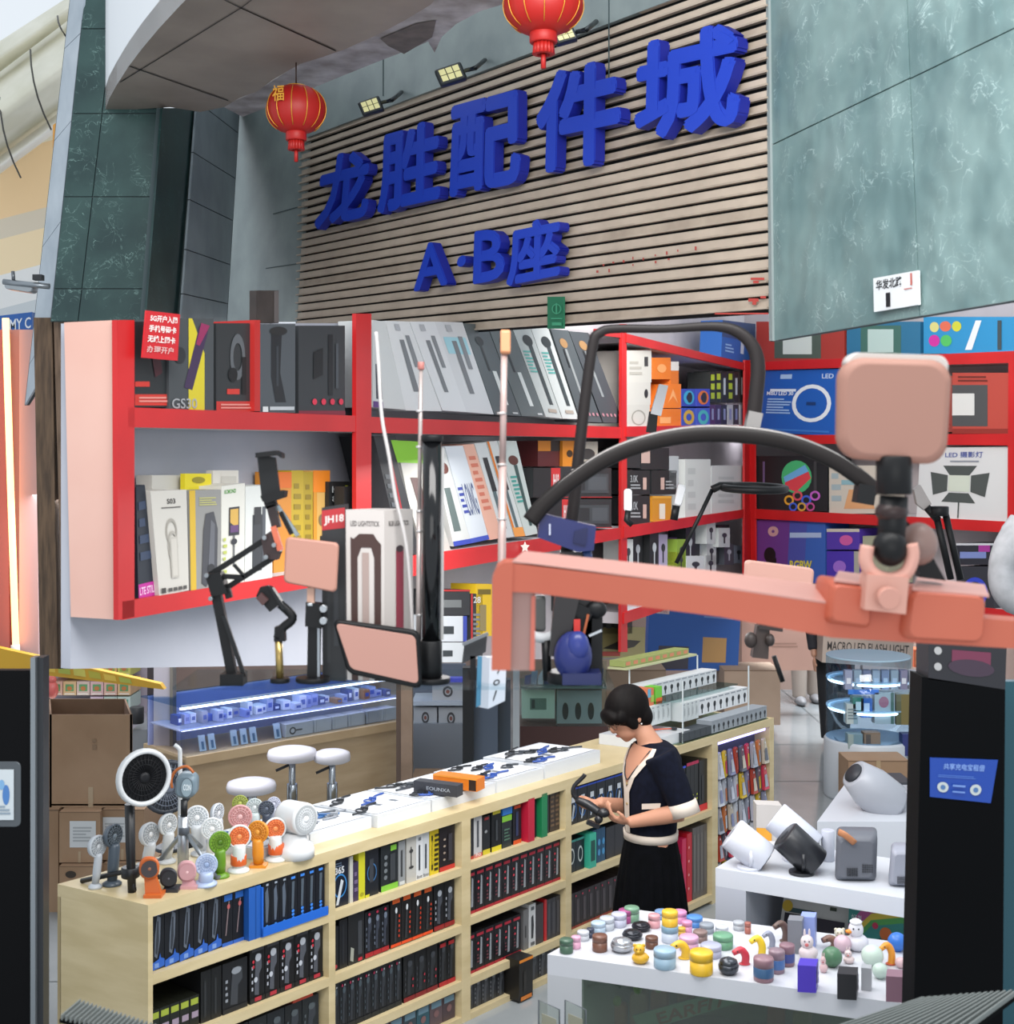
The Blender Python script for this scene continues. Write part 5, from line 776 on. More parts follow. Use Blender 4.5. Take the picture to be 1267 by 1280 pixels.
# hanging packs bay 6
random.seed(11); pk = ['b8bcc8', 'c03a50', 'a8acb4', 'a8402e', 'b9b0a0', 'c8a82a', '9aa0ac', '8a8f9c', '5a5f6a', 'c0c4cc', '7a80a0', 'b86a3a']
for r in range(5):
    for k in range(9):
        x0 = 898+k*7; z0 = .07+.165*r; c = pk[(k*5+r*3) % len(pk)]
        q = [cx(x0, z0, -.01), cx(x0+6, z0, -.01+.02*(k % 2)), cx(x0+6, z0+.15, .02), cx(x0, z0+.15, .0)]
        qbox('blister_pack', q, cp_.n*.02, M(c, .25), [('r', .15, .12, .85, .62, pk[(k+r*2+4) % len(pk)]), ('r', .35, .82, .65, .9, 'd8dce4')], 'slim hanging accessory pack at the far end of the counter', 'pack', 'hanging packs, end of the counter')
MB().prism([cx(897, .05, .1), cx(962, .05, .1), cx(962, .952, .1), cx(897, .952, .1)], cp_.n*.01, M('50546a', .5)).build('pegboard', t)
MB().prism([cx(898, .925, .03), cx(962, .925, .03), cx(962, .94, .03), cx(898, .94, .03)], cp_.n*.02, M('b0a8ff', emit=3)).build('light_strip', t)
# ================= ON THE COUNTER TOP
ct = hpl(CT)
# clear acrylic trays with white cards: v fraction across the top
def ctp(x, v, z=CT): p = cx(x, z)+BV*v; return p
trays = [(352, 414, .25, .97, .045, 'slab tray nearest the white desk fan'), (416, 492, .25, .97, .05, 'tray with blue cables'), (494, 560, .2, .97, .055, 'tray beneath the small black and orange boxes'), (562, 640, .2, .97, .055, 'tray of dark spectacle-like bands'), (642, 700, .2, .97, .06, 'thick tray at the middle of the counter'), (702, 770, .2, .97, .07, 'tray in front of the bowed head')]
for i, (xa, xb, v0, v1, h, lab) in enumerate(trays):
    t = thing('display_tray', 'white %s' % lab if i == 0 else 'glossy white %s' % lab, 'tray', (ctp(xa, v0)+ctp(xb, v1))/2, 'white trays on the counter')
    e = MB(); a, b, c, d = ctp(xa, v0), ctp(xb, v0), ctp(xb, v1), ctp(xa, v1); e.prism([a, b, c, d], (0, 0, h), M('cfd3d8', .12)); e.build('slab', t)
    m = MB(); up = V((0, 0, h+.0015)); q = [a+up, b+up, c+up, d+up]
    m.art(q, [('r', .04, .06, .96, .94, 'e4e6ea')]+[('r', .1+.3*k, .3, .18+.3*k, .42, '6a7078') for k in range(3)], (0, 0, 1), .001); m.build('card', t)
def onTray(x, v, i): return ctp(x, v, CT+trays[i][4]+.004)
random.seed(5)
cols = [['3a6a8a', '50565e', '2f5f96', '8a8f96'], ['20242a', '2f4f9a', '1f2226', '3a3f46']]
for i, n in ((0, 3), (1, 7), (2, 3), (3, 8), (4, 6), (5, 8)):
    xa, xb, v0, v1 = trays[i][:4]
    for k in range(n):
        x = xa+(xb-xa)*(.12+.76*((k*.618) % 1)); v = v0+(v1-v0)*(.15+.7*((k*.37+.2) % 1)); p = onTray(x, v, i); L = random.uniform(.06, .13); dz = V((0, 0, .006))
        u = (cx(600, 0)-cx(500, 0)).normalized(); w = V((u.y, -u.x, 0)); u = (u+w*random.uniform(-.5, .5)).normalized(); w = V((u.y, -u.x, 0)); c = cols[0 if i < 2 else 1][k % 4]
        m = MB(); m.tube([p-u*L+dz, p-u*L*.4+w*.02+dz, p+dz, p+u*L*.5-w*.015+dz, p+u*L+dz], .005, M(c, .4), 6, 3)
        m.torus(p-u*L*.3+dz, .025, .004, M(c, .4), seg=14, ts=5).box(p+dz*1.5, (.035, .02, .012), M(c, .4))
        tag(m.build('wrist_band'), 'small dark band-like gadget lying on the white trays', 'gadget', 'band gadgets on the trays')
def slabbox(x0, y0, x1, y1, h, dep, c, art, label, z):
    pl = hpl(z); a, b = pl.pt(x0, y0), pl.pt(x1, y1); n = V((-(b-a).y, (b-a).x, 0)).normalized()*dep; n = n if n.y > 0 else -n
    return qbox('product_box', [a, b, b+V((0, 0, h)), a+V((0, 0, h))], n, M(c, .4), art, label, 'box')
slabbox(517, 990, 571, 997, .055, .06, '2d2f36', [('t', 'EOUNXA', .3, .35, .85, .65, '9aa0a8', .01)], 'flat charcoal box with grey letters on the white trays', CT+.062)
slabbox(541, 983, 596, 990, .06, .08, 'd8761c', [('r', .82, .05, .98, .9, '2a1c14'), ('r', 0, .9, 1, 1, 'e89a3a')], 'flat orange box with a dark end behind the charcoal one', CT+.062)
# box display at far end of the counter
t = thing('acrylic_rack', 'tiered clear rack of small white and black boxes at the counter end', 'rack', cx(910, CT)+BV*.5)
m = MB()
for x in (858, 940): m.prism([ctp(x, .05), ctp(x+1, .05), ctp(x+1, .05, CT+.36), ctp(x, .05, CT+.36)], BV*.01, M('c8d0d2', .2)).prism([ctp(x, .75), ctp(x+1, .75), ctp(x+1, .75, CT+.4), ctp(x, .75, CT+.4)], BV*.01, M('c8d0d2', .2))
m.prism([ctp(850, .02, CT), ctp(962, .02, CT), ctp(962, .95, CT), ctp(850, .95, CT)], (0, 0, .006), glassm('cfdcdc', .9)).prism([ctp(856, .3, CT+.22), ctp(950, .3, CT+.22), ctp(950, .9, CT+.22), ctp(856, .9, CT+.22)], (0, 0, .006), glassm('cfdcdc', .9)).build('rack_frame', t)
wa_ = [('e', .5, .5, .22, .18, '1f2328'), ('r', .42, .1, .58, .5, '1f2328'), ('r', .1, .85, .9, .93, '8a9096')]
wh_ = [('r', .3, .2, .36, .8, '7d858a'), ('r', .5, .3, .56, .7, '4a5056'), ('r', .1, .88, .5, .94, '8a9096')]
def rowv(xa, xb, n, v, z, h, body, art, label, group, vd=.2):
    a, b = ctp(xa, v, z), ctp(xb, v, z); st = (b-a)/n; base = None
    for i in range(n):
        p, p2 = a+st*i, a+st*(i+.95); hh = V((0, 0, h))
        if base is None: base = qbox('accessory_box', [p, p2, p2+hh, p+hh], BV*vd, body, art, label, 'box', group); l0 = base.location.copy()
        else: o = base.copy(); C.objects.link(o); o.location = l0+st*i
rowv(893, 962, 12, .04, CT+.008, .075, '90979e', wa_, 'small box with a black figure picture, front bottom tier of the rack', 'front tier of the rack')
rowv(858, 893, 5, .04, CT+.008, .05, '363c42', [], 'low dark box at the near end of the rack', 'dark low boxes of the rack')
rowv(882, 958, 10, .26, CT+.008+.09, .10, 'd3d6d8', wa_, 'white box with a black figure picture, second tier of the rack', 'second tier of the rack')
rowv(876, 896, 4, .24, CT+.09, .11, 'c3c9c9', wh_, 'pale white box with thin grey bars, near end of second tier', 'near end of second tier')
rowv(856, 946, 12, .55, CT+.228, .085, 'c9cdd0', wa_, 'white box with a black figure picture, upper tier of the rack', 'upper tier of the rack')
rowv(848, 872, 4, .35, CT+.10, .11, 'c3c9c9', wh_, 'pale box at the near corner of the rack', 'near corner of the rack')
rowv(848, 856, 1, .4, CT+.21, .1, 'c8704a', [('r', 0, .5, .5, 1, '5aa0c0'), ('r', .5, .2, 1, .6, '9ab84a')], 'rainbow coloured little box on the near corner of the rack', None); rowv(858, 866, 1, .4, CT+.21, .1, '6ab83a', [('r', 0, 0, 1, .35, 'd8602a')], 'green and orange little box next to the rainbow one', None)
rowv(852, 930, 9, .75, CT+.42, .035, '8f9a5a', [('r', .2, .2, .8, .8, 'c07a5a')], 'tiny flat colourful box on the topmost bar of the rack', 'topmost bar of the rack')
m = MB(); m.prism([ctp(850, .7, CT+.405), ctp(935, .7, CT+.405), ctp(935, .95, CT+.405), ctp(850, .95, CT+.405)], (0, 0, .012), M('b0b48a', .4)); m.build('top_bar', t)
m = MB(); m.prism([ctp(826, .1), ctp(872, .1), ctp(872, .8), ctp(826, .8)], (0, 0, .06), M('cfd2d6', .15)); o = tag(m.build('display_tray'), 'white tray with an orange-corded gadget by the shoulder', 'tray')
p = ctp(850, .4, CT+.066); m = MB(); m.torus(p+V((-.05, 0, .004)), .03, .005, '1f2226', seg=14, ts=5).tube([p+V((0, 0, .004)), p+V((.08, .03, .004)), p+V((.14, .04, .004))], .004, 'c8502a', 5).box(p+V((.15, .04, .006)), (.03, .03, .012), '1f2226'); tag(m.build('corded_gadget'), 'small gadget with an orange cord on the tray by the shoulder', 'gadget')
# ================= FANS
def rot_to(f): return V((0, 0, 1)).rotation_difference(V(f).normalized()).to_matrix()
def fanhead(mb, c, r, f, col, face, dep, hub='hub', bars=18):
    f = V(f).normalized(); c = V(c); mb.lathe([(r*.55, -dep), (r*.9, -dep*.8), (r, -dep*.2), (r, 0), (r*.86, r*.06), (r*.84, 0)], c, col, f, 28)
    R = rot_to(f); mb.poly([c+R @ V((r*.84*math.cos(k*math.pi/12), r*.84*math.sin(k*math.pi/12), r*.012)) for k in range(24)], face)
def grill(c, r, f, col, n=16):
    f = V(f).normalized(); R = rot_to(f); mb = MB(); c = V(c); tk = max(r*.018, .0012)
    for k in range(n):
        a = 2*math.pi*k/n; mb.tube([c+R @ V((r*.2*math.cos(a), r*.2*math.sin(a), r*.05)), c+R @ V((r*.86*math.cos(a+.35), r*.86*math.sin(a+.35), r*.03))], tk, col, 4)
    for q in (.5, .68): mb.torus(c+R @ V((0, 0, r*.04)), r*q, tk, col, f, 24, 4)
    mb.lathe([(r*.22, -r*.02), (r*.22, r*.07), (r*.1, r*.1), (.001, r*.1)], c, col, f, 16); return mb
def fan(hx, hy, r, bx, by, col, face, gr, label, kind='hand', f=(.55, -.8, .05), extra=None, facemat=None, hw=None):
    b = ct.pt(bx, by); d = b.y; s = d/F; pl = fpl(d); t = thing('handheld_fan' if kind == 'hand' else 'desk_fan', label, 'fan', b)
    c = pl.pt(hx, hy, -.01); rr = r*s; mc = M(col, .35); fanhead(mb := MB(), c, rr, f, mc, M(face, .4), rr*.55); hd = mb.build('fan_head', t); grill(c+V(f).normalized()*rr*.02, rr, f, M(gr, .35)).build('grille', hd)
    top = c+V((0, 0, -rr*.85)); h = MB(); hw = (hw or 5.5)*s
    h.tube([top+V((0, 0, rr*.25)), top, top.lerp(b, .5), b+V((0, 0, .015))], [hw*.8, hw, hw*1.05, hw*.9], mc, 12); h.build('handle', t)
    if extra == 'plate': MB().box(b+V((0, 0, .005)), (r*1.5*s, r*1.2*s, .01), mc).build('base', t)
    else: MB().lathe([(hw*1.7, 0), (hw*1.7, .008), (hw*.8, .02)], b, mc).build('base', t)
    if extra and extra.startswith('#'): MB().cyl(b+V((0, 0, 8*s)), hw*1.25, 13*s, M(extra[1:], .35)).build('band', t)
    return t
fan(143, 1045, 15, 140, 1106, '4a5560', '2a3036', '6a7680', 'dark grey folding hand fan behind the big ring fan tripod', f=(.9, -.45, 0), hw=7)
fan(123, 1058, 14, 119, 1110, 'b4bac0', '8a9298', 'd0d4d8', 'clear grey hand fan at the very counter end', f=(.85, -.5, 0), hw=5)
fan(188, 1043, 15, 183, 1082, 'c4c8cc', '9aa2a8', 'e0e2e4', 'clear white hand fan behind the orange square fan', f=(.8, -.5, .1), hw=7)
fan(211, 1031, 14, 208, 1078, 'd0d4d6', 'a8b0b4', 'e6e8ea', 'white hand fan touching the camera tripod legs', f=(.8, -.55, 0), hw=7)
fan(246, 1022, 15, 252, 1068, 'd6dade', 'b4bcc2', 'eceef0', 'white hand fan behind the tripod, tall handle', f=(.3, -.9, .1), hw=8)
fan(273, 1016, 12, 270, 1058, 'ccd2d8', '5a6a7a', 'e0e4e8', 'white tube fan pointing to the pink tall fan', f=(.9, -.4, 0), hw=6)
fan(265, 1036, 14, 262, 1072, 'd8dcde', 'c4ccd0', 'f0f2f4', 'round white grille fan behind the green one', f=(.2, -.95, .1))
fan(300, 1004, 10, 300, 1046, '8f9a3a', '5f6a2a', 'b0ba5a', 'olive green fan top peeking above the pink fan', f=(.2, -.95, .2))
fan(300, 1021, 15, 300, 1062, 'cf9a9a', 'c48c8c', 'e0b4b4', 'pink tall fan behind the white and orange fans', f=(.15, -.98, 0), hw=10)
fan(318, 1009, 11, 318, 1050, 'bcc8c8', '9aa8aa', 'd8e0e0', 'pale mint fan behind the orange hand fan', f=(.1, -.98, .1), hw=7)
fan(333, 1011, 10, 334, 1050, '3a4250', '232a34', '5a6472', 'navy round fan beside the pale mint fan', f=(.2, -.95, .1))
fan(342, 1005, 9, 346, 1044, 'b0b4c4', '8f94a8', 'd0d2e0', 'lilac small fan behind the white desk fan', f=(.3, -.9, .1))
fan(275, 1053, 14, 275, 1096, '5f8a1e', '7aa02a', '4a7014', 'green hand fan with a yellowish grille', f=(.45, -.85, .05), hw=7)
fan(299, 1046, 15, 298, 1089, 'd4d8d6', 'd4602a', 'e88a50', 'white hand fan with orange grille, beside the green fan', f=(.35, -.9, .05), extra='#d4602a', hw=8)
fan(322, 1040, 14, 323, 1083, 'd88a22', 'c8781a', 'eaa040', 'all-orange hand fan on a flat base', f=(-.25, -.95, .05), extra='plate', hw=7)
fan(344, 1036, 14, 345, 1075, 'd6dad8', 'd0602c', 'e88a50', 'white hand fan with orange grille, touching the white desk fan', f=(.35, -.9, .05), extra='#d4602a', hw=8)
fan(258, 1081, 14, 256, 1106, 'a9b8d4', 'c0cade', '8fa2c4', 'pale blue round fan on a low stand', f=(.3, -.95, .1), hw=9)
# clip fans
def clipfan(x, y, r, bx, by, col, face, gr, label, sq=True):
    b = ct.pt(bx, by); d = b.y; s = d/F; pl = fpl(d); t = thing('clip_fan', label, 'fan', b); q = pl.qs([(x-r, y+r), (x+r*.8, y+r*1.1), (x+r*.95, y-r*.9), (x-r*.85, y-r)])
    n = V((.3, -.95, .05)); MB().rprism(q, -n*r*s*.6, M(col, .4), .45).build('fan_head', t); c = sum(q, V())/4+n*.006; m = grill(c, r*s*.85, n, M(gr, .4), 20); m.poly([c+rot_to(n) @ V((r*s*.75*math.cos(k*math.pi/12), r*s*.75*math.sin(k*math.pi/12), .003)) for k in range(24)], face); m.build('grille', t)
    a = pl.pt(x, y+r*.7, .01); MB().prism([b+V((-r*.75*s, 0, 0)), b+V((r*.75*s, 0, 0)), a+V((r*.5*s, 0, 0)), a+V((-r*.5*s, 0, 0))], (0, .02, 0), M(col, .4)).prism([b+V((-r*.8*s, -.02, 0)), b+V((r*.8*s, -.02, 0)), b+V((r*.8*s, .05, 0)), b+V((-r*.8*s, .05, 0))], (0, 0, .012), M(col, .4)).build('stand', t)
clipfan(187, 1085, 14, 192, 1121, 'c4622a', '3a3234', '8a5a44', 'orange square clip fan on the counter end')
clipfan(211, 1097, 12, 214, 1114, '2a2c32', '1a1b20', '5a5c66', 'black round clip fan beside the orange one'); clipfan(234, 1089, 13, 237, 1110, 'c9989c', 'b88a8e', 'e0b8ba', 'pink square clip fan between black and blue fans')
# big ring fan on black tripod
b = ct.pt(165, 1112); d = b.y; s = d/F; pl = fpl(d); t = thing('tripod_fan', 'large white-rimmed ring fan on a black tripod, tallest on the counter end', 'fan', b)
f = V((.62, -.78, .03)).normalized(); c = pl.pt(180, 972, -.02); rr = 36*s; fanhead(mb := MB(), c, rr, f, M('c2c6c8', .35), M('0c0d10', .5, spec=.2), rr*.35); mb.build('fan_head', t)
MB().torus(c+f*.004, rr*.9, rr*.09, M('cdd0d2', .3), f, 36, 8).build('rim', t); grill(c, rr*.9, f, M('131418', .5, spec=.3), 30).build('grille', t)
MB().lathe([(rr*.5, 0), (rr*.45, rr*.55), (rr*.3, rr*.7)], c-f*rr*.3, M('b8bcbe', .35), -f).build('motor_housing', t); MB().torus(c-f*rr*.75, rr*.36, .008, M('8a4030', .5), f, 20, 6).build('strap', t)
bk = M('16181b', .4); MB().tube([pl.pt(162, 1005), pl.pt(163, 1060), pl.pt(165, 1118, -.03)], [.02, .019, .016], bk).build('pole', t)
for dx, dy in ((-.22, .08), (.12, .1), (.02, -.04)): p0 = pl.pt(163, 1088); MB().tube([p0, b+V((dx, dy, .008))], .01, bk, 6).build('leg', t)
MB().cyl(pl.pt(163, 1090)-V((0, 0, .02)), .035, .04, bk).build('collar', t)
# rear dark fan
b = ct.pt(212, 1062); d = b.y; s = d/F; pl = fpl(d); t = thing('desk_fan', 'dark grey wire fan behind the big ring fan', 'fan', b); c = pl.pt(210, 984); rr = 34*s; f2 = V((.55, -.83, 0))
fanhead(mb := MB(), c, rr, f2, M('343a44', .4), M('252a32', .4), rr*.3); mb.build('fan_head', t); grill(c, rr, f2, M('6a7280', .35), 34).build('grille', t); MB().tube([c-V((0, 0, rr*.9)), b], .02, M('343a44', .4)).build('stem', t); MB().cyl(b, .06, .015, M('343a44', .4)).build('base', t)
# camping lantern fan on silver tripod
b = ct.pt(229, 1092); d = b.y; s = d/F; pl = fpl(d); t = thing('tripod_fan', 'small grey-blue lantern fan with orange strap on a silver tripod', 'fan', b)
q = pl.qs([(217, 999), (243, 999), (244, 970), (219, 968)]); MB().rprism(q, (0, .09, 0), M('6d7f8a', .4), .35).build('housing', t); m = MB(); m.art([x+V((0, -.004, 0)) for x in q], [('e', .62, .5, .3, .42, '8fa2ac'), ('o', .62, .5, .3, .42, .9, '55656f'), ('t', 'CON', .45, .38, .82, .64, 'dfe8ec', .03)], (0, -1, 0), .002); m.build('label_print', t)
MB().tube([pl.pt(215, 985), pl.pt(214, 974), pl.pt(220, 963), pl.pt(233, 958), pl.pt(242, 966)], .006, M('b0602a', .5), 6, 4).build('strap', t)
MB().tube([pl.pt(230, 1000), pl.pt(230, 1020)], .014, bk).cyl(pl.pt(230, 1043), .022, .03, M('4a5058', .4)).build('tripod_head', t); MB().tube([pl.pt(229, 1020), pl.pt(229, 1095, .02)], [.02, .024], M('aab0b6', .25, .6)).build('column', t)
for x, y, o in ((198, 1076, .05), (257, 1062, .15), (272, 1097, -.04)): e_ = ct.pt(x, y+2); MB().tube([pl.pt(230, 1038), e_], .009, M('8d949a', .3, .7), 6).cyl(e_, .012, .015, M('5a6064')).build('leg', t)
# hooked straw-like wand behind
b = ct.pt(224, 1072); t = thing('hooked_wand', 'thin white hooked plastic wand standing among the fans', 'wand', b); pl = fpl(b.y); MB().tube([b, pl.pt(225, 1000), pl.pt(225, 945), pl.pt(224, 936), pl.pt(218, 931)], .009, M('cfd2d4', .3), 8, 3).build('tube', t)
# white desk fan
b = ct.pt(368, 1070); d = b.y; s = d/F; pl = fpl(d); t = thing('desk_fan', 'white tabletop circulator fan with a wide round base', 'fan', b); wf = M('d3d5d6', .3)
MB().lathe([(25*s, 0), (25*s, .03), (23*s, .05), (17*s, .06), (14*s, .1)], b, wf, seg=32).build('base', t); fx = V((.75, -.65, .05)).normalized(); c = pl.pt(382, 1024, -.03)
MB().lathe([(19*s, -38*s), (20*s, -34*s), (20*s, -4*s), (19.5*s, 0), (17*s, 0)], c, wf, fx, 32).build('fan_head', t); g_ = grill(c, 19*s, fx, M('e2e4e6', .3), 24); g_.poly([c+rot_to(fx) @ V((17*s*math.cos(k*math.pi/12), 17*s*math.sin(k*math.pi/12), .003)) for k in range(24)], 'a4a8aa'); g_.build('grille', t)
MB().rprism(pl.qs([(350, 1050), (384, 1054), (380, 1012), (352, 1010)], .02), (0, .05, 0), wf, .3).build('yoke', t)
# ================= TOY TABLE
tz = .8; tp_ = hpl(tz); tv = V((.356, .51, 0)); T0, T1 = tp_.pt(684, 1193), tp_.pt(1160, 1259)
t = thing('white_table', 'white box table crowded with small toys and tins', 'table', (T0+T1)/2-V((0, 0, tz)))
wt = M('c2c4ca', .35); dn = V((0, 0, -.075)); MB().prism([T0, T1, T1+tv, T0+tv], dn, wt).build('top', t)
def tdn(x, y, z): p = tp_.pt(x, y); return V((p.x, p.y, z))
def side(xa, ya, xb, yb, z0, z1, dep, m): a, b_ = tp_.pt(xa, ya), tp_.pt(xb, yb); return MB().prism([V((a.x, a.y, z0)), V((b_.x, b_.y, z0)), V((b_.x, b_.y, z1)), V((a.x, a.y, z1))], dep, m)
side(684, 1193, 727, 1199, 0, tz-.075, tv, M('b4b6ba', .4)).build('side_panel', t); side(727, 1199, 1160, 1259, 0, tz-.075, V((0, .012, 0))+tv*0, glassm('c8d4c8', .82)).build('glass_front', t)
side(727, 1199, 1160, 1259, .0, tz-.08, V((0, .01, 0)), M('7d8278', .5)) if False else None
a, b_ = tp_.pt(727, 1199)+tv*.75, tp_.pt(1160, 1259)+tv*.75; MB().prism([V((a.x, a.y, 0)), V((b_.x, b_.y, 0)), V((b_.x, b_.y, tz-.08)), V((a.x, a.y, tz-.08))], (0, .01, 0), M('8a8f84', .5)).build('back_panel', t)
MB().prism([V((a.x, a.y, .45)), V((b_.x, b_.y, .45)), V((b_.x, b_.y, .45))-tv*.7, V((a.x, a.y, .45))-tv*.7], (0, 0, .02), M('a4a89c', .5)).build('inner_shelf', t)
fr = vpl(tp_.pt(727, 1199)+tv*.12, tp_.pt(1160, 1259)+tv*.12)
q = [fr.pt(770, 1300), fr.pt(960, 1300), fr.pt(960, 1236), fr.pt(770, 1224)]; q = fr.qs([(800, 1290), (925, 1253), (935, 1230), (790, 1270)], .1)
m = MB(); m.prism(q, fr.n*.01, M('8fb09a', .5)); m.art(q, [('t', 'EARFIT', .2, .1, .85, .8, 'a0623a', .02)], -fr.n, .003); tag(m.build('display_strip'), 'mint strip printed EARFIT inside the white table', 'sign')
for i, (x, y0, y1, c) in enumerate(((760, 1255, 1282, 'c07a4a'), (786, 1240, 1275, 'a88a72'), (812, 1238, 1270, 'b07050'), (845, 1238, 1262, '96705a'), (958, 1252, 1290, 'a05a40'), (990, 1262, 1295, '8a7a3a'))):
    q = fr.q(x, y0, x+22, y1+12, .16); o = MB(); o.rprism(q, fr.n*.04, M(c, .5), .3); o.ell((q[2]+q[3])/2+V((0, 0, .012)), (.018, .015, .02), M('9ab83a', .5)); tag(o.build('plush_pack'), 'blurry warm-coloured pack with a green top inside the white table', 'pack', 'packs inside the white table')
def toy(kind, x, y, w, h, c, label, c2=None, base=None, cat='toy'):
    p = base or tp_.pt(x, y); s = p.y/F; r = w/2*s; hh = h*s; m1 = M(c, .35); m2 = M(c2, .35) if c2 else m1; b = p-V((0, 0, 0)); cc = b+V((0, r*.8, 0)); hh *= .93
    t = thing({'tin': 'round_tin', 'pot': 'metal_pot', 'box': 'toy_box', 'duck': 'duck_toy', 'ball': 'ball_toy', 'bear': 'bear_toy', 'arch': 'animal_toy', 'can': 'banded_cup', 'bun': 'rabbit_toy'}[kind], label, cat, cc)
    if kind in ('tin', 'can'):
        MB().lathe([(r*.94, 0), (r, hh*.06), (r, hh*.62)], cc, m1, seg=28).build('body', t); MB().lathe([(r*1.02, hh*.62), (r*1.02, hh*.93), (r*.95, hh), (.001, hh)], cc, m1 if kind == 'tin' and not c2 else (m2 if kind == 'tin' else m1), seg=28).build('lid', t)
        if kind == 'can': MB().lathe([(r*1.015, hh*.2), (r*1.03, hh*.22), (r*1.03, hh*.6), (r*1.015, hh*.62)], cc, m2, seg=28).build('band', t)
    elif kind == 'pot':
        mm = M(c, .2, .6); MB().lathe([(r*.6, 0), (r*.95, hh*.25), (r, hh*.5), (r*.95, hh*.62)], cc, mm, seg=28).build('body', t); MB().lathe([(r*.95, hh*.62), (r*.8, hh*.85), (r*.3, hh), (.001, hh)], cc, mm, seg=28).build('lid', t)
    elif kind == 'box':
        q = [b+V((-r, 0, 0)), b+V((r*.45, -.01, 0)), b+V((r*.45, -.01, hh*.9)), b+V((-r, 0, hh*.9))]; m = MB(); m.prism(q, V((r*.55, r*1.6, 0)), m1); m.build('body', t)
        if c2: m = MB(); e_ = [q[1]+V((.001, 0, 0)), q[1]+V((r*.55+.001, r*1.6, 0)), q[2]+V((r*.55+.001, r*1.6, 0)), q[2]+V((.001, 0, 0))]; m.art(e_, [('r', .2, .2, .8, .85, c2), ('e', .5, .35, .15, .1, c), ('e', .5, .6, .1, .08, c)], (1, -.3, 0), .002); m.build('window_print', t)
    elif kind == 'rbox':
        pass
    elif kind == 'ball': MB().ell(cc+V((0, 0, r*.95)), (r, r, r*.95), m1).build('body', t); MB().cyl(cc, r*.4, r*.15, m2).build('foot', t)
    elif kind in ('duck', 'bear', 'bun'):
        MB().ell(cc+V((0, 0, hh*.27)), (r, r*.9, hh*.3), m1).build('body', t); hc = cc+V((-r*.15, -r*.1, hh*.72)); m = MB(); m.ell(hc, (r*.68, r*.62, hh*.28), m1)
        if kind == 'bear': m.ell(hc+V((-r*.5, 0, hh*.2)), (r*.22, r*.15, r*.22), m1).ell(hc+V((r*.5, 0, hh*.2)), (r*.22, r*.15, r*.22), m1)
        if kind == 'bun':
            for sx in (-1, 1): m.ell(hc+V((sx*r*.25, 0, hh*.32)), (r*.13, r*.1, hh*.2), m1)
        m.build('head', t); m = MB()
        if kind == 'duck': m.ell(hc+V((-r*.65, -r*.2, -hh*.04)), (r*.35, r*.25, hh*.07), M('e08a2a', .4))
        else: m.ell(hc+V((-r*.15, -r*.6, -hh*.05)), (r*.2, r*.12, hh*.07), m2)
        m.ell(hc+V((-r*.35, -r*.52, hh*.08)), (r*.08,)*3, '17181a', seg=8, rings=6).ell(hc+V((r*.1, -r*.58, hh*.08)), (r*.08,)*3, '17181a', seg=8, rings=6); m.build('face', t)
        if kind == 'duck' and c2: MB().lathe([(r*.5, 0), (r*.55, hh*.08), (r*.3, hh*.14)], hc+V((0, 0, hh*.2)), m2).build('cap', t)
        m = MB(); m.ell(cc+V((-r*.75, -r*.2, hh*.3)), (r*.25, r*.2, hh*.14), m1).ell(cc+V((r*.75, -r*.1, hh*.3)), (r*.25, r*.2, hh*.14), m1); m.build('arms', t)
    elif kind == 'arch':
        m = MB(); m.tube([cc+V((r*.55, 0, 0)), cc+V((r*.6, 0, hh*.5)), cc+V((r*.1, 0, hh*.85)), cc+V((-r*.75, -r*.2, hh*.68))], [r*.42, r*.42, r*.38, r*.26], m1, 12, 4); m.build('body', t)
        m = MB(); m.ell(cc+V((-r*.3, -r*.4, hh*.82)), (r*.09,)*3, '17181a', seg=8, rings=6).ell(cc+V((r*.5, 0, hh*.04)), (r*.6, r*.5, hh*.06), m2); m.build('eye_and_foot', t)
    return t
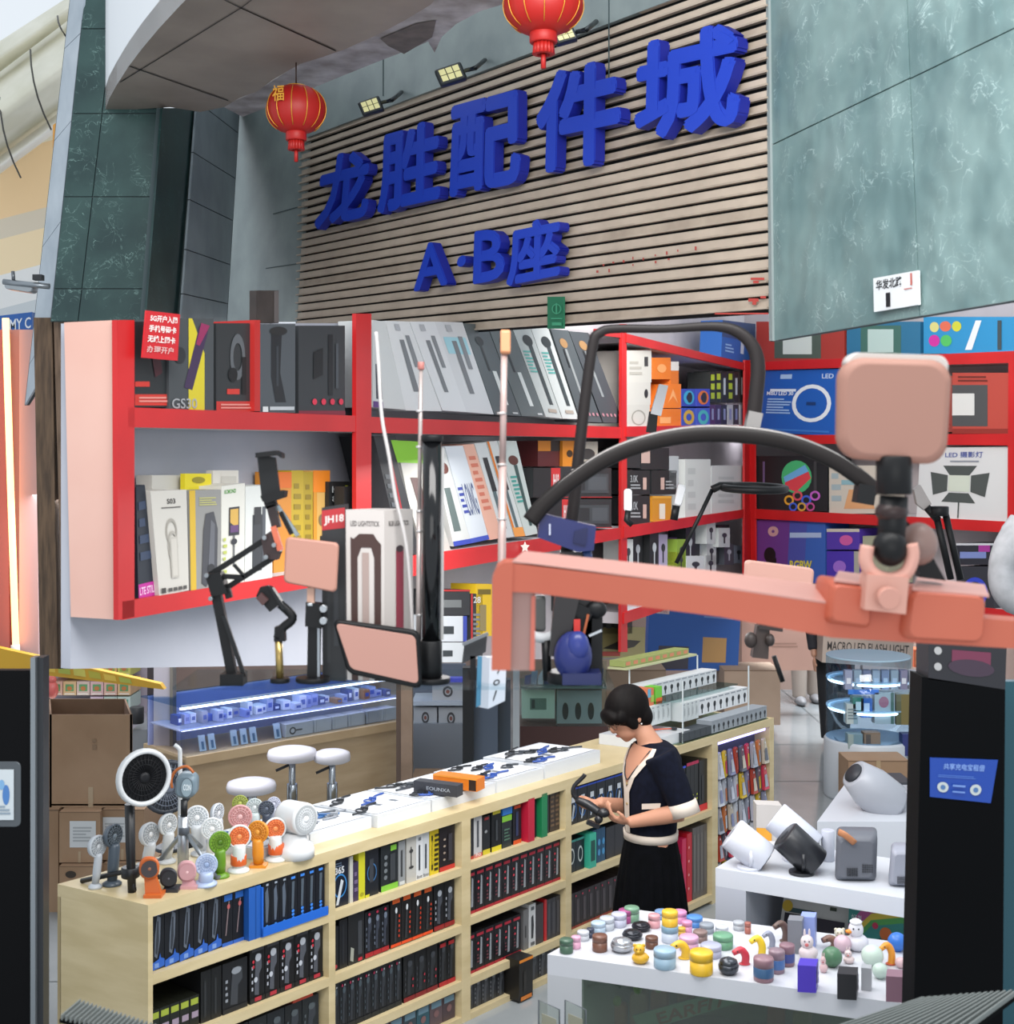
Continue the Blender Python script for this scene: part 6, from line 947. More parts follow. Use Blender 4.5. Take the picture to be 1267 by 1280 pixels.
TOYS = [('tin', 708, 1193, 17, 18, '3f5c4a', 'dark green tin at the near corner of the toy table'), ('tin', 720, 1187, 12, 16, 'cf9cb4', 'pale pink tin behind the dark green one'), ('tin', 729, 1177, 15, 12, 'b4b8be', 'silvery white low tin by the table edge'), ('tin', 738, 1173, 10, 12, '2a3046', 'navy small tin behind the pale pink one'), ('tin', 750, 1191, 19, 21, '6a4536', 'brown tin with a flat lid beside the pink one'), ('tin', 748, 1168, 18, 14, 'a2b4c4', 'icy blue tin behind the brown lidded one'), ('tin', 759, 1164, 18, 16, 'b0b6be', 'light grey tin behind the icy blue one'), ('tin', 774, 1160, 19, 17, 'b2b4c6', 'pale lilac tin beside the magenta one'),
 ('tin', 782, 1155, 17, 17, '964478', 'magenta tin leaning against the sage green one'), ('tin', 790, 1154, 19, 19, '688e74', 'sage green tin touching the magenta one'), ('pot', 778, 1193, 29, 18, 'a6a9ae', 'shiny silver squat pot beside the yellow bear'), ('pot', 791, 1177, 26, 12, '2e3036', 'black glossy squat pot'), ('pot', 802, 1166, 24, 11, '26262c', 'black flat pot behind the first black one'), ('tin', 815, 1187, 16, 15, '5e3d2e', 'dark brown tin behind the yellow bear'), ('bear', 801, 1207, 22, 26, 'd4a428', 'yellow little bear toy'), ('tin', 832, 1213, 28, 25, '8ea9bc', 'blue-grey rounded tin in front of the bent yellow toy'),
 ('arch', 850, 1202, 27, 23, 'd8ac28', 'yellow bent toy behind the blue-grey tin'), ('tin', 862, 1191, 24, 19, 'c89ab6', 'pink wide tin behind the bent yellow toy'), ('tin', 878, 1221, 29, 30, 'dcb02a', 'largest yellow tin at the table front'), ('tin', 890, 1199, 26, 16, 'a5a8bc', 'lilac grey wide tin behind the large yellow one'), ('tin', 838, 1180, 21, 22, 'b9c4d2', 'white and blue tin carrying a yellow one', '7fa0b4'), ('tin', 818, 1161, 15, 17, 'ca949a', 'rose tin beside the stacked yellow tin'), ('tin', 828, 1150, 18, 10, '6f8fb8', 'flat blue tin at the back of the table'), ('tin', 850, 1155, 18, 15, 'd088ae', 'bright pink tin at the back of the table'),
 ('tin', 859, 1168, 13, 16, 'cc8aae', 'slim pink tin beside the yellow stack'), ('tin', 869, 1160, 20, 13, '4a80c0', 'bright blue tin at the table back'), ('tin', 852, 1171, 10, 11, 'd8aa3a', 'tiny yellow tin behind the stacked one'), ('tin', 884, 1168, 18, 12, '89909a', 'grey low tin behind the lilac one'), ('tin', 876, 1179, 18, 14, '806a66', 'brown-grey tin behind the lilac wide one'), ('tin', 903, 1168, 16, 9, 'c0c4ca', 'white flat tin beside the rust-coloured one'), ('tin', 905, 1188, 25, 18, '649676', 'green tin behind the red toy'), ('arch', 926, 1209, 24, 23, 'c03444', 'red curved toy beside the dark pot'), ('pot', 912, 1221, 26, 22, '44484e', 'dark grey pot beside the red toy'), ('tin', 924, 1164, 14, 11, 'a8acb2', 'grey tin near the projector counter'), ('tin', 935, 1168, 8, 15, '9c5c50', 'small rust-coloured tin near the tall boxes'),
 ('arch', 947, 1199, 23, 29, 'e4c22c', 'yellow long-necked toy in front of the grey arch toy'), ('can', 956, 1229, 25, 31, '8c6c74', 'brown cup with a blue band, nearest of three', '3c5f84'), ('can', 972, 1218, 20, 30, '86707a', 'brown cup with a blue band, middle of three', '44689c'), ('can', 985, 1209, 19, 28, '84646e', 'brown cup with a blue band, deepest of three', '3c4a88'), ('arch', 961, 1188, 18, 24, '8a8fa2', 'grey arched toy behind the yellow long-necked toy'), ('arch', 977, 1180, 24, 28, '5c463f', 'dark brown arched toy in the middle'), ('box', 996, 1192, 24, 50, '7a7d84', 'tall grey box standing among the toys'), ('box', 1012, 1186, 24, 48, '8e9ed8', 'tall periwinkle box behind the grey one'),
 ('bun', 1012, 1203, 24, 34, 'd8ccce', 'white rabbit toy behind the purple box', 'c86a6a'), ('box', 1012, 1240, 31, 40, '4530ae', 'purple box with a pale window print', 'b8b0e0'), ('ball', 1042, 1212, 26, 22, '4c7456', 'dark green rounded toy', '3a5a42'), ('bear', 1052, 1183, 19, 22, 'cfcbb8', 'ivory animal toy with round ears', 'b89a8a'), ('ball', 1055, 1193, 22, 17, 'c8acb8', 'pink round toy before the ivory one'), ('arch', 1038, 1188, 24, 15, '7a5a4e', 'brown low curved toy'), ('duck', 1074, 1192, 28, 40, 'd6d6de', 'white-bodied duck toy with white cap', 'e8e8ea'), ('bun', 1062, 1206, 14, 18, 'd8c4c4', 'tiny pinkish rabbit toy', 'b86a6a'), ('ball', 1093, 1212, 28, 22, 'bfd0c4', 'pale green rounded toy by the orange one'),
 ('arch', 1110, 1209, 22, 31, 'e0922a', 'orange arched toy with red mark', 'c0502a'), ('ball', 1124, 1192, 24, 26, '2f6cc0', 'bright blue glossy ball toy'), ('box', 1062, 1249, 32, 38, '1c1c20', 'black box with a pale window, at the table front', '9a9aa4'), ('box', 1084, 1238, 16, 34, 'a0a3a8', 'light grey slim box behind the black one'), ('ball', 1102, 1226, 20, 15, 'b4c8bc', 'clear greenish small ball toy'), ('box', 1122, 1252, 30, 38, '876674', 'mauve box by the black totem'), ('bun', 1030, 1217, 10, 22, 'd4b4b4', 'slender pinkish rabbit toy beside the purple box', 'a05050'), ('ball', 1127, 1212, 14, 14, 'c8a8ac', 'small dusty pink ball behind the mauve box')]
for a in TOYS: toy(a[0], a[1], a[2], a[3], a[4], a[5], a[6], a[7] if len(a) > 7 else None)
p = tp_.pt(838, 1180); toy('tin', 838, 1165, 20, 20, 'dab030', 'yellow tin stacked on the white and blue tin', base=p+V((0, 0, 22*p.y/F*.93)))
# ================= PROJECTORS
pc_ = hpl(pz)
def proj(x, y, cxp, cyp, L, r, ax, col, label, stand=True, lens=True):
    b = pc_.pt(x, y); s = b.y/F; pl = fpl(b.y); t = thing('projector', label, 'projector', b); m1 = M(col, .35); c = pl.pt(cxp, cyp, .02); ax = V(ax).normalized(); l = L*s; rr = r*s
    MB().lathe([(rr*.93, -l/2), (rr, -l/2+rr*.08), (rr, l/2-rr*.08), (rr*.93, l/2), (rr*.4, l/2), (.001, l/2)], c, m1, ax, 32).build('housing', t)
    R = rot_to(ax); MB().poly([c+ax*(l/2+.002)+R @ V(v) for v in ((-rr*.3, -rr*.1, 0), (rr*.3, -rr*.1, 0), (rr*.3, rr*.1, 0), (-rr*.3, rr*.1, 0))], '101114').build('port', t)
    MB().lathe([(rr*.5, 0), (rr*.5, .006), (.001, .008)], c-ax*(l/2), M('15171b', .1), -ax, 24).build('lens', t)
    MB().tube([c+V((0, -rr*.9, 0)), c+V((0, -rr*1.0, -rr*.6)), V((c.x, c.y-rr*.6, b.z+.01))], rr*.13, m1, 8).build('arm', t); MB().cyl(V((c.x, c.y-rr*.3, b.z)), rr*.75, .012, m1).build('base', t)
proj(942, 1085, 935, 1058, 52, 21, (-.78, .2, .6), 'c9ccd6', 'white cylinder projector tilted on a round stand, nearest the counter corner')
proj(1003, 1092, 1000, 1062, 52, 21, (-.72, .1, .66), '1c1e23', 'black cylinder projector on a stand')
proj(985, 1075, 992, 1040, 60, 20, (-.75, .3, .6), 'c2c6d2', 'white tilted projector with a dark end, behind the black one')
b = pc_.pt(1070, 1103); s = b.y/F; pl = fpl(b.y); t = thing('grey_speaker', 'grey cube speaker with a brown leather loop', 'speaker', b)
MB().rprism([b+V((-27*s, 0, 0)), b+V((24*s, -.01, 0)), b+V((26*s, -.01, .19)), b+V((-25*s, 0, .19))], (.04, .16, 0), M('5d6068', .5), .12).build('body', t)
m = MB(); 
for gx in (-.016, .045):
    for i in range(5):
        for j in range(4): m.box(b+V((gx-.02+.009*i, -.008, .03+.009*j+(.015 if gx > 0 else 0))), (.006, .006, .005), '33353b')
m.build('grille', t); MB().tube([pl.pt(1048, 1040), pl.pt(1056, 1044, -.02), pl.pt(1068, 1054, -.02)], .014, M('a8704a', .6), 8, 3, flat=.4).build('leather_loop', t)
b = pc_.pt(1128, 1110); t = thing('grey_speaker', 'smaller pale grey speaker by the black totem', 'speaker', b); MB().rprism([b+V((-18*s, 0, 0)), b+V((30*s, 0, 0)), b+V((30*s, 0, .15)), b+V((-14*s, 0, .15))], (.04, .14, 0), M('8f929e', .45), .12).build('body', t)
m = MB(); [m.box(b+V((-.02+.008*i, -.004, .02+.008*j)), (.005, .006, .004), '4a4d55') for i in range(5) for j in range(4)]; m.build('grille', t)
b = fpl(6.5).pt(1098, 1060); zt_ = zt; pl = fpl(6.45); t = thing('projector', 'large pale grey conical projector resting on the plinth', 'projector', V((b.x, 6.5, zt_)))
MB().lathe([(.10, -.13), (.11, -.11), (.105, .02), (.075, .13), (.06, .135)], V((b.x, 6.6, zt_+.10)), M('a3a6ae', .35), V((-.7, -.2, .6)), 32).build('housing', t); MB().lathe([(.05, 0), (.05, .01), (.001, .012)], V((b.x, 6.6, zt_+.10))+V((-.7, -.2, .6)).normalized()*.135, '2a2c32', V((-.7, -.2, .6)), 20).build('lens', t)
q = fpl(6.3).q(1102, 1022, 1150, 1068); MB().rprism(q, (.05, .2, 0), M('8d9098', .4), .2).build('side_box', t) if False else None
qbox('white_case', [V((fp2.pt(1112, 1000).x, 6.6, zt)), V((fp2.pt(1160, 1000).x, 6.55, zt)), V((fp2.pt(1160, 1000).x, 6.55, zt+.1)), V((fp2.pt(1112, 1000).x, 6.6, zt+.1))], (.02, .2, 0), M('a9acb4', .4), [('e', .3, .6, .14, .16, '1f2126')], 'pale case with a black badge on the white plinth', 'case')
b = pc_.pt(960, 1060); qbox('small_carton', [b+V((-.03, .12, 0)), b+V((.08, .1, 0)), b+V((.08, .1, .16)), b+V((-.03, .12, .16))], (0, .08, 0), M('b9b4b0', .5), [('r', 0, 0, .6, .35, 'd8982a')], 'white and orange little box behind the white projectors', 'box')
b = pc_.pt(1038, 1080); m = MB(); m.cyl(b+V((0, .05, 0)), .028, .13, M('b4b8c4', .3)); tag(m.build('white_cup'), 'white cylinder beside the grey cube speaker', 'cup')
# ================= NEAR STANDS (on a glass ledge under the shelves)
gp = 3.55; gz = P(0, 852, gp).z; gl_ = thing('glass_ledge', 'clear glass ledge carrying phone stands under the wall shelf', 'glass shelf', P(400, 852, gp))
a, b = P(225, 852, gp), P(765, 852, gp); MB().prism([V((a.x, gp-.08, gz-.008)), V((b.x, gp-.08, gz-.008)), V((b.x, gp+.2, gz-.008)), V((a.x, gp+.2, gz-.008))], (0, 0, .008), glassm('eef4f6', .97)).build('pane', gl_)
g = fpl(gp); bkm = M('0f1012', .45, spec=.3); bk2 = M('191b1d', .4, spec=.3)
def bar(mb, x0, y0, x1, y1, w, m, o0=0, o1=0, th=None):
    a, b = g.pt(x0, y0, o0), g.pt(x1, y1, o1); s = gp/F; d = (b-a).normalized(); n = V((-d.z, 0, d.x)).normalized()*w*s/2; mb.prism([a-n, b-n, b+n, a+n], (0, (th or w)*s, 0), m); return mb
t = thing('phone_arm_stand', 'black folding scissor arm holding an empty phone clamp', 'phone stand', g.pt(290, 852))
m = MB(); bar(m, 268, 735, 290, 848, 12, bkm); bar(m, 279, 770, 305, 846, 5, bk2, -.01, -.01); m.box(g.pt(292, 848), (.06, .06, .03), bkm); m.build('lower_arm', t)
m = MB(); bar(m, 258, 721, 335, 672, 7, bkm, .02, .02); bar(m, 272, 742, 345, 695, 7, bkm, .02, .02); bar(m, 264, 720, 305, 722, 6, bkm, .01, .01); bar(m, 292, 706, 306, 722, 4, bk2, .01, .01); m.build('upper_arm', t)
m = MB(); m.prism(g.qs([(256, 718), (275, 716), (284, 742), (264, 746)], -.01), (0, .05, 0), bkm).prism(g.qs([(326, 672), (338, 664), (350, 690), (346, 700), (330, 698)], -.005), (0, .04, 0), M('2e1c1c', .4))
for x, y in ((259, 719), (264, 748), (331, 672), (343, 681), (333, 696)): m.cyl(g.pt(x, y, -.012), .006, .012, M('8d9296', .3, .8), (0, -1, 0), 10)
bar(m, 283, 736, 286, 748, 8, bkm); m.build('joint', t)
m = MB(); bar(m, 338, 632, 345, 660, 11, M('2a1a1a', .4)); bar(m, 341, 658, 350, 688, 7, M('c8664a', .4), -.01, -.01); bar(m, 346, 632, 372, 670, 5, M('8f9a9e', .25, .7), .02, .02); bar(m, 350, 640, 364, 668, 5, bkm, .01, .01); m.build('neck', t)
m = MB(); m.prism(g.qs([(321, 568), (344, 572), (350, 620), (327, 625)], .0), (0, .015, 0), bk2).prism(g.qs([(319, 572), (319, 566), (344, 563), (352, 567), (352, 573), (346, 569)], -.04), (0, .05, 0), bkm).prism(g.qs([(325, 620), (350, 613), (356, 614), (355, 622), (333, 629), (328, 627)], -.04), (0, .05, 0), bkm); bar(m, 336, 626, 339, 634, 14, bkm); m.build('phone_clamp', t)
t = thing('light_stand', 'pinkish small square LED panel on a black stand', 'light', g.pt(392, 848))
m = MB(); m.rprism(g.qs([(354, 728), (420, 741), (423, 679), (357, 671)], -.02), (0, .02, 0), M('b88676', .5), .1); m.build('lamp_panel', t); m = MB(); bar(m, 388, 735, 388, 755, 9, M('c49c88', .3)); m.cyl(g.pt(388, 757)-V((0, 0, .0)), .012, .008, M('c8ccd0', .2, .8)).build('spigot', t)
m = MB(); m.prism(g.qs([(381, 783), (402, 786), (400, 755), (382, 753)], -.01), (0, .04, 0), bkm); bar(m, 392, 783, 391, 846, 15, bkm); bar(m, 398, 785, 398, 846, 3, M('9aa0a6', .3, .6), -.005, -.005); m.build('pole', t)
m = MB(); [m.cyl(g.pt(405, y, -.01), .01, .02, M('b4b8bc', .2, .8), (0, -1, 0), 12) for y in (760, 775)]; m.build('knob', t); m = MB(); m.cyl(g.pt(391, 852), .045, .012, bkm).build('base', t)
t = thing('phone_clip_stand', 'black phone grip on a short brass-coloured stem', 'phone stand', g.pt(350, 850))
m = MB(); m.prism(g.qs([(320, 745), (337, 765), (350, 755), (335, 732), (325, 734)], -.01), (0, .02, 0), bkm).prism(g.qs([(320, 748), (326, 741), (335, 750), (328, 757)], -.025), (0, .02, 0), M('4a2f2e', .5)).prism(g.qs([(335, 733), (340, 735), (358, 762), (352, 762)], -.015), (0, .03, 0), bk2).build('phone_clamp', t)
MB().tube(g.qs([(350, 755), (364, 768), (364, 776), (352, 786), (347, 798)]), .012, bkm, 8, 3).build('arm', t); m = MB(); m.prism(g.qs([(342, 802), (356, 802), (355, 782), (343, 784)], -.01), (0, .03, 0), bkm).build('joint', t)
MB().tube([g.pt(348, 801), g.pt(350, 850)], .010, M('a89058', .25, .7), 10).build('stem', t); MB().cyl(g.pt(350, 853), .026, .012, bkm).build('base', t)
t = thing('led_light', 'tilted pinkish LED panel with a black frame beside the black pole', 'light', g.pt(480, 850))
MB().rprism(g.qs([(434, 842), (527, 862), (524, 789), (415, 774)], -.06), (0, .025, 0), bkm, .12).build('frame', t); MB().rprism(g.qs([(438, 836), (523, 855), (519, 795), (419, 779)], -.066), (0, .006, 0), M('b38578', .5), .1).build('diffuser', t)
# LED lightstick box & JH18
q = g.qs([(434, 850), (480, 852), (480, 638), (432, 637)], .03); t = thing('lightstick_box', 'tall white box printed LED LIGHTSTICK with an arch picture', 'box', (q[0]+q[1])/2)
m = MB(); sv = g.pt(516, 632, .12)-q[2]; sv.z = 0; m.prism(q, sv, M('c6bfba', .5)); q2 = [q[1], q[1]+sv, q[2]+sv, q[2]]; m.build('body', t)
m = MB(); m.art(q, [('t', 'LED LIGHTSTICK', .12, .905, .88, .935, '3f3a38', .01), ('g', [(.12, 0), (.3, 0), (.3, .72), (.4, .78), (.66, .78), (.74, .72), (.74, 0), (.92, 0), (.92, .8), (.8, .83), (.72, .86), (.35, .86), (.2, .83), (.12, .84)], '3f2722'), ('r', .42, 0, .6, .75, 'a38f88')], (0, -1, 0), .001); m.art(q2, [('t', 'RGB LIGHTSTICK', .15, .905, .85, .935, '3f3a38', .01), ('r', .4, 0, .66, .76, '8a2f40'), ('e', .53, .77, .13, .02, '3a2a2e')], (.6, -.8, 0), .001); m.build('print', t)
q = g.qs([(403, 850), (432, 852), (431, 631), (402, 635)], .06); t = thing('tripod_box', 'dark box with a red JH18 header beside the lightstick box', 'box', (q[0]+q[1])/2); MB().prism(q, (0, .08, 0), M('27292c', .45)).build('body', t); MB().art(q, [('r', 0, .87, 1, .985, 'b02a30'), ('t', 'JH18', .1, .895, .95, .95, 'e0d8d4', .03), ('r', .5, .2, .7, .8, '36393d'), ('r', .2, .1, .35, .6, '303336')], (0, -1, 0), .001).build('print', t)
# pole, rods, cable
t = thing('tube_stand', 'thick glossy black vertical pole with a pale edge', 'pole', g.pt(539, 852)); sp = .02
MB().tube([g.pt(539, 800, sp), g.pt(540, 545, sp)], 12*gp/F, M('0e0f11', .12), 20).build('tube', t); MB().cyl(g.pt(540, 552, sp), 14*gp/F, 8*gp/F, bkm).build('cap', t); MB().cyl(g.pt(538, 846, sp), 14.5*gp/F, 46*gp/F, bkm).build('sleeve', t); m = MB(); bar(m, 553, 560, 552, 800, 4, M('b9b9b8', .4), .03, .03); m.build('edge_strip', t); MB().cyl(g.pt(539, 853, sp), .05, .014, bkm).build('base', t)
t = thing('telescopic_rod', 'thin pale telescopic rod rising beside the black pole', 'rod', g.pt(523, 852)); m = MB(); m.tube([g.pt(523, 850, .04), g.pt(524, 640, .04)], .0075, M('b3a6a2', .3, .4)).tube([g.pt(524, 640, .04), g.pt(526, 460, .04)], .0055, M('b3a6a2', .3, .4)).build('rod', t)
m = MB(); [m.cyl(g.pt(524, y, .04), .009, .006, M('d8d4d2', .2, .6)) for y in (515, 560, 640, 665, 770)]; m.cyl(g.pt(526, 462, .04), .009, .02, M('b07068', .4)).build('clip', t)
t = thing('telescopic_rod', 'taller pinkish rod ending at the salmon stand corner', 'rod', g.pt(627, 852)); m = MB(); m.tube([g.pt(626, 850, .06), g.pt(628, 580, .06)], .011, M('c4aaa4', .3, .3)).tube([g.pt(628, 580, .06), g.pt(630, 440, .06)], .009, M('c4aaa4', .3, .3)).build('rod', t); m = MB(); [m.cyl(g.pt(627, y, .06), .013, .006, M('d8d0cc', .2, .6)) for y in (518, 582, 650)]; m.rprism(g.q(625, 412, 638, 442, .04), (0, .03, 0), M('d8946a', .4), .2).build('clip', t)
m = MB(); m.tube([g.pt(470, 415, .05), g.pt(473, 455, .05), g.pt(477, 520, .05), g.pt(486, 570, .05), g.pt(494, 620, .05), g.pt(510, 700, .05), g.pt(518, 850, .05)], .005, M('c9c4c2', .4), 6, 5); tag(m.build('white_cable'), 'thin white cable hanging down past the centre shelf', 'cable')
# phone grip by the pole
t = thing('phone_grip_stand', 'small dark phone grip on a stem between pole and salmon stand', 'phone stand', g.pt(590, 852)); m = MB(); m.prism(g.qs([(577, 830), (607, 815), (609, 793), (580, 806)], 0), (0, .02, 0), M('26282b', .4)); bar(m, 578, 806, 610, 792, 4, M('6a6e72', .3), -.02, -.02); m.build('phone_clamp', t); m = MB(); bar(m, 591, 820, 591, 850, 7, bkm); m.build('stem', t)
# gooseneck lamp (tall post + curved head)
t = thing('gooseneck_lamp', 'tall dark lamp post bending across in front of the corner shelf', 'lamp', g.pt(712, 852)); m = MB(); dk = M('1f1a1a', .45, spec=.3)
m.tube([g.pt(x, y, .08) for x, y in ((708, 690), (716, 640), (722, 580), (731, 500), (741, 430), (750, 416), (768, 411), (830, 411), (890, 408), (920, 414), (940, 432), (947, 458), (944, 500), (940, 535))], [.017, .017, .016, .015, .014, .013, .012, .011, .013, .016, .018, .02, .02, .02], dk, 12, 5, flat=.6).build('neck', t)
m = MB(); m.cyl(g.pt(722, 588, .08), .018, .004, M('c0bcb8', .2, .6)).build('ring', t); m = MB(); bar(m, 945, 515, 940, 538, 18, M('8d8a88', .3, .3), .06, .06); m.build('end_cap', t)
m = MB(); m.prism(g.qs([(686, 820), (706, 822), (738, 690), (700, 690)], .0), (0, .06, 0), M('221f20', .35)); m.prism(g.qs([(706, 835), (738, 835), (742, 700), (722, 700)], .03), (0, .05, 0), M('1b1b1d', .4)); m.build('post', t); MB().cyl(g.pt(712, 853, .03), .06, .03, bkm).build('base', t)
# arc light
t = thing('arc_light', 'wide black arc light sweeping over the corner shelf', 'lamp', g.pt(700, 640)); m = MB(); ar_ = [(662, 652), (680, 630), (712, 603), (760, 572), (812, 553), (870, 543), (930, 544), (985, 553), (1035, 572), (1070, 594), (1096, 616)]
m.tube([g.pt(x, y, -.06) for x, y in ar_], .0215, M('181312', .45, spec=.3), 12, 4, flat=.5).build('arc', t); m = MB(); m.tube([g.pt(x, y-9, -.062) for x, y in ar_], .005, M('8a8684', .3, .3), 6, 4).build('edge_strip', t)
m = MB(); m.prism(g.qs([(1070, 628), (1092, 632), (1096, 608), (1074, 604)], -.08), (0, .05, 0), bkm).build('hinge', t)
# blue clamp
t = thing('blue_clamp', 'dark blue phone clamp above the salmon stand', 'clamp', g.pt(710, 690)); q = g.qs([(672, 672), (722, 690), (742, 688), (745, 658), (718, 652), (682, 643), (674, 648)], -.05); MB().prism(q, (0, .07, 0), M('1c2458', .35)).build('body', t)
m = MB(); m.prism(g.qs([(716, 678), (732, 682), (734, 660), (718, 664)], -.055), (0, .01, 0), M('131a44', .3)).prism(g.qs([(686, 669), (688, 669), (688, 655), (686, 655)], -.055), (0, .005, 0), 'b8bcd0').build('groove', t); MB().tube([g.pt(733, 686, -.02), g.pt(736, 705, -.02)], .012, M('253a6a', .4)).build('screw', t)
# white ring lamp and blue base below the bar
t = thing('ring_handle_lamp', 'white open ring lamp head framed by the salmon stand', 'lamp', g.pt(680, 800)); MB().torus(g.pt(680, 766, .05), 32*gp/F, 6.5*gp/F, M('c6c8ca', .3), (0.35, -1, 0), 32, 10, a0=-120, a1=120).build('ring', t); m = MB(); m.rprism(g.q(668, 745, 682, 790, .06), (0, .03, 0), M('4b4c4a', .4), .3).build('inner_body', t); MB().tube([g.pt(682, 800, .05), g.pt(684, 850, .05)], .012, bkm).build('stem', t)
t = thing('blue_stand_base', 'glossy blue rounded gadget base behind the glass case edge', 'gadget', g.pt(716, 850)); MB().ell(g.pt(716, 820, -.02), (.05, .04, .065), M('1e2866', .3)).ell(g.pt(722, 808, -.04), (.03, .025, .04), M('27347a', .3)).build('body', t); MB().box(g.pt(726, 846, -.01), (.1, .08, .03), M('1a2250', .35)).build('foot', t)
t = thing('small_tripod_head', 'black camera clamp with a red label below the salmon bar', 'clamp', g.pt(738, 790)); MB().ell(g.pt(745, 762, .02), (.028, .02, .024), bkm).box(g.pt(728, 764, .02), (.05, .03, .03), bkm, tilt=Matrix.Rotation(.4, 3, 'Y')).build('body', t); m = MB(); m.poly(g.q(717, 774, 725, 792, -.005), 'c03028'); bar(m, 736, 795, 752, 788, 3, M('c8ccd0', .2, .7), .0, .0); bar(m, 735, 768, 729, 795, 3, M('a0502a', .4), 0, 0); m.build('knob', t); m = MB(); bar(m, 742, 770, 742, 850, 22, bkm, .03, .03); m.build('stem', t)
# paper tag strip
q = g.qs([(610, 886), (631, 876), (633, 822), (612, 822)], -.03); m = MB(); m.prism(q, (-.03, .03, 0), M('c9cdd6', .5)); m.prism([p+V((-.032, .02, 0)) for p in q], (0, .002, 0), M('3f7a98', .5)); m.art(q, [('g', [(.3, .1), (.5, .3), (.42, .32), (.26, .14)], '17181c'), ('o', .45, .48, .2, .06, .6, '2a2c30'), ('g', [(.5, .65), (.7, .8), (.66, .82), (.46, .68)], '2a2c30')], (0, -1, 0), .001); tag(m.build('paper_tag'), 'white paper tag with scribbled ink at the foot of the salmon stand', 'tag')
# salmon stand
NB = 2.5; nb = fpl(NB); sal = noise_mat('salmon_paint', 'b95a42', 'c2654c', 2, .5); sal_lit = M('c9958a', .4)  # paler salmon for the upper faces has the light from above in its colour
t = thing('salmon_stand', 'large blurred salmon-coloured bar stand crossing the shelves', 'stand', nb.pt(640, 850))
m = MB(); q = nb.qs([(668, 748), (1040, 803), (1270, 812), (1270, 782), (1046, 750), (1036, 745), (650, 705), (668, 722)]); m.prism(nb.qs([(664, 741), (900, 771), (1040, 797), (1120, 802), (1290, 812), (1290, 778), (1120, 765), (1040, 756), (900, 735), (664, 705), (638, 703), (638, 740)]), (0, .09, 0), sal); m.build('bar', t)
m = MB(); m.prism([nb.pt(x, y, 0) for x, y in ((640, 704), (900, 735), (1036, 755))]+[nb.pt(x, y, .12)+V((0, 0, 0)) for x, y in ((1036, 735), (900, 717), (655, 691))], (0, 0, .004), sal_lit); m.build('bar_top', t)
MB().prism(nb.qs([(614, 838), (638, 838), (640, 742), (641, 703), (630, 703), (621, 709), (615, 724)], -.003), (0, .088, 0), sal).build('leg', t); MB().prism(nb.qs([(636, 838), (662, 838), (664, 752), (668, 742), (636, 736)], .015), (0, .02, 0), M('a28078', .45)).build('inner_panel', t); MB().prism(nb.qs([(662, 838), (668, 838), (669, 744), (664, 746)], .01), (0, .08, 0), M('c86a58', .4)).build('inner_edge', t)
m = MB(); m.rprism(nb.qs([(1034, 780), (1092, 788), (1092, 732), (1040, 726)], -.03), (0, .15, 0), sal, .15).rprism(nb.qs([(1128, 800), (1234, 806), (1238, 744), (1136, 736)], -.03), (0, .15, 0), sal, .2).build('clamp_block', t)
m = MB(); m.prism([nb.pt(1042, 727, -.02), nb.pt(1090, 733, -.02), nb.pt(1090, 722, .1), nb.pt(1048, 716, .1)], (0, 0, .004), sal_lit).prism([nb.pt(1140, 738, -.02), nb.pt(1236, 747, -.02), nb.pt(1230, 733, .1), nb.pt(1146, 724, .1)], (0, 0, .004), sal_lit).build('block_top', t)
m = MB(); m.prism(nb.qs([(1080, 762), (1132, 768), (1136, 722), (1084, 718)], -.06), (0, .05, 0), M('cf9a8a', .45)); m.cyl(nb.pt(1108, 747, -.07), .02, .02, M('c89080', .4), (0, -1, 0), 20); m.tube([nb.pt(x, y, -.04) for x, y in ((1084, 682), (1082, 702), (1092, 718), (1112, 724), (1132, 716), (1140, 696), (1138, 680))], .013, M('d8a090', .4), 10, 4); m.build('holder', t)
t = thing('square_fill_light', 'large blurred square pinkish light on a black ball mount', 'light', nb.pt(1118, 700)); MB().rprism(nb.qs([(1050, 572), (1184, 582), (1192, 450), (1052, 446)], -.04), (0, .05, 0), M('a67a6b', .6), .22, 8).build('lamp_panel', t); MB().rprism(nb.qs([(1056, 470), (1186, 476), (1188, 444), (1058, 440)], -.02), (0, .04, 0), M('c9c4be', .4), .5, 6).build('rear_shell', t)
m = MB(); m.cyl(nb.pt(1117, 618, -.02), .032, .07, bkm).ell(nb.pt(1114, 640, -.02), (.03, .03, .022), M('2a1715', .4)).ell(nb.pt(1112, 685, -.03), (.032, .032, .034), bkm).tube([nb.pt(1117, 620, -.02), nb.pt(1112, 690, -.02)], .026, bkm).build('ball_mount', t)
m = MB(); m.ell(nb.pt(1148, 680, .02), (.035, .03, .04), M('8a7068', .4)).build('lock_knob', t); m = MB(); m.prism(nb.qs([(1150, 722), (1182, 726), (1150, 668), (1132, 650)], .03), (0, .03, 0), bkm).build('rear_arm', t)
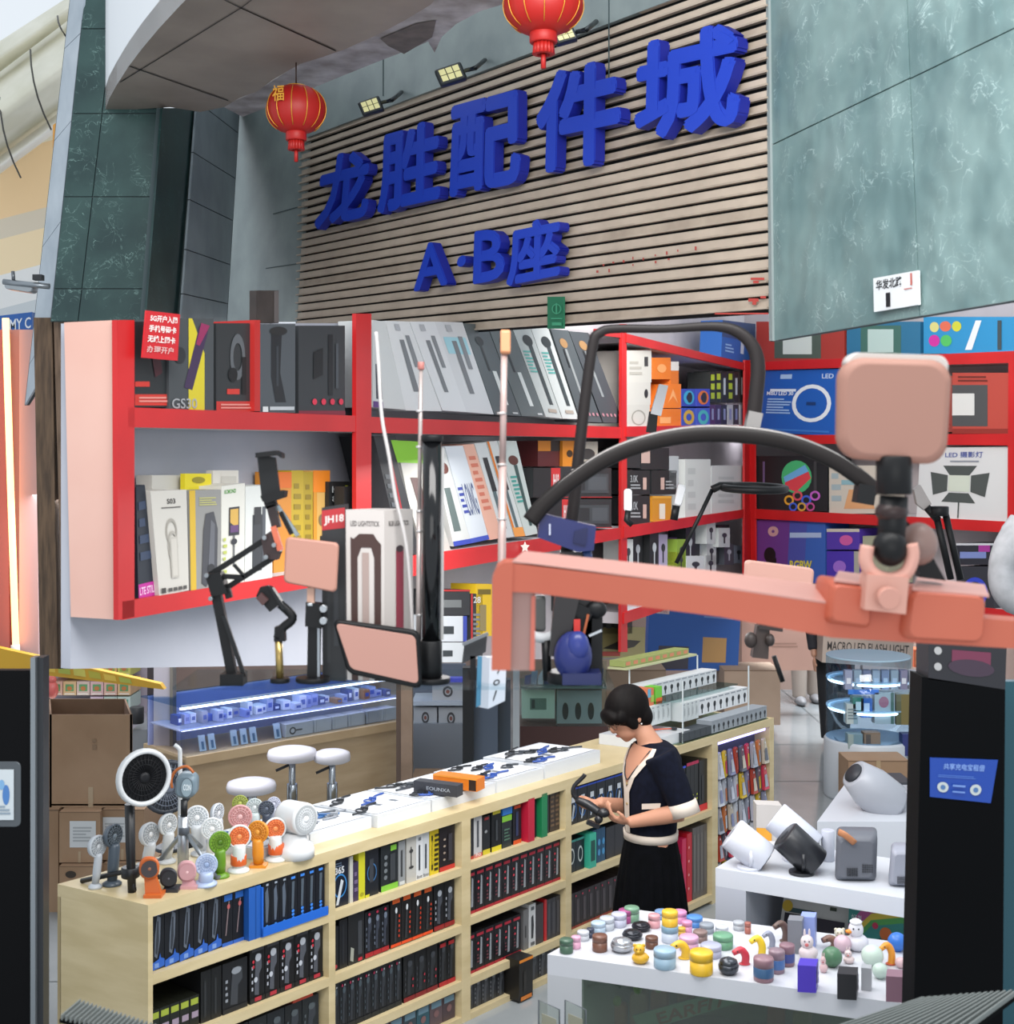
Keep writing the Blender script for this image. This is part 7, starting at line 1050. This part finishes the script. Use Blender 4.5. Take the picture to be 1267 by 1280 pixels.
# small pink plate lamp behind bar
g2 = fpl(4.2); t = thing('plate_light', 'peach flat light panel peeking above the salmon bar', 'light', g2.pt(975, 740)); MB().rprism(g2.qs([(930, 748), (1014, 756), (1018, 711), (932, 700)]), (0, .03, 0), M('c9988a', .5), .12).build('lamp_panel', t); m = MB(); m.tube([g2.pt(955, 745, .02), g2.pt(953, 770, .02)], .02, M('3a2a28', .4)).build('stem', t)
t = thing('camera_clamp', 'dark brownish camera clamp below the salmon bar', 'clamp', g2.pt(952, 818)); m = MB(); m.prism(g2.qs([(948, 786), (978, 790), (979, 768), (950, 768)]), (0, .05, 0), M('2a211f', .4)).prism(g2.qs([(940, 822), (960, 824), (962, 786), (946, 782)], .01), (0, .04, 0), M('3a2f2b', .5)).ell(g2.pt(938, 800), (.02, .02, .025), M('332a27', .5)).ell(g2.pt(962, 800), (.015, .02, .02), M('332a27', .5)); m.build('body', t)
MB().tube([g2.pt(967, 820, .1), g2.pt(978, 852, .1)], .008, bkm, 6).build('lever', t)
# desk lamp and arm lamp in front of shelves
g3 = fpl(7.0); t = thing('desk_lamp', 'slim black desk lamp with a flat oval head before the corner shelf', 'lamp', g3.pt(845, 705)); MB().tube([g3.pt(845, 704), g3.pt(872, 650), g3.pt(890, 612)], .011, bkm, 8).build('arm', t); MB().torus(g3.pt(942, 610), .16, .02, bkm, (.02, -.05, 1), 32, 8).build('rim', t); m = MB(); m.ell(g3.pt(944, 611), (.15, .15, .008), M('b9b4b0', .4, emit=.1)); m.build('diffuser', t); MB().tube([g3.pt(890, 612), g3.pt(900, 607), g3.pt(915, 607)], .02, bkm, 8).build('joint', t)
t = thing('arm_lamp', 'black twin-rod arm lamp with a small square head beside the big light', 'lamp', g3.pt(1190, 725)); m = MB(); [m.tube([g3.pt(1168+dx, 636), g3.pt(1188+dx, 724)], .018, bkm, 8) for dx in (0, 12)]; m.build('arm', t); MB().prism(g3.qs([(1146, 630), (1156, 638), (1164, 630), (1150, 606), (1142, 612)]), (0, .04, 0), M('a8a09c', .4)).build('head', t); MB().tube([g3.pt(1158, 634), g3.pt(1172, 650)], .02, bkm).cyl(g3.pt(1173, 645), .05, .05, bkm).build('joint', t)
t = thing('strip_light', 'small upright white strip light on a black foot before the orange boxes', 'light', g3.pt(815, 538)); MB().prism(g3.qs([(813, 517), (826, 520), (835, 482), (824, 480)]), (0, .04, 0), M('cfd0d2', .3)).build('lamp_panel', t); MB().prism(g3.qs([(808, 540), (820, 542), (822, 518), (812, 514)], .01), (0, .04, 0), bkm).build('foot', t)
t = thing('strip_light', 'small white rounded light at the corner of the red upright', 'light', g3.pt(785, 655)); MB().rprism(g3.q(780, 611, 790, 640), (0, .04, 0), M('cfd0d2', .3), .4).build('lamp_panel', t); MB().tube([g3.pt(785, 638), g3.pt(783, 650), g3.pt(790, 656)], .016, bkm, 8).build('foot', t)
t = thing('strip_light', 'white rounded clip light before the tall white boxes', 'light', g3.pt(845, 650)); MB().rprism(g3.qs([(842, 632), (851, 634), (858, 608), (848, 604)]), (0, .04, 0), M('c9cacc', .3), .4).build('lamp_panel', t); MB().tube([g3.pt(845, 632), g3.pt(842, 650)], .02, bkm, 8).build('foot', t)
# star ornament
m = MB(); s_ = 5.5*gp/F; c = wa.pt(656, 684, -.03); s_ = 6*c.y/F; m.prism([c+V((s_*(1 if i % 2 == 0 else .5)*math.sin(i*math.pi/5), 0, s_*1.2*(1 if i % 2 == 0 else .5)*math.cos(i*math.pi/5))) for i in range(10)], (0, .01, 0), M('d8cfc6', .4)); tag(m.build('star_ornament'), 'tiny white star stuck on the red shelf edge', 'ornament')
# striped floor grilles, bottom corners
for (pts, lab, n) in (([(74, 1268), (200, 1300), (214, 1286), (98, 1248)], 'striped metal grille strip at the lower corner by the counter end', 22), ([(985, 1300), (1190, 1300), (1275, 1236), (1150, 1246)], 'striped metal grille strip in front of the black totem', 16)):
    gg = hpl(1.35); Q = gg.qs(pts); t = thing('metal_grille', lab, 'grille', sum(Q, V())/4); m = MB(); m.prism([p-V((0, 0, .02)) for p in Q], (0, 0, .008), M('0c0e0f', .9, spec=.05)); m.build('tray', t); m = MB()
    for i in range(n):
        u = (i+.5)/n; a0, a1 = bil(Q, u, 0), bil(Q, u, 1); w_ = (Q[1]-Q[0])/n*.13; m.prism([a0-w_, a0+w_, a1+w_, a1-w_], (0, 0, -.012), M('7d8381', .8, spec=.1))
    m.build('slat', t)
q = fpl(3.6).qs([(672, 1300), (694, 1300), (692, 1256), (670, 1250)]); 
for x in (673, 706):
    fl_ = fpl(4.7); t = thing('price_stand', 'clear acrylic card holder with a dark rim beside the white table' if x == 673 else 'second clear acrylic card holder nearer the white table', 'card holder', fl_.pt(x+12, 1300)); m = MB(); q = fl_.qs([(x, 1330), (x+26, 1336), (x+26, 1262), (x, 1250)]); m.prism(q, (0, .004, 0), glassm('e8ece8', .9)); m.build('pane', t); MB().tube([q[0], q[3], q[2], q[1]], .003, M('5a6064', .3), 6).build('rim', t); m = MB(); m.prism([bil(q, u, v)+V((0, .006, 0)) for u, v in ((.15, .1), (.85, .1), (.85, .8), (.15, .8))], (0, .002, 0), M('d0c0b0', .5)); m.build('card', t)
# ================= PEOPLE
def remesh(mb, name, parent, vox=.007, sm=6):
    o = mb.build(name, None); md = o.modifiers.new('r', 'REMESH'); md.mode = 'VOXEL'; md.voxel_size = vox; md.use_smooth_shade = True
    s2 = o.modifiers.new('s', 'SMOOTH'); s2.iterations = sm; s2.factor = .5
    dg = bpy.context.evaluated_depsgraph_get(); dg.update(); me = bpy.data.meshes.new_from_object(o.evaluated_get(dg)); mats = list(mb.mats)
    loc = o.location.copy(); bpy.data.objects.remove(o); me.name = name; me.materials.clear()
    for m in mats: me.materials.append(m)
    for p in me.polygons: p.material_index = 0; p.use_smooth = True
    n = bpy.data.objects.new(name, me); C.objects.link(n); n.parent = parent; n.location = loc-parent_world(parent); return n
def ring(c, rx, ry, ax=(1, 0, 0), ay=(0, 1, 0), n=28, tilt=0, pleat=0, pk=14):
    ax, ay = V(ax), V(ay); return [V(c)+ax*rx*(1+pleat*math.cos(pk*2*math.pi*j/n))*math.cos(2*math.pi*j/n)+ay*ry*(1+pleat*math.cos(pk*2*math.pi*j/n))*math.sin(2*math.pi*j/n)+V((0, 0, tilt*math.cos(2*math.pi*j/n))) for j in range(n)]
skin = M('b5836a', .55, spec=.3); navy = noise_mat('navy_knit', '080b17', '0d1120', 40, .9, spec=.15); cream = M('c9bdb0', .7); blk = noise_mat('black_pleated_cloth', '030406', '06070b', 20, .9, spec=.1)
WD = 6.35; wp = fpl(WD); s = WD/F
t = thing('person', 'dark-haired person in a navy cardigan and long black skirt, handling a black gadget', 'person', V((wp.pt(815, 1000).x, WD, 0)))
fw = V((-.9, -.43, 0)).normalized(); sd = V((-fw.y, fw.x, 0)); sd = sd if sd.y < 0 else -sd    # sd = towards camera (her near side)
def w(x, y, o=0): return wp.pt(x, y, o)
nk = w(810, 918); 
b = MB()
# head, tilted down
hc = w(783, 893); hf = (fw*.85+V((0, 0, -.55))).normalized(); hu_ = (V((0, 0, 1))*.85+fw*.55).normalized(); hs = hf.cross(hu_).normalized(); HR = Matrix((hs, hf, hu_)).transposed()
b.ell(hc+hu_*.01, (.074, .092, .105), skin, HR, 24, 16); b.ell(hc+hf*.03-hu_*.055, (.055, .06, .055), skin, HR, 20, 12)
b.ell(hc+hf*.096-hu_*.015, (.012, .018, .022), skin, HR, 12, 8)   # nose
b.ell(hc+hf*.078-hu_*.055, (.024, .016, .010), skin, HR, 12, 8); b.ell(hc+hf*.055-hu_*.092, (.026, .026, .02), skin, HR, 12, 8)
for k in (-1, 1): b.ell(hc+hs*.074*k-hu_*.01-hf*.01, (.01, .018, .03), skin, HR, 12, 8)
b.tube([hc-hu_*.06-hf*.03, w(806, 918), w(815, 935)], [.05, .048, .06], skin, 16)
# torso
b.grid([ring(w(812, 1030), .10, .08, sd, fw), ring(w(812, 1000), .125, .105, sd, fw), ring(w(814, 965), .14, .11, sd, fw), ring(w(817, 940), .15, .095, sd, fw), ring(w(815, 928), .08, .06, sd, fw)], skin)
shn, shf = w(830, 943, -.13), w(806, 940, .14); eln, elf = w(853, 1015, -.17), w(790, 1010, .15); wrn, wrf = w(786, 1028, -.12), w(748, 1003, .03)
b.tube([shn, eln], [.052, .043], skin, 14); b.tube([eln, eln.lerp(wrn, .35), wrn], [.042, .040, .027], skin, 14)
b.tube([shf, elf], [.05, .042], skin, 14); b.tube([elf, elf.lerp(wrf, .35), wrf], [.041, .038, .026], skin, 14)
def hand(wr, d, upv, curl, fl=1):
    d = V(d).normalized(); upv = V(upv); sdv = d.cross(upv).normalized(); upv = sdv.cross(d).normalized(); R = Matrix((sdv, d, upv)).transposed(); b.ell(wr+d*.045, (.036, .055, .017), skin, R, 16, 10)
    for i, (o, L) in enumerate(((-.028, .062), (-.010, .072), (.010, .068), (.028, .052))):
        p0 = wr+d*.075+sdv*o; p1 = p0+d*L*.45+upv*curl*.3*L; p2 = p1+d*L*.25+upv*curl*.5*L; p3 = p2-d*L*.05+upv*curl*.35*L
        b.tube([wr+d*.05+sdv*o*.7, p0, p1, p2, p3], [.0105, .010, .009, .0085, .007], skin, 8)
    p0 = wr+d*.03+sdv*-.03*fl; b.tube([wr+d*.02, p0, p0+d*.025-sdv*.018*fl+upv*curl*.02, p0+d*.055-sdv*.012*fl+upv*curl*.035], [.013, .012, .010, .008], skin, 8)
hand(wrn, w(762, 1022, -.14)-wrn, (.1, .3, 1), .9); hand(wrf, w(722, 1008, -.02)-wrf, (0, -.3, 1), .6, -1)
# legs
for k in (-1, 1): 
    hp_ = V((t.location.x, WD, .9))+sd*.08*k; b.tube([w(812, 1045)+sd*.06*k, V((hp_.x, hp_.y, .5)), V((hp_.x, hp_.y, .1)), V((hp_.x, hp_.y, .05))], [.075, .06, .04, .04], skin, 12)
remesh(b, 'body', t, .0065, 4)
# cardigan
b = MB(); kx = 1.12
b.grid([ring(w(813, 1040), .128, .118, sd, fw), ring(w(813, 1000), .14, .125, sd, fw), ring(w(814, 970), .155, .13, sd, fw), ring(w(817, 946), .165, .115, sd, fw), ring(w(818, 932, .0), .14, .085, sd, fw), ring(w(817, 926), .075, .06, sd, fw)], navy)
b.tube([shn+V((-.02, 0, .0)), shn.lerp(eln, .5), eln+V((.0, 0, .03))], [.075, .07, .062], navy, 18); b.tube([shf, shf.lerp(elf, .5), elf+V((0, 0, .04))], [.07, .065, .058], navy, 18)
remesh(b, 'cardigan', t, .0085, 5)
m = MB(); m.grid([ring(w(813, 1047), .134, .124, sd, fw), ring(w(813, 1037), .136, .126, sd, fw)], cream); m.build('hem', t)
m = MB(); q0 = eln+V((.0, 0, .035)); dn_ = (eln-shn).normalized(); 
m.tube([q0-dn_*.01, q0+dn_*.05], [.066, .068], cream, 20, flat=1); m.build('cuff', t)
def onf(u, v, r=1.03):   # point on the torso front; u angle from fw toward sd, v px height
    zs = [1040, 1000, 970, 946, 932, 926]; rx = [.128, .14, .155, .165, .14, .075]; ry = [.118, .125, .13, .115, .085, .06]; cx_ = [813, 813, 814, 817, 818, 817]
    for i in range(5):
        if zs[i+1] <= v <= zs[i]: f_ = (zs[i]-v)/(zs[i]-zs[i+1]); break
    a = math.radians(u); L = lambda z: z[i]*(1-f_)+z[i+1]*f_; return w(L(cx_), v)+sd*L(rx)*r*math.sin(a)+fw*L(ry)*r*math.cos(a)
m = MB()
for us in ((46, 38, 26, 13, 3, 3, 3), (-46, -38, -26, -13, -3, -3, -3)):
    vs_ = (930, 938, 950, 966, 985, 1010, 1036); 
    for a in range(6):
        m.poly([onf(us[a]-5, vs_[a], 1.06), onf(us[a]+6, vs_[a], 1.06), onf(us[a+1]+6, vs_[a+1], 1.06), onf(us[a+1]-5, vs_[a+1], 1.06)], cream, True)
m.build('neckline_trim', t)
m = MB()
for a in range(5): pass
m = MB()
vr = [(42, 930), (34, 938), (23, 950), (11, 964), (2, 974)]
m.grid([[onf(-u+2*u*k/8, v, 1.035) for k in range(9)] for u, v in vr], skin, closed=False); m.build('neckline', t)
vv = [(55, 934), (40, 942), (25, 952), (8, 966), (-8, 966), (-25, 952), (-40, 942), (-55, 934)]; m.poly([onf(u, v, 1.03) for u, v in vv], skin, True); m.build('neckline_opening', t) if False else None
m = MB(); m.poly([onf(38, 1003, 1.05), onf(74, 1001, 1.05), onf(74, 994, 1.05), onf(38, 996, 1.05)], cream, True); m.build('pocket_trim', t)
m = MB(); [m.cyl(onf(3, v, 1.05), .006, .004, M('b8a070', .3, .5), fw, 10) for v in (975, 1000, 1022)]; m.build('button', t)
m = MB(); m.tube([onf(34, 932, 1.06), onf(14, 958, 1.06), onf(3, 970, 1.06), onf(-14, 958, 1.06), onf(-34, 932, 1.06)], .003, M('20242a', .3), 6, 4); m.build('lanyard', t)
# skirt with pleats
m = MB(); N_ = 112; rows = []
for i in range(15):
    f_ = i/14; z = w(0, 1045).z*(1-f_)+.32*f_; rr = .125+.085*f_**.8; rows.append(ring(V((w(813, 0).x, WD, z)), rr*1.02, rr*.92, sd, fw, N_, 0, .035*min(1, f_*2.5), 22))
m.grid(rows, blk, caps=False); m.build('skirt', t)
for k in (-1, 1):
    m = MB(); hp_ = V((t.location.x, WD, 0))+sd*.08*k; m.ell(hp_+fw*.05+V((0, 0, .035)), (.045, .13, .04), '15161a', Matrix((sd, fw, V((0, 0, 1)))).transposed()); m.build('shoe', t)
# hair
hair = noise_mat('dark_brown_hair', '050303', '0d0908', 30, .65, .12, spec=.12, stretch=(1, 1, .2)); b = MB()
b.ell(hc+hu_*.03-hf*.02, (.092, .112, .103), hair, HR, 28, 18); b.ell(hc+hf*.082+hu_*.045, (.068, .03, .04), hair, HR, 20, 12); b.ell(hc-hf*.05-hu_*.035, (.082, .062, .075), hair, HR, 24, 14)
for k in (-1, 1): b.ell(hc+hs*.07*k+hf*.02-hu_*.005, (.016, .032, .05), hair, HR, 16, 10); b.ell(hc+hs*.068*k+hf*.055+hu_*.035, (.018, .03, .03), hair, HR, 14, 8)
# keep the face clear: hair object does not cover front lower half
remesh(b, 'hair', t, .006, 3)
m = MB()
for k in (-1, 1):
    e = hc+hf*.098+hs*.032*k+hu_*.012; m.torus(e, .021, .0018, M('6a5040', .3, .5), (hf+hs*.15*k), 20, 6); m.tube([e+hs*.02*k, hc+hs*.078*k-hf*.0+hu_*.012], .0018, M('6a5040', .3, .5), 6)
m.tube([hc+hf*.102+hs*.011+hu_*.016, hc+hf*.102-hs*.011+hu_*.016], .0018, M('6a5040', .3, .5), 6); m.build('spectacles', t)
m = MB(); 
for k in (-1, 1): e = hc+hf*.084+hs*.03*k+hu_*.012; m.ell(e, (.010, .006, .004), '1a1412', HR, 10, 6); m.ell(e+hu_*.018, (.016, .006, .003), '241a16', HR, 10, 6)
m.ell(hc+hf*.093-hu_*.056, (.018, .006, .005), '9a5248', HR, 12, 6); m.build('eyes_and_lips', t)
m = MB(); m.ell(hc+hs*.079*(1 if hs.y < 0 else -1)-hu_*.045-hf*.01, (.004,)*3, M('e0dcd8', .2)); m.build('earring', t)
# gadget in the hands
t = thing('handheld_gimbal', 'black folding phone gimbal held in both hands', 'gadget', w(745, 1015, -.12)); gb_ = M('15161a', .35)
MB().tube([w(720, 1000, -.1), w(735, 1006, -.12), w(752, 1018, -.14)], [.016, .021, .018], gb_, 12, 3).build('handle', t); MB().ell(w(754, 1016, -.15), (.03, .025, .022), gb_).ell(w(748, 1024, -.15), (.02, .02, .02), gb_).build('motor', t)
MB().tube([w(722, 1000, -.1), w(716, 992, -.1), w(718, 982, -.1), w(728, 972, -.1), w(731, 968, -.1)], .010, gb_, 8, 3).build('arm', t); m = MB(); m.box(w(741, 1030, -.14), (.06, .03, .02), gb_, tilt=Matrix.Rotation(.4, 3, 'Y')).build('phone_clamp', t)
# passer-by legs far back
def walker(x, yfeet, d, h, top, pants, shoe, label, stride=.12, name='person', skinc='b98a72', hair_='17120f'):
    o = fpl(d).pt(x, 565); o = V((o.x, d, 0)); t = thing('person', label, 'person', o); k = h/1.7; mp, mt = M(pants, .8), M(top, .8); b = MB(); sk = M(skinc, .5)
    b.ell(o+V((0, 0, 1.57*k)), (.08*k, .1*k, .125*k), sk); b.ell(o+V((0, -.1*k, 1.56*k)), (.014, .02, .024), sk); b.tube([o+V((0, 0, 1.48*k)), o+V((0, 0, 1.38*k))], .055*k, sk)
    b.grid([ring(o+V((0, 0, z*k)), rx*k, ry*k) for z, rx, ry in ((.86, .16, .11), (1.05, .14, .1), (1.25, .18, .12), (1.38, .19, .1), (1.43, .07, .06))], sk)
    for q in (-1, 1):
        b.tube([o+V((q*.19*k, 0, 1.37*k)), o+V((q*.24*k, 0, 1.1*k)), o+V((q*.23*k, -.08, .86*k))], [.05*k, .04*k, .028*k], sk); hb = o+V((q*.23*k, -.09, .80*k)); b.ell(hb, (.018, .03, .045), sk)
        for j in range(4): b.tube([hb+V((0, -.03+.018*j, -.02)), hb+V((0, -.035+.018*j, -.06)), hb+V((-.01*q, -.03+.018*j, -.085))], .0095, sk, 6)
        b.tube([hb+V((0, -.03, .01)), hb+V((-.015*q, -.055, -.025))], .01, sk, 6); b.tube([o+V((q*.09*k, 0, .86*k)), o+V((q*.1*k, q*stride, .45*k)), o+V((q*.1*k, q*stride*1.5, .08))], [.09*k, .065*k, .045*k], sk)
    remesh(b, 'body', t, .012, 3); b = MB()
    b.grid([ring(o+V((0, 0, z*k)), rx*k, ry*k) for z, rx, ry in ((.78, .185, .135), (1.05, .165, .125), (1.25, .2, .14), (1.38, .21, .12), (1.44, .085, .075))], mt)
    for q in (-1, 1): b.tube([o+V((q*.19*k, 0, 1.37*k)), o+V((q*.24*k, 0, 1.1*k)), o+V((q*.235*k, -.06, .92*k))], [.07*k, .06*k, .05*k], mt)
    remesh(b, 'jacket', t, .014, 3); b = MB()
    for q in (-1, 1): b.tube([o+V((q*.08*k, 0, .88*k)), o+V((q*.1*k, q*stride, .45*k)), o+V((q*.1*k, q*stride*1.5, .07))], [.12*k, .095*k, .08*k], mp, 14)
    remesh(b, 'trousers', t, .014, 3)
    for q in (-1, 1): MB().ell(o+V((q*.1*k, q*stride*1.5-.06, .045)), (.055, .15, .05), M(shoe, .5)).build('shoe', t)
    b = MB(); b.ell(o+V((0, .015, 1.62*k)), (.09*k, .11*k, .10*k), M(hair_, .5)); b.build('hair', t); return t
walker(1008, 880, 14.6, 1.6, 'b59a90', 'a89c92', '8f8f92', 'distant person in pale trousers and grey shoes on the corridor floor', .05)
walker(1044, 925, 12.6, 1.6, '23232a', '14151a', '101114', 'distant person in black clothes partly behind the round display', .1)
# grey sleeve of a person at the frame edge, body left out
pe_ = fpl(9.3); jm_ = noise_mat('pale_grey_shirt', 'a7a9ad', 'b9bbbf', 12, .8); b = MB()
b.tube([pe_.pt(x, y) for x, y in ((1285, 655), (1275, 672), (1262, 690), (1254, 712), (1258, 735), (1272, 748), (1290, 740))], [.13, .14, .12, .10, .11, .12, .12], jm_, 20, 4); tag(b.build('grey_sleeve'), 'pale grey crumpled sleeve of a person at the end of the light box shelf', 'clothing')
